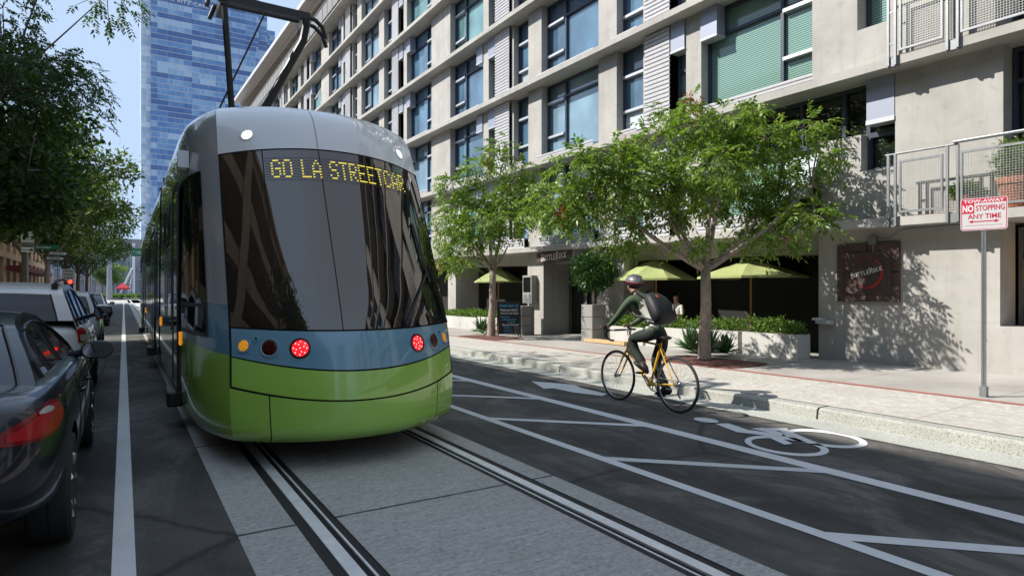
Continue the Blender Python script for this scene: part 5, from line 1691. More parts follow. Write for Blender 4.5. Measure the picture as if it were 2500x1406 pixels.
for s in (-1, 1):
    mb.tube([bb + Vector((s*0.03,0,0)), ra + Vector((s*0.058,0,0))], 0.009, 8)
    mb.tube([st + Vector((s*0.012,0,-0.03)), ra + Vector((s*0.058,0,0))], 0.008, 8)
mb.lathe([(0.024,-0.045),(0.024,0.045)], bb, 14, axis='x')
mb.build('frame', ylw, BIKE, smooth=True)
mb = MB()
for s in (-1, 1):
    mb.tube([hb + Vector((s*0.02,0.004,-0.02)), hb + Vector((s*0.045,0.02,-0.07)), hb.lerp(fa, 0.65) + Vector((s*0.048,-0.012,0)), fa + Vector((s*0.05,0,0))], [0.014,0.013,0.011,0.008], 8)
mb.tube([hb + Vector((-0.03,0.004,-0.025)), hb + Vector((0.03,0.004,-0.025))], 0.018, 8)
mb.build('fork', ylw, BIKE, smooth=True)
for c in (ra, fa):
    mb = MB(); mb.torus(c, WR-0.014, 0.0135, 'x', 56, 10); w = mb.build('wheel', M['tyre'], BIKE, smooth=True)
    mb = MB(); mb.torus(c, WR-0.033, 0.0085, 'x', 56, 6); mb.build('rim', chrome, w, smooth=True)
    mb = MB(); mb.lathe([(0.012,-0.055),(0.028,-0.03),(0.016,-0.02),(0.016,0.02),(0.028,0.03),(0.012,0.055)], c, 16, axis='x'); mb.build('hub', chrome, w, smooth=True)
    mb = MB()
    for k in range(32):
        a = 2*math.pi*k/32; s = 1 if k % 2 else -1
        mb.tube([c + Vector((s*0.028, 0.025*math.cos(a+0.6*s), 0.025*math.sin(a+0.6*s))), c + Vector((0, (WR-0.036)*math.cos(a), (WR-0.036)*math.sin(a)))], 0.0011, 4, caps=False)
    mb.build('spokes', chrome, w)
mb = MB(); mb.tube([ht + Vector((0,-0.008,0.02)), ht + Vector((0,-0.02,0.10)), ht + Vector((0,0.08,0.115))], 0.012, 8); mb.build('stem', chrome, BIKE, smooth=True)
mb = MB(); hc = ht + Vector((0,0.08,0.115))
for s in (-1, 1):
    mb.tube([hc, hc + Vector((s*0.10,0,0)), hc + Vector((s*0.185,0.01,0)), hc + Vector((s*0.205,0.06,0)), hc + Vector((s*0.208,0.125,-0.015)), hc + Vector((s*0.21,0.145,-0.06)), hc + Vector((s*0.21,0.12,-0.115)), hc + Vector((s*0.21,0.05,-0.135)), hc + Vector((s*0.21,0.0,-0.135))], 0.0135, 8)
    mb.tube([hc + Vector((s*0.208,0.12,-0.01)), hc + Vector((s*0.208,0.175,0.03)), hc + Vector((s*0.208,0.185,0.015))], 0.014, 8)
    mb.tube([hc + Vector((s*0.208,0.175,0.015)), hc + Vector((s*0.205,0.185,-0.04)), hc + Vector((s*0.205,0.17,-0.10))], 0.006, 6)
mb.build('handlebar', M['black'], BIKE, smooth=True)
mb = MB(); rows = []
for y, w, h in ((-0.13,0.062,0.0),(-0.10,0.072,0.006),(-0.02,0.05,0.004),(0.06,0.024,0.0),(0.13,0.014,-0.006)):
    rows.append([st + Vector((w*math.cos(a), y, 0.095 + h + 0.022*math.sin(a))) for a in [2*math.pi*k/12 for k in range(12)]])
mb.grid(rows, 0, True); mb.face(rows[0][::-1]); mb.face(rows[-1]); mb.tube([st, st + Vector((0,-0.02,0.085))], 0.0125, 8)
mb.build('saddle', M['black'], BIKE, smooth=True)
ca = R(58)                                   # crank angle of the left (forward) pedal
mb = MB(); pl_, pr_ = bb + Vector((-0.075, 0.17*math.cos(ca), 0.17*math.sin(ca))), bb + Vector((0.085, -0.17*math.cos(ca), -0.17*math.sin(ca)))
mb.tube([bb + Vector((-0.05,0,0)), pl_], 0.009, 8); mb.tube([bb + Vector((0.06,0,0)), pr_], 0.009, 8)
mb.torus(bb + Vector((0.05,0,0)), 0.09, 0.006, 'x', 36, 6); mb.torus(bb + Vector((0.042,0,0)), 0.07, 0.004, 'x', 30, 6)
for k in range(5):
    a = 2*math.pi*k/5; mb.tube([bb + Vector((0.052,0,0)), bb + Vector((0.05, 0.09*math.cos(a), 0.09*math.sin(a)))], 0.007, 6)
mb.build('crankset', chrome, BIKE, smooth=True)
for p, s in ((pl_, -1), (pr_, 1)):
    mb = MB(); mb.box(p.x+s*0.02-0.04, p.x+s*0.02+0.04, p.y-0.03, p.y+0.04, p.z-0.012, p.z+0.012); mb.build('pedal', M['blackm'], BIKE)
mb = MB()
for dz in (0.088, -0.088): mb.tube([bb + Vector((0.05,0,dz)), ra + Vector((0.045,0,dz*0.45))], 0.004, 5)
mb.tube([ra + Vector((0.045,0.02,-0.05)), ra + Vector((0.05,0.035,-0.12)), ra + Vector((0.05,0.0,-0.17))], 0.014, 6)
mb.lathe([(0.045,0.03),(0.04,0.045),(0.028,0.05)], ra, 20, axis='x')
mb.build('drivetrain', M['steel'], BIKE, smooth=True)

def skinned(name, verts, edges, radii, levels=2):
    me = bpy.data.meshes.new(name); me.from_pydata([tuple(v) for v in verts], edges, [])
    ob = bpy.data.objects.new(name, me); COL.objects.link(ob)
    md = ob.modifiers.new('skin', 'SKIN'); md.use_smooth_shade = True; md.branch_smoothing = 0.6
    for i, r in enumerate(radii):
        q = me.skin_vertices[0].data[i]; q.radius = r if isinstance(r, tuple) else (r, r); q.use_root = (i == 0)
    subsurf(ob, levels)
    out = evaluated(ob, name); bpy.data.objects.remove(ob)
    return out
skinm = mat('skin', (0.46, 0.26, 0.18), 0.5)
green_k = mat('dark_green_knit', (0.055, 0.085, 0.045), 0.85, var=0.15, scale=14)
cream_k = mat('cream_cloth', (0.55, 0.55, 0.50), 0.85, var=0.1, scale=10)
trous = mat('dark_green_trousers', (0.010, 0.017, 0.014), 0.8, var=0.25, scale=9)
shoe = mat('black_shoe', (0.012, 0.012, 0.013), 0.4)
hairm = mat('dark_brown_hair', (0.022, 0.014, 0.010), 0.7)

def person(name, label, J, group=None, base=(0,0,0), mats=None, boneM=None):
    """J: joint dict; one continuous body surface, clothing told apart by the nearest bone"""
    o = empty(name, base, label, 'person', group)
    order = list(J.keys()); idx = {k: i for i, k in enumerate(order)}
    verts = [J[k][0] for k in order]; radii = [J[k][1] for k in order]
    edges = []; bones = []
    for k in order:
        par = J[k][2]
        if par: edges.append((idx[par], idx[k])); bones.append((Vector(J[par][0]), Vector(J[k][0]), J[k][3]))
    me = skinned('body', verts, edges, radii)
    bodyV = [v.co.copy() for v in me.vertices]; bodyF = [tuple(p.vertices) for p in me.polygons]
    bpy.data.meshes.remove(me)
    return o, bodyV, bodyF, bones
def nearest_mat(c, bones):
    best, bm_ = 1e9, 0
    for a, b2, mi in bones:
        ab = b2-a; t = max(0, min(1, (c-a).dot(ab)/max(1e-9, ab.length_squared)))
        d = (c - (a+ab*t)).length
        if d < best: best, bm_ = d, mi
    return bm_
def V3(x, y, z): return Vector((BX+x, y, z))
hl, hr = V3(-0.205, 6.345, 0.995), V3(0.205, 6.345, 0.995)
# material slots: 0 skin, 1 green knit, 2 cream, 3 trousers
J = {
 'pelvis': (V3(0,5.585,0.965), (0.125,0.115), None, 3),
 'waist': (V3(0,5.655,1.085), (0.13,0.108), 'pelvis', 2),
 'chest': (V3(0,5.775,1.245), (0.15,0.12), 'waist', 2),
 'upper': (V3(0,5.885,1.365), (0.145,0.10), 'chest', 2),
 'neck': (V3(0,5.965,1.43), (0.062,0.062), 'upper', 1),
 'neck2': (V3(0,6.005,1.475), (0.054,0.054), 'neck', 0),
 'jaw': (V3(0,6.055,1.50), (0.066,0.072), 'neck2', 0),
 'face': (V3(0,6.06,1.555), (0.078,0.092), 'jaw', 0),
 'skull': (V3(0,6.045,1.61), (0.074,0.088), 'face', 0),
}
for s, n in ((-1,'l'), (1,'r')):
    J['sh'+n] = (V3(s*0.165,5.90,1.375), (0.072,0.072), 'upper', 1)
    J['ua'+n] = (V3(s*0.215,5.985,1.27), (0.056,0.056), 'sh'+n, 1)
    J['el'+n] = (V3(s*0.245,6.085,1.145), (0.047,0.047), 'ua'+n, 1)
    J['fa'+n] = (V3(s*0.225,6.195,1.075), (0.042,0.042), 'el'+n, 1)
    J['wr'+n] = (V3(s*0.207,6.285,1.025), (0.030,0.026), 'fa'+n, 1)
    J['pa'+n] = (V3(s*0.205,6.335,1.008), (0.036,0.02), 'wr'+n, 0)
la, rA = pl_ + Vector((-0.02,-0.06,0.10)), pr_ + Vector((0.02,-0.07,0.10))
J['hipl'] = (V3(-0.095,5.60,0.93), 0.105, 'pelvis', 3); J['thl'] = (V3(-0.105,5.76,0.91), 0.088, 'hipl', 3); J['knl'] = (V3(-0.105,5.965,0.865), 0.068, 'thl', 3)
J['cal'] = (Vector((BX-0.10, 5.935, 0.72)), 0.068, 'knl', 3); J['anl'] = (la + Vector((0,0.02,0.03)), 0.062, 'cal', 3); J['fol'] = (la, 0.038, 'anl', 0)
J['hipr'] = (V3(0.095,5.58,0.90), 0.105, 'pelvis', 3); J['thr'] = (V3(0.105,5.66,0.75), 0.088, 'hipr', 3); J['knr'] = (V3(0.105,5.755,0.585), 0.07, 'thr', 3)
J['car'] = (V3(0.105,5.70,0.42), 0.07, 'knr', 3); J['anr'] = (rA + Vector((0,0.02,0.05)), 0.066, 'car', 3); J['for'] = (rA, 0.038, 'anr', 0)
CY, bV, bF, bones = person('person', 'cyclist in dark green top and trousers with cream back panel, grey helmet and black backpack', J, base=(BX, 5.7, 0.0))
# hands: palm and five fingers closed over the brake hoods
def hand(c, s, fwd=Vector((0,1,0))):
    vs, es, rd = [], [], []
    def addv(p, r, par=None):
        vs.append(c + Vector(p)); rd.append(r)
        if par is not None: es.append((par, len(vs)-1))
        return len(vs)-1
    r0 = addv((0,-0.02,0.012), (0.03,0.016)); r1 = addv((0,0.03,0.014), (0.036,0.015), r0)
    for k, (x, L_) in enumerate(((-0.028,0.062),(-0.010,0.074),(0.010,0.070),(0.027,0.055))):
        a = addv((x*0.9, 0.052, 0.012), 0.0098, r1); b2 = addv((x, 0.052+L_*0.5, 0.006), 0.009, a); addv((x, 0.052+L_*0.72, -0.022), 0.008, b2)
    t = addv((-s*0.036, 0.005, 0.004), 0.011, r0); t2 = addv((-s*0.045, 0.036, -0.012), 0.010, t); addv((-s*0.036, 0.06, -0.02), 0.0085, t2)
    return skinned('hand', vs, es, rd, 1)
mb = MB()
for V_, F_ in ((bV, bF),):
    for f in F_:
        c = sum((V_[i] for i in f), Vector())/len(f)
        mi = nearest_mat(c, bones)
        if mi == 2 and (c.x-BX)**2 > 0.0144 and c.z > 1.18: mi = 1
        if mi == 2 and (c.y - (5.585 + (c.z-0.965)*0.75)) > 0.05: mi = 1
        if mi in (2, 3) and 0.985 < c.z < 1.03 and c.y < 5.75: mi = 1
        mb.face([V_[i] for i in f], mi)
for s, p in ((-1, hl), (1, hr)):
    hm = hand(p + Vector((0,0,0.005)), s)
    for f in hm.polygons: mb.face([hm.vertices[i].co for i in f.vertices], 0)
    bpy.data.meshes.remove(hm)
mb.build('body', [skinm, green_k, cream_k, trous], CY, smooth=True, sharp=None)
mb = MB()      # face: nose, ears, brow line
hc_ = V3(0, 6.06, 1.555)
mb.tube([hc_ + Vector((0,0.088,0.012)), hc_ + Vector((0,0.108,-0.018)), hc_ + Vector((0,0.09,-0.026))], [0.008,0.013,0.010], 8)
for s in (-1, 1):
    mb.lathe([(0.0,-0.006),(0.014,-0.004),(0.022,0.004),(0.016,0.008),(0.0,0.004)], hc_ + Vector((s*0.082,-0.005,-0.005)), 12, axis='x')
    mb.lathe([(0.0,0.0),(0.011,-0.004),(0.0,-0.008)], hc_ + Vector((s*0.034,0.088,0.014)), 10, 1, axis='y')
mb.tube([hc_ + Vector((-0.022,0.088,-0.05)), hc_ + Vector((0,0.094,-0.052)), hc_ + Vector((0.022,0.088,-0.05))], 0.005, 6, 2)
mb.build('facial_features', [skinm, hairm, mat('lips', (0.35,0.13,0.11), 0.5)], CY, smooth=True)
mb = MB(); rows = []
for z, r in ((1.505,0.05),(1.53,0.080),(1.57,0.092),(1.62,0.090),(1.66,0.06)):
    rows.append([V3(r*0.98*math.sin(a), 6.035 - r*1.05*math.cos(a), z) for a in span(-math.pi*0.56, math.pi*0.56, 14)])
mb.grid(rows); mb.build('hair', hairm, CY, smooth=True)
helm = mat('grey_helmet_shell', (0.10, 0.105, 0.115), 0.4, coat=0.3)
mb = MB(); rows = []
for t in [0, 0.045] + span(0.1, 1, 8):
    a = t*math.pi/2*0.98; r = math.cos(a); z = math.sin(a)
    rows.append([V3(0.098*r*math.cos(b), 6.045 + 0.142*r*math.sin(b) - 0.012, 1.585 + 0.105*z + 0.022*math.sin(b)*(1-t) - 0.0) for b in [2*math.pi*k/36 for k in range(36)]])
mb.grid(rows[1:], 0, True); mb.face(rows[-1]); mb.grid([[p + Vector((0,0,-0.001)) for p in rows[0]], rows[1]], 1, True)
lo = [V3(0.100*math.cos(b), 6.033 + 0.145*math.sin(b), 1.572 + 0.022*math.sin(b)) for b in [2*math.pi*k/36 for k in range(36)]]
mb.grid([[p + Vector((0,0,-0.018)) for p in lo], lo], 2, True)
HEL = mb.build('helmet', [helm, mat('red_helmet_band', (0.45,0.02,0.03), 0.4), M['black']], CY, smooth=True, sharp=40)
mb = MB()
for x in (-0.045, 0.0, 0.045):
    for y0_, y1_ in ((-0.09,-0.02), (0.01,0.08)):
        P_ = []
        for q in span(y0_, y1_, 4):
            zz = 1.585 + 0.105*math.sqrt(max(0, 1-(x/0.098)**2-((q)/0.142)**2)) + 0.0015
            P_.append(V3(x, 6.033+q, zz))
        mb.tube(P_, 0.008, 6)
mb.build('vent', M['black'], HEL, smooth=True)
mb = MB()
for s in (-1, 1): mb.tube([V3(s*0.088,6.08,1.58), V3(s*0.082,6.09,1.53), V3(s*0.03,6.10,1.465)], 0.005, 5); mb.tube([V3(s*0.09,6.02,1.575), V3(s*0.082,6.09,1.53)], 0.005, 5)
mb.build('chin_strap', M['black'], HEL, smooth=True)
for p, tilt in ((la, R(-28)), (rA, R(8))):
    mb = MB(); rows = []
    for y, w, h0, h1 in ((-0.085,0.026,-0.06,0.0),(-0.06,0.038,-0.075,0.035),(0.0,0.042,-0.08,0.05),(0.07,0.046,-0.08,0.01),(0.13,0.045,-0.078,-0.02),(0.175,0.03,-0.07,-0.04)):
        rows.append([p + Vector((w*math.cos(a), (y)*math.cos(tilt) - ((h0+h1)/2 + (h1-h0)/2*math.sin(a))*math.sin(tilt)*-1*0, (h0+h1)/2 + (h1-h0)/2*math.sin(a) + y*math.sin(-tilt))) for a in [2*math.pi*k/14 for k in range(14)]])
    mb.grid(rows, 0, True); mb.face(rows[0][::-1]); mb.face(rows[-1])
    mb.build('shoe', shoe, CY, smooth=True, sharp=None)
# backpack
BP = empty('backpack', (BX, 5.63, 1.18), 'black cargo backpack with a small orange tab on the cyclist\'s back', 'backpack')
pk = mat('black_pack_fabric', (0.011, 0.011, 0.012), 0.6, var=0.2, scale=12)
ax = Vector((0, 0.60, 0.80)).normalized(); nx = Vector((0, -0.80, 0.60)); c0 = Vector((BX, 5.665, 1.215))
rows = []
for t, w, d, o_ in ((-0.215,0.13,0.05,0.09),(-0.205,0.165,0.08,0.09),(-0.10,0.18,0.098,0.10),(0.02,0.168,0.095,0.105),(0.12,0.145,0.08,0.097),(0.20,0.11,0.05,0.08),(0.215,0.06,0.025,0.075)):
    rows.append([c0 + ax*t + nx*(o_ + d*math.copysign(abs(math.sin(a))**0.6, math.sin(a))) + Vector((w*math.copysign(abs(math.cos(a))**0.6, math.cos(a)), 0, 0)) for a in [2*math.pi*k/28 for k in range(28)]])
mb = MB(); mb.grid(rows, 0, True); mb.face(rows[0][::-1]); mb.face(rows[-1]); mb.build('bag', pk, BP, smooth=True, sharp=None)
mb = MB(); q = c0 + ax*0.10 + nx*0.192 + Vector((-0.06,0,0))
mb.box(-0.014, 0.014, -0.02, 0.02, 0, 0.004, mat=Matrix.Translation(q) @ Matrix(((1,0,0),(0,ax.y,nx.y),(0,ax.z,nx.z))).to_4x4()); mb.build('orange_tab', mat('orange_tab', (0.8,0.12,0.02), 0.5), BP)
mb = MB()
for x in (-0.07, 0.07): mb.tube([c0 + ax*(-0.19) + nx*0.15 + Vector((x,0,0)), c0 + ax*(-0.13) + nx*0.187 + Vector((x*1.3,0,0)), c0 + ax*(-0.05) + nx*0.20 + Vector((x*1.7,0,0))], 0.012, 6)
for s in (-1, 1): mb.tube([c0 + ax*0.17 + nx*0.05 + Vector((s*0.10,0,0)), V3(s*0.12,5.90,1.475), V3(s*0.13,6.0,1.40), V3(s*0.155,5.96,1.24), V3(s*0.17,5.83,1.16), c0 + ax*(-0.17) + nx*0.05 + Vector((s*0.14,0,0))], 0.017, 6)
mb.build('strap', M['black'], BP, smooth=True)

# ------------------------------------------------------------------ terrace furniture and signs
def umbrella(px, d, zlow, ztop, r, label, seed):
    t = (px-CX)/FPX; u = t*d; x, y = u*CS + d*SN, d*CS - u*SN
    z0 = walk_z(x, y)
    o = empty('parasol', (x, y, z0), label, 'parasol', 'lime parasols on the terrace')
    mb = MB(); n = 8; rows = []
    def cpt(k, q, lift=0.0):
        a = 2*math.pi*(k+0.31*seed)/n
        return Vector((x + r*q*math.cos(a), y + r*q*math.sin(a), ztop - (ztop-zlow)*(q**1.08) + lift))
    for k in range(n):
        g = []
        for q in (0.02, 0.25, 0.5, 0.75, 1.0):
            A, B = cpt(k, q), cpt(k+1, q); row = []
            for s in (0, 0.25, 0.5, 0.75, 1.0):
                p = A.lerp(B, s); p.z -= 0.10*q*s*(1-s)*(1.6 if q < 1 else 0.4); row.append(p)
            g.append(row)
        mb.grid(g)
        A, B = cpt(k, 1.0), cpt(k+1, 1.0); mb.grid([[A, B], [A - Vector((0,0,0.05)), B - Vector((0,0,0.05))]])
    for k in range(n): mb.face([Vector((x, y, ztop+0.035)), cpt(k, 0.2, 0.03), cpt(k+1, 0.2, 0.03)])
    mb.build('canopy', M['lime'], o)
    mb = MB(); mb.tube([(x, y, z0+0.02), (x, y, ztop)], 0.022, 10); mb.lathe([(0.02,0.03),(0.034,0.06),(0.03,0.09),(0.012,0.11),(0.02,0.14),(0.0,0.16)], (x, y, ztop), 12)
    mb.build('pole', M['wood'], o, smooth=True)
    for k in range(n):
        rb = MB(); rb.tube([cpt(k, 0.04, -0.03), cpt(k, 0.97, -0.02)], 0.010, 5); rb.tube([Vector((x, y, zlow+0.12)), cpt(k, 0.5, -0.03)], 0.008, 5); rb.build('rib', M['wood'], o)
    mb = MB(); mb.lathe([(0.25, 0.0), (0.25, 0.05), (0.05, 0.08), (0.03, 0.3), (0.0, 0.3)], (x, y, z0), 18); mb.build('base', M['blackm'], o, smooth=True)
def dcal(px, X):
    t = (px-CX)/FPX; Y = X*(CS - SN*t)/(SN + CS*t); return X*SN + Y*CS
for px, X, ylo, yhi, r, lab, sd in ((1217, 11.75, 687, 652, 0.93, 'lime green parasol behind the chalkboard, left of the door', 0), (1602, 11.75, 681, 630, 1.1, 'lime green parasol in the middle, above the cyclist\'s helmet', 1), (1833, 11.65, 675, 632, 1.16, 'lime green parasol right of the bigger tree trunk', 2)):
    d = dcal(px, X); umbrella(px, d, EYE + (HZ-ylo)/FPX*d, EYE + (HZ-yhi)/FPX*d, r, lab, sd)

# chalkboard
ax_, ay_ = gpt(1242, 822, 0.16); az = walk_z(ax_, ay_)
CB = empty('chalkboard', (ax_, ay_, az), 'black chalkboard stand with blue and white writing between the small tree and the door', 'sign')
face_a = math.atan2(-ay_, -ax_) + 0.12
fx = Vector((math.cos(face_a), math.sin(face_a), 0)); rt_ = Vector((-math.sin(face_a), math.cos(face_a), 0))
def cbp(u, v, off, side=1):
    lean = 0.20*(1 - v/1.08)
    return Vector((ax_, ay_, az)) + rt_*u + fx*(side*(lean + 0.02) + off) + Vector((0,0,v))
cw, chh = 0.31, 1.02
for side, nm in ((1, 'writing_board'), (-1, 'rear_board')):
    mb = MB(); q = [(-cw,0.10),(cw,0.10),(cw,chh),(-cw,chh)]
    A = [cbp(u, v, 0.0, side) for u, v in q]; B = [cbp(u, v, 0.018, side) for u, v in q]
    mb.face(A[::-1]); mb.face(B)
    for i in range(4): mb.face([A[i], A[(i+1)%4], B[(i+1)%4], B[i]])
    board = mb.build(nm, mat('chalkboard_slate', (0.012,0.016,0.018), 0.7) if side > 0 else M['wood'], CB)
    fm = MB()
    for u in (-cw-0.015, cw+0.015): fm.tube([cbp(u, 0.0, 0.01, side), cbp(u, chh+0.02, 0.01, side)], 0.014, 6)
    fm.tube([cbp(-cw-0.015, chh+0.01, 0.01, side), cbp(cw+0.015, chh+0.01, 0.01, side)], 0.012, 6)
    fm.build('frame', M['blackm'], board)
mb = MB()
mb.face([cbp(-cw, 0.1, 0, 1), cbp(-cw, chh, 0, 1), cbp(-cw, chh, 0, -1), cbp(-cw, 0.1, 0, -1)]); mb.face([cbp(cw, 0.1, 0, 1), cbp(cw, 0.1, 0, -1), cbp(cw, chh, 0, -1), cbp(cw, chh, 0, 1)])
mb.build('side_panel', M['wood'], CB)
chw = mat('white_chalk', (0.75,0.75,0.72), 0.9); chb = mat('blue_chalk', (0.10,0.42,0.68), 0.9)
mb = MB()
lines = [('Bottle Rock LA',0.93,0.095,1,0.0),('Welcome! AACC',0.80,0.088,0,0.0),('Clinical Lab Expo',0.70,0.078,0,0.01),('Happening',0.60,0.062,1,-0.13),('a Degustation',0.52,0.070,1,0.0),('5 course',0.455,0.060,1,0.05),('Burrata Flatbread',0.375,0.062,0,0.04)]
for s_, v, sz, mi, du in lines:
    fit_text(mb, s_, lambda x, y, v=v, du=du: cbp(x + du, v + y, 0.0205), min(0.54, sz*0.46*len(s_)), sz*0.85, mi, 0.012, 0.15)
rr = random.Random(8)
for k in range(5):
    v = 0.315 - k*0.044
    for c_, u0, u1 in ((1, -0.16, 0.08), (0, 0.14, 0.27)):
        u = u0
        while u < u1:
            l = rr.uniform(0.012, 0.03); mb.tube([cbp(u, v + rr.uniform(-0.008, 0.008), 0.021), cbp(u+l*0.5, v + rr.uniform(-0.012, 0.012), 0.021), cbp(u+l, v + rr.uniform(-0.008, 0.008), 0.021)], 0.0022, 4, c_); u += l*1.35
mb.build('chalk_writing', [chw, chb], CB, merge=False)

# restaurant signs
rust = mat('rusty_brown_sign', (0.075, 0.045, 0.038), 0.6, var=0.3, scale=6)
rust2 = mat('rusty_brown_plate', (0.06, 0.036, 0.031), 0.6, var=0.35, scale=5)
white = mat('white_sign_paint', (0.78, 0.78, 0.76), 0.6)
red = mat('red_sign_paint', (0.45, 0.012, 0.02), 0.5)
SG = empty('wall_sign', (11.1, 6.2, 1.5), 'square rust brown restaurant sign with a red ring on the near concrete wall', 'sign')
xw = 11.2
ya, zt_ = xpt(2043, 598, xw-0.06); yb_, zb_ = xpt(2195, 738, xw-0.06); _, z2 = xpt(2043, 735, xw-0.06); _, z3 = xpt(2195, 592, xw-0.06)
z_lo, z_hi = (zb_+z2)/2, (zt_+z3)/2
mb = MB(); cy_, cz_ = (ya+yb_)/2, (z_lo+z_hi)/2
for (y0_, y1_) in ((yb_, cy_-0.006), (cy_+0.006, ya)):
    for (q0, q1) in ((z_lo, cz_-0.006), (cz_+0.006, z_hi)): mb.box(xw-0.06, xw-0.004, y0_, y1_, q0, q1)
bevel(mb.build('back_panel', rust, SG), 0.004)
mb = MB(); hw_, hh_ = (ya-yb_)*0.37, (z_hi-z_lo)*0.36; py_, pz_ = cy_-(ya-yb_)*0.02, cz_-0.01
mb.box(xw-0.085, xw-0.065, py_-hw_, py_+hw_, pz_-hh_, pz_+hh_); bevel(mb.build('front_plate', rust2, SG), 0.004)
mb = MB(); rg = 0.27*(z_hi-z_lo)*0.98
def sgp(u, v, o=0.0): return Vector((xw-0.0875-o, py_ - u, pz_ + v))
pts = span(0, 2*math.pi, 48)
for a, b2 in zip(pts[:-1], pts[1:]):
    def th_(t): return 0.006 + 0.036*max(0, math.cos(t+0.55))**1.2 
    mb.face([sgp(rg*math.cos(a), rg*math.sin(a)), sgp(rg*math.cos(b2), rg*math.sin(b2)), sgp((rg-th_(b2))*math.cos(b2), (rg-th_(b2))*math.sin(b2)), sgp((rg-th_(a))*math.cos(a), (rg-th_(a))*math.sin(a))])
mb.build('ring', red, SG)
def brush(mb, fn, sc, m=0):
    """hand-lettered BottleRock: brush strokes per letter"""
    S = {'B':[[(0,0),(0.05,1.0)],[(0.0,0.95),(0.42,0.9),(0.44,0.62),(0.06,0.5),(0.5,0.42),(0.46,0.06),(-0.02,0.02)]],'O':[[(0.25,0.72),(0.03,0.5),(0.05,0.1),(0.3,0.02),(0.46,0.35),(0.36,0.7),(0.22,0.72)]],
         'T':[[(0.24,0),(0.26,0.72)],[(-0.02,0.66),(0.52,0.76)]],'L':[[(0.1,0.78),(0.06,0.03),(0.42,0.06)]],'E':[[(0.44,0.74),(0.06,0.7),(0.03,0.0),(0.42,0.04)],[(0.05,0.36),(0.36,0.4)]],
         'R':[[(0.02,-0.02),(0.08,1.04)],[(-0.02,0.98),(0.46,0.94),(0.48,0.6),(0.06,0.48),(0.52,-0.02)]],'C':[[(0.46,0.66),(0.2,0.74),(0.02,0.4),(0.12,0.04),(0.46,0.1)]],'K':[[(0.06,0),(0.08,0.8)],[(0.5,0.78),(0.08,0.36),(0.54,0.0)]]}
    x = 0
    for ch in 'BOTTLEROCK':
        big_ = ch in 'BR' 
        for st_ in S[ch]:
            for (x0, y0), (x1, y1) in zip(st_[:-1], st_[1:]):
                dx, dy = x1-x0, y1-y0; l = math.hypot(dx, dy); w0, w1 = 0.062, 0.045
                nx_, ny_ = -dy/l, dx/l; ex, ey = dx/l*0.03, dy/l*0.03
                q = [(x+x0+nx_*w0-ex, y0+ny_*w0-ey), (x+x1+nx_*w1+ex, y1+ny_*w1+ey), (x+x1-nx_*w1+ex, y1-ny_*w1+ey), (x+x0-nx_*w0-ex, y0-ny_*w0-ey)]
                mb.face([fn((a-3.2)*sc, (b2-0.4)*sc) for a, b2 in q], m)
        x += 0.66 if big_ else 0.62
mb = MB()
rot = R(14); cnt = [0]
def fn(u, v):
    cnt[0] += 1
    return sgp(u*math.cos(rot) - (v+0.12*u*0)*math.sin(rot), u*math.sin(rot) + v*math.cos(rot) + 0.02, 0.003 + (cnt[0]//4)*0.00002)
brush(mb, fn, (ya-yb_)*0.082)
mb.build('sign_letters', white, SG, merge=False)
# sign over the door
SD = empty('hanging_sign', (10.85, 15.2, 2.4), 'narrow brown restaurant sign with white brush lettering above the glass door', 'sign')
xd = 11.0
ya, z1_ = xpt(1310, 617, xd); yb_, z2_ = xpt(1399, 611, xd); _, z3_ = xpt(1310, 641, xd); _, z4_ = xpt(1399, 634, xd)
zc0, zc1 = (z3_+z4_)/2, (z1_+z2_)/2
mb = MB(); mb.box(xd, xd+0.32, yb_, ya, zc0, zc1); mb.build('sign_box', rust, SD)
mb = MB(); mb.box(xd-0.012, xd+0.33, yb_-0.03, yb_-0.004, zc0-0.01, zc1+0.01); mb.build('end_cap', M['alu'], SD)
mb = MB(); cnt[0] = 0
def fn2(u, v):
    cnt[0] += 1
    return Vector((xd-0.006-(cnt[0]//4)*0.00002, (ya+yb_)/2 - u, (zc0+zc1)/2 + v + u*0.05))
brush(mb, fn2, (zc1-zc0)*0.72 if (zc1-zc0)*0.72*6.4 < (ya-yb_)*0.8 else (ya-yb_)*0.8/6.4)
mb.build('sign_letters', white, SD, merge=False)
mb = MB()
for y in (ya-0.2, yb_+0.2): mb.tube([(xd+0.16, y, zc1), (xd+0.16, y, zc1+0.5)], 0.012, 6)
mb.build('hanger', M['steel'], SD)
# menu case on the pier, above the pot without a tree
Ym, zm = xpt(1288, 740, 11.02); Ym2, zm2 = xpt(1277, 673, 11.02); Ym3, _ = xpt(1299, 700, 11.02)
MC = empty('menu_case', (11.0, Ym, zm), 'tall grey menu case on the concrete pier left of the door', 'sign')
mb = MB(); mb.box(11.0, 11.22, Ym3, Ym2, zm, zm2); bevel(mb.build('case', M['conc3'], MC), 0.006)
mb = MB(); mb.box(10.985, 10.998, Ym3+0.06, Ym2-0.06, zm+0.36, zm2-0.06); mb.build('glass', M['g_dark'], MC)
mb = MB(); mb.grid([[(10.99 - 0.03*math.sin(k*1.9)*t, Ym3+0.05+(Ym2-Ym3-0.1)*k/6, zm+0.04+0.26*t - 0.03*math.sin(k/6*math.pi)*(t)) for k in range(7)] for t in (0, 0.5, 1)]); mb.build('cover', M['steel'], MC, smooth=True)
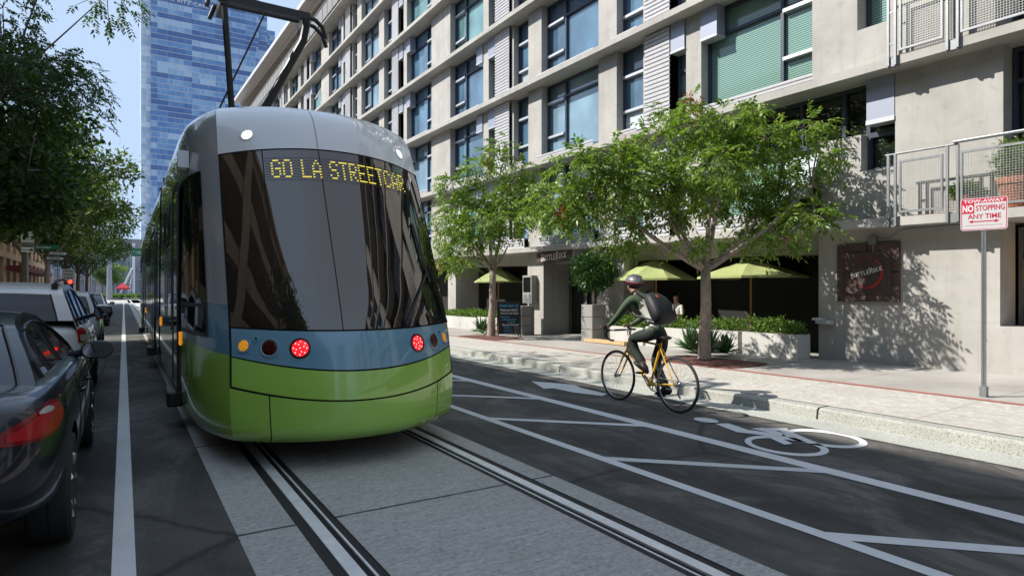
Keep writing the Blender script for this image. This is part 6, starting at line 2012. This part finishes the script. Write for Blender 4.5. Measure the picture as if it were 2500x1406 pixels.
# timber plank lying along the kerb side of the terrace
PLK = empty('timber_plank', (10.3, 11.4, 0.2), 'long pale timber plank lying before the terrace behind the front wheel', 'plank')
mb = MB(); xa, ya_ = gpt(1436, 836, 0.14); xb, yb2 = gpt(1535, 848, 0.14)
dv = Vector((xb-xa, yb2-ya_, 0)).normalized(); nv = Vector((-dv.y, dv.x, 0))
A = Vector((xa, ya_, walk_z(xa, ya_)+0.004)); B = Vector((xb, yb2, walk_z(xb, yb2)+0.004))
q = [A, B, B + nv*-0.14, A + nv*-0.14]; hgt = Vector((0,0,0.085))
mb.face(q); mb.face([p+hgt for p in q][::-1])
for i in range(4): mb.face([q[i], q[(i+1)%4], q[(i+1)%4]+hgt, q[i]+hgt])
bevel(mb.build('plank', mat('pale_timber', (0.50,0.36,0.19), 0.8, var=0.2, scale=9), PLK), 0.004)

# tow-away sign
sx, sy = gpt(2402, 980, 0.15); sz = walk_z(sx, sy)
dS = sx*SN + sy*CS
TS = empty('parking_sign', (sx, sy, sz), 'red and white tow-away no stopping sign on a perforated steel post', 'sign')
zs0, zs1 = EYE + (HZ-562)/FPX*dS, EYE + (HZ-483)/FPX*dS
fa_ = math.atan2(-sy, -sx) - 0.06
SF = Vector((math.cos(fa_), math.sin(fa_), 0)); SR = Vector((-math.sin(fa_), math.cos(fa_), 0))
zc = (zs0+zs1)/2; hh = (zs1-zs0)/2; hw2 = 46.0/FPX*dS
def tsp(u, v, o=0.0): return Vector((sx, sy, zc)) + SR*u + SF*(0.03+o) + Vector((0,0,v))
def rrect(w, h, r, n=5):
    o = []
    for cx, cy, a0 in ((w-r, h-r, 0), (-w+r, h-r, 90), (-w+r, -h+r, 180), (w-r, -h+r, 270)):
        o += [(cx + r*math.cos(R(a0+90*k/n)), cy + r*math.sin(R(a0+90*k/n))) for k in range(n+1)]
    return o
mb = MB(); mb.prism(rrect(hw2, hh, 0.035), lambda p: tsp(p[0], p[1], -0.003), lambda p: tsp(p[0], p[1], 0.0)); mb.build('plate', mat('white_reflective', (0.60,0.59,0.60), 0.35), TS)
sred = mat('sign_red', (0.55,0.03,0.07), 0.4)
mb = MB()
o1, o2 = rrect(hw2-0.008, hh-0.008, 0.028), rrect(hw2-0.015, hh-0.015, 0.022); n = len(o1)
for i in range(n):
    j = (i+1) % n; mb.face([tsp(*o1[i], 0.001), tsp(*o1[j], 0.001), tsp(*o2[j], 0.001), tsp(*o2[i], 0.001)])
W_, H_ = hw2, hh
def rect(u0, u1, v0, v1, o=0.0012, m=0): mb.face([tsp(u0*W_, v0*H_, o), tsp(u1*W_, v0*H_, o), tsp(u1*W_, v1*H_, o), tsp(u0*W_, v1*H_, o)], m)
rect(-0.94, 0.94, 0.68, 0.94); rect(-0.94, -0.40, 0.05, 0.68)
def ttext(s_, u, v, w, h, m, bold=0.0): fit_text(mb, s_, lambda x, y: tsp(u*W_ + x, v*H_ + y, 0.0022), w*2*W_, h*2*H_, m, bold)
ttext('TOW-AWAY', 0.0, 0.80, 0.86, 0.095, 1, 0.02); ttext('NO', -0.67, 0.365, 0.235, 0.22, 1, 0.035); ttext('STOPPING', 0.27, 0.365, 0.60, 0.17, 0, 0.012)
ttext('ANY TIME', 0.02, -0.14, 0.70, 0.145, 0, 0.015); ttext('TO RECLAIM IMPOUNDED VEHICLES CALL POLICE', 0.0, -0.70, 0.78, 0.025, 0, 0.0)
rect(-0.52, 0.52, -0.49, -0.43, 0.0016)
for s in (-1, 1): mb.face([tsp(s*0.66*W_, -0.46*H_, 0.0016), tsp(s*0.47*W_, -0.36*H_, 0.0016), tsp(s*0.47*W_, -0.56*H_, 0.0016)][::s])
mb.build('lettering', [sred, mat('white_letter', (0.76,0.77,0.78), 0.35)], TS, merge=False)
mb = MB(); pw = 0.024
def pp(u, v, z): return Vector((sx, sy, z)) + SR*u + SF*v
for u0, u1, v0, v1 in ((-pw, pw, -pw, pw),):
    q = [pp(u0,v0,sz-0.05), pp(u1,v0,sz-0.05), pp(u1,v1,sz-0.05), pp(u0,v1,sz-0.05)]; up_ = Vector((0,0,zs1-0.02-sz+0.05))
    for i in range(4): mb.face([q[i], q[(i+1)%4], q[(i+1)%4]+up_, q[i]+up_])
    mb.face([p+up_ for p in q])
mb.box(sx-0.035, sx+0.035, sy-0.035, sy+0.035, sz-0.03, sz+0.12)
post = mb.build('post', M['steel'], TS)
mb = MB(); z = sz + 0.16
while z < zs0 - 0.02:
    mb.face([pp(0.006*math.cos(a), pw+0.0008, z + 0.006*math.sin(a)) for a in [2*math.pi*k/8 for k in range(8)]])
    mb.face([pp(-pw-0.0008, 0.006*math.cos(a), z + 0.006*math.sin(a)) for a in [2*math.pi*k/8 for k in range(8)]]); z += 0.0254
tag(mb.build('post_holes', M['gap'], TS, merge=False), kind='stuff')

# potted plant on the near balcony, seated guest on the terrace
terra = mat('terracotta', (0.42, 0.15, 0.08), 0.8, var=0.15, scale=6)
Yb_, _ = xpt(2484, 450, 11.15); zb0 = TOP[0] + SH*(Yb_-6)
def pot(x, y, z, r, h, label, seed, plant_h):
    o = empty('potted_plant', (x, y, z), label, 'plant', 'terracotta pots on the balcony')
    mb = MB(); mb.lathe([(r*0.62,0.0),(r*0.72,h*0.2),(r*0.88,h*0.75),(r*0.9,h*0.78),(r*1.0,h*0.8),(r*1.02,h*0.97),(r*0.98,h),(r*0.86,h),(r*0.84,h*0.9),(0.0,h*0.88)], (x, y, z), 28); mb.build('pot', terra, o, smooth=True, sharp=40)
    rs = np.random.RandomState(seed); C, D = clump_points(rs, (x, y, z+h+plant_h*0.5), (r*1.25, r*1.25, plant_h*0.55), 500, 0.2)
    np_leaves('foliage', sprigs(rs, C, D, 0.06, 0.018, 4, 0.6, -0.1), M['shrub'], o)
    mb = MB()
    for k in range(9):
        a = rs.uniform(0, 6.28); mb.tube([(x, y, z+h*0.85), (x+0.5*r*math.cos(a), y+0.5*r*math.sin(a), z+h+plant_h*0.5), (x+r*math.cos(a), y+r*math.sin(a), z+h+plant_h*rs.uniform(0.8,1.2))], [0.008,0.005,0.003], 5)
    mb.build('stem', M['barkd'], o)
pot(11.12, Yb_, zb0, 0.24, 0.46, 'large terracotta pot with a wispy shrub on the near balcony', 5, 0.55)
pot(11.05, Yb_+0.62, zb0, 0.15, 0.26, 'small terracotta pot left of the large one on the near balcony', 6, 0.16)
Yg, _ = xpt(1654, 760, 11.6); gx = 11.6; gz0 = walk_z(gx, Yg)
G = {'pelvis': (Vector((gx, Yg, gz0+0.50)), (0.15,0.12), None, 1), 'waist': (Vector((gx+0.01, Yg, gz0+0.66)), (0.135,0.105), 'pelvis', 0), 'chest': (Vector((gx-0.01, Yg, gz0+0.82)), (0.15,0.11), 'waist', 0), 'upper': (Vector((gx-0.02, Yg, gz0+0.94)), (0.12,0.09), 'chest', 0),
     'neck': (Vector((gx-0.03, Yg, gz0+1.01)), (0.05,0.05), 'upper', 2), 'face': (Vector((gx-0.05, Yg, gz0+1.12)), (0.075,0.085), 'neck', 2), 'skull': (Vector((gx-0.04, Yg, gz0+1.18)), (0.07,0.08), 'face', 2)}
for s, n_ in ((-1,'a'),(1,'b')):
    G['s'+n_] = (Vector((gx-0.02, Yg+s*0.15, gz0+0.93)), (0.06,0.06), 'upper', 0); G['e'+n_] = (Vector((gx-0.06, Yg+s*0.21, gz0+0.70)), (0.045,0.045), 's'+n_, 0); G['w'+n_] = (Vector((gx-0.26, Yg+s*0.14, gz0+0.72)), (0.032,0.03), 'e'+n_, 2); G['h'+n_] = (Vector((gx-0.36, Yg+s*0.11, gz0+0.73)), (0.034,0.018), 'w'+n_, 2)
    G['k'+n_] = (Vector((gx-0.40, Yg+s*0.11, gz0+0.50)), (0.075,0.075), 'pelvis', 1); G['f'+n_] = (Vector((gx-0.38, Yg+s*0.11, gz0+0.10)), (0.045,0.045), 'k'+n_, 1); G['t'+n_] = (Vector((gx-0.50, Yg+s*0.11, gz0+0.04)), (0.04,0.03), 'f'+n_, 1)
GP, gV, gF, gB = person('person', 'seated guest with dark hair in a white shirt behind the planters', G, base=(gx, Yg, gz0))
mb = MB()
for f in gF:
    c = sum((gV[i] for i in f), Vector())/len(f); mb.face([gV[i] for i in f], nearest_mat(c, gB))
mb.build('body', [cream_k, trous, skinm], GP, smooth=True, sharp=None)
mb = MB(); rows = []
for z, r in ((1.04,0.075),(1.10,0.093),(1.18,0.098),(1.24,0.075),(1.27,0.03)):
    rows.append([Vector((gx-0.03 + r*math.cos(a), Yg + r*math.sin(a), gz0+z)) for a in span(-2.1, 2.1, 14)])
mb.grid(rows); mb.build('hair', hairm, GP, smooth=True)
CHR = empty('cafe_chair', (gx+0.05, Yg, gz0), 'dark cafe chair under the seated guest', 'chair')
mb = MB(); mb.box(gx-0.24, gx+0.24, Yg-0.23, Yg+0.23, gz0+0.36, gz0+0.40); mb.build('seat', M['blackm'], CHR)
mb = MB(); mb.box(gx+0.2, gx+0.24, Yg-0.22, Yg+0.22, gz0+0.42, gz0+0.85); mb.build('backrest', M['blackm'], CHR)
for dx in (-0.2, 0.2):
    for dy in (-0.2, 0.2): mb = MB(); mb.tube([(gx+dx, Yg+dy, gz0), (gx+dx, Yg+dy, gz0+0.38)], 0.014, 6); mb.build('leg', M['blackm'], CHR)

# ------------------------------------------------------------------ signs, signal and clutter up the street
def facing(x, y): 
    return Vector((0, -1, 0)), Vector((1, 0, 0))
wsign = mat('white_sign_face', (0.66,0.67,0.66), 0.5); gsign = mat('green_sign_face', (0.01,0.16,0.08), 0.5); bsign = mat('black_sign_face', (0.015,0.015,0.016), 0.5)
def plate(mb, x, y, z, w, h, m, t=0.006): mb.box(x-w/2, x+w/2, y, y+t, z-h/2, z+h/2, m)
def postsign(x, y, zt_, label, build, name='street_sign'):
    o = empty(name, (x, y, 0.146), label, 'sign'); mb = MB(); mb.tube([(x, y+0.03, 0.1), (x, y+0.03, zt_)], 0.026, 8); mb.build('post', M['steel'], o, smooth=True); build(o); return o
def at(px, py, y): 
    t = (px-CX)/FPX; X = y*(SN + CS*t)/(CS - SN*t); d = X*SN + y*CS; return X, EYE + (HZ-py)/FPX*d, d/FPX
px_, pz__, sc_ = at(67, 580, 27.5)
def bp(o):
    mb = MB(); zc = at(67, 578, 27.5)[1]; w = 25*sc_
    plate(mb, px_, 27.5, zc, w, 24*sc_, 0); plate(mb, px_-w*0.33, 27.494, zc+8*sc_, w*0.32, 8*sc_, 1); mb.build('hour_plate', [wsign, gsign], o)
    mb = MB(); plate(mb, px_, 27.5, zc-25.5*sc_, w, 25*sc_, 0); plate(mb, px_, 27.494, zc-20*sc_, w*0.96, 10*sc_, 1); mb.build('tow_plate', [wsign, bsign], o)
    mb = MB()
    for s_, dz, sz_, mi, du in (('2', 8, 9, 1, -0.33), ('HOUR', 8, 6, 0, 0.15), ('PARKING', -1, 6, 0, 0.0), ('8AM TO 6PM', -7.5, 4.5, 0, 0.0), ('NO STOPPING', -20, 4.5, 1, 0.0), ('7AM TO 9AM', -33, 4.5, 0, 0.0)):
        fit_text(mb, s_, lambda x, y, dz=dz, du=du: (px_ + du*w + x, 27.485, zc + dz*sc_ + y), min(0.88, 0.09*len(s_)+0.05)*w*(0.6 if du > 0 else 1), sz_*sc_*0.75, mi, 0.01)
    mb.build('lettering', [gsign, wsign], o, merge=False)
postsign(px_, 27.5, at(67, 565, 27.5)[1], 'stacked white and green parking signs on a pole among the left trees', bp, 'parking_sign')
ox, oz, os_ = at(141, 618, 38.0)
def bo(o):
    for k, (zpx, ppx) in enumerate(((619, 144), (631, 136))):
        X, z, s_ = at(ppx, zpx, 38.0); mb = MB(); w, h = 37*s_, 11*s_
        plate(mb, X, 37.96-0.02*k, z, w, h, 0); y = 37.95-0.02*k
        a = w*0.47; mb.face([(X-a, y, z-h*0.30), (X+a*0.72, y, z-h*0.30), (X+a, y, z), (X+a*0.72, y, z+h*0.30), (X-a, y, z+h*0.30)], 1)
        p = mb.build('one_way_plate', [bsign, wsign], o)
        mb = MB(); fit_text(mb, 'ONE WAY', lambda x, yy: (X-a*0.12+x, y-0.006, z+yy), w*0.62, h*0.36, 0, 0.02); mb.build('lettering', bsign, p, merge=False)
    X, z, s_ = at(104, 603, 38.0); mb = MB(); plate(mb, X, 38.0, z, 66*s_, 11*s_, 0); fit_text(mb, 'Flower', lambda x, yy: (X + x, 37.99, z+yy), 34*s_, 7.5*s_, 1, 0.01); mb.build('name_plate', [gsign, wsign], o, merge=False)
postsign(ox, 38.0, at(141, 598, 38.0)[1], 'pole with two black one way signs and a green street name', bo)
tx_, tz_, ts_ = at(167, 670, 42.0)
def bt(o):
    mb = MB(); plate(mb, tx_, 42.0, tz_, 25*ts_, 27*ts_, 0); mb.build('plate', wsign, o)
    mb = MB()
    for k, s_ in enumerate(('TWO-WAY', 'TRAFFIC', 'AHEAD')): fit_text(mb, s_, lambda x, y, k=k: (tx_+x, 41.99, tz_ + (8-8*k)*ts_ + y), 20*ts_, 4.8*ts_, 0, 0.015)
    mb.build('lettering', bsign, o, merge=False)
postsign(tx_, 42.0, at(167, 656, 42.0)[1], 'white two-way traffic ahead sign left of the dark tree trunks', bt)
lx, lz, ls = at(171, 691, 46.0)
TL = empty('traffic_signal', (lx, 46.0, 0.146), 'traffic signal showing red on the left pavement behind the hatchback', 'traffic light')
mb = MB(); mb.tube([(lx, 46.08, 0.1), (lx, 46.08, lz+0.3)], 0.05, 8); mb.build('post', M['blackm'], TL)
mb = MB(); mb.box(lx-0.17, lx+0.17, 45.85, 46.1, lz-0.75, lz+0.25); hs = mb.build('housing', M['black'], TL)
for k, (nm, em) in enumerate((('red_light', (1,0.02,0.01)), ('amber_light', None), ('green_light', None))):
    mb = MB(); mb.lathe([(0.12, 0.0), (0.10, -0.02), (0.0, -0.03)], (lx, 45.84, lz+0.08-0.31*k), 16, axis='y'); mb.build(nm, mat(nm, (0.4,0.02,0.01) if em else (0.03,0.03,0.02), emis=em or (0,0,0), estr=4.0 if em else 0), hs)
# mast arm with green street sign at the crossing
gx_, gz_, gs_ = at(341, 616, 96.0)
MA = empty('mast_arm', (-3.6, 96.0, 0.146), 'steel mast arm carrying a green street sign over the far crossing', 'street light')
mb = MB(); mb.tube([(-3.6, 96.1, 0.1), (-3.6, 96.1, 7.2)], 0.12, 10); mb.tube([(-3.6, 96.1, gz_+0.5), (gx_+2.2, 96.1, gz_+0.9)], 0.07, 8); mb.build('pole', M['steel'], MA, smooth=True)
mb = MB(); plate(mb, gx_+0.1, 96.0, gz_, 36*gs_, 20*gs_, 0); fit_text(mb, '11th St', lambda x, y: (gx_+x, 95.98, gz_+y), 26*gs_, 9*gs_, 1); mb.build('street_name_board', [gsign, wsign], MA, merge=False)
# beyond the crossing
tx, tz, tsc = at(300, 705, 165.0)
TN = empty('canopy_tent', (tx, 165.0, 0), 'small red pop-up canopy tent far beyond the crossing', 'tent')
mb = MB(); w = 15*tsc; zl, zh = at(300, 703, 165)[1], at(300, 690, 165)[1]
for k in range(4):
    a, b2 = math.pi/4 + k*math.pi/2, math.pi/4 + (k+1)*math.pi/2
    A, B = Vector((tx + w*1.41*math.cos(a), 165 + w*1.41*math.sin(a), zl)), Vector((tx + w*1.41*math.cos(b2), 165 + w*1.41*math.sin(b2), zl))
    mb.face([A, B, Vector((tx, 165, zh))]); mb.face([A, A - Vector((0,0,0.35)), B - Vector((0,0,0.35)), B])
mb.build('canopy', mat('red_canopy', (0.55,0.04,0.05), 0.8), TN)
for sx_ in (-1, 1):
    for sy_ in (-1, 1): mb = MB(); mb.tube([(tx+sx_*w, 165+sy_*w, 0), (tx+sx_*w, 165+sy_*w, zl)], 0.04, 6); mb.build('leg', M['alu'], TN)
for i, (px, y_) in enumerate(((247,158),(262,160),(279,157),(293,159),(312,158),(326,160),(339,158))):
    X, z, s_ = at(px, 711, y_)
    o = shrub((X, y_, 0.35), (0.7, 0.6, 0.75), 'clipped shrub %s in the row of planting beyond the crossing' % ('at the left end', 'second from the left', 'third from the left', 'in the middle', 'third from the right', 'second from the right', 'at the right end')[i], 200+i, 60, 0.22, 'shrub', 'shrubs beyond the crossing')
    mb = MB(); mb.lathe([(0.5,-0.35),(0.75,0.0),(0.65,0.05),(0.0,0.05)], (X, y_, 0.35), 14); mb.build('tub', M['conc2'], o)
for i, (px, y_, h, rr_) in enumerate(((262, 178, 5.5, 2.4), (285, 182, 6.2, 3.0), (250, 172, 6.5, 2.6))):
    X, z, s_ = at(px, 700, y_); cl = crown(X, y_, h, rr_, 22, 300+i)
    street_tree('plaza_tree', ('round green tree beyond the crossing, left of the red tent', 'round green tree directly behind the red tent', 'round tree at the left beyond the crossing, behind the lamp post')[i], (X, y_, 0), cl, (X, y_, h-1.8), 0.14, [(X+0.6, y_, h-0.6), (X-0.7, y_+0.3, h-0.4)], 310+i, 40, M['shrub'] if i == 1 else M['leafd'], M['barkd'], False, 'trees beyond the crossing', 0, 'sprig', 1.5)
X, z, s_ = at(267, 690, 150.0)
LP = empty('lamp_post', (X, 150, 0), 'thick pale grey lamp post beyond the crossing', 'lamp post'); mb = MB(); mb.tube([(X, 150, 0), (X, 150, at(267, 640, 150)[1])], [0.55, 0.4], 12); mb.build('shaft', M['steel'], LP, smooth=True)
X, z, s_ = at(316, 690, 175.0)
TM = empty('lattice_mast', (X, 175, 0), 'white steel lattice mast right of the red tent', 'mast'); mb = MB(); zt_ = at(316, 655, 175)[1]
mb.tube([(X-2.4, 175, 0), (X+0.6, 175, zt_)], 0.22, 8); mb.tube([(X-0.6, 175, 0), (X+1.0, 175, zt_)], 0.16, 8); mb.tube([(X+0.9, 175, 0), (X+0.9, 175, zt_+6)], 0.28, 8)
for k in range(4): mb.tube([(X-2.0+k*0.7, 175, 0.8+k*zt_*0.22), (X+0.8, 175, 0.4+k*zt_*0.22)], 0.1, 6)
mb.build('lattice', M['alu'], TM)
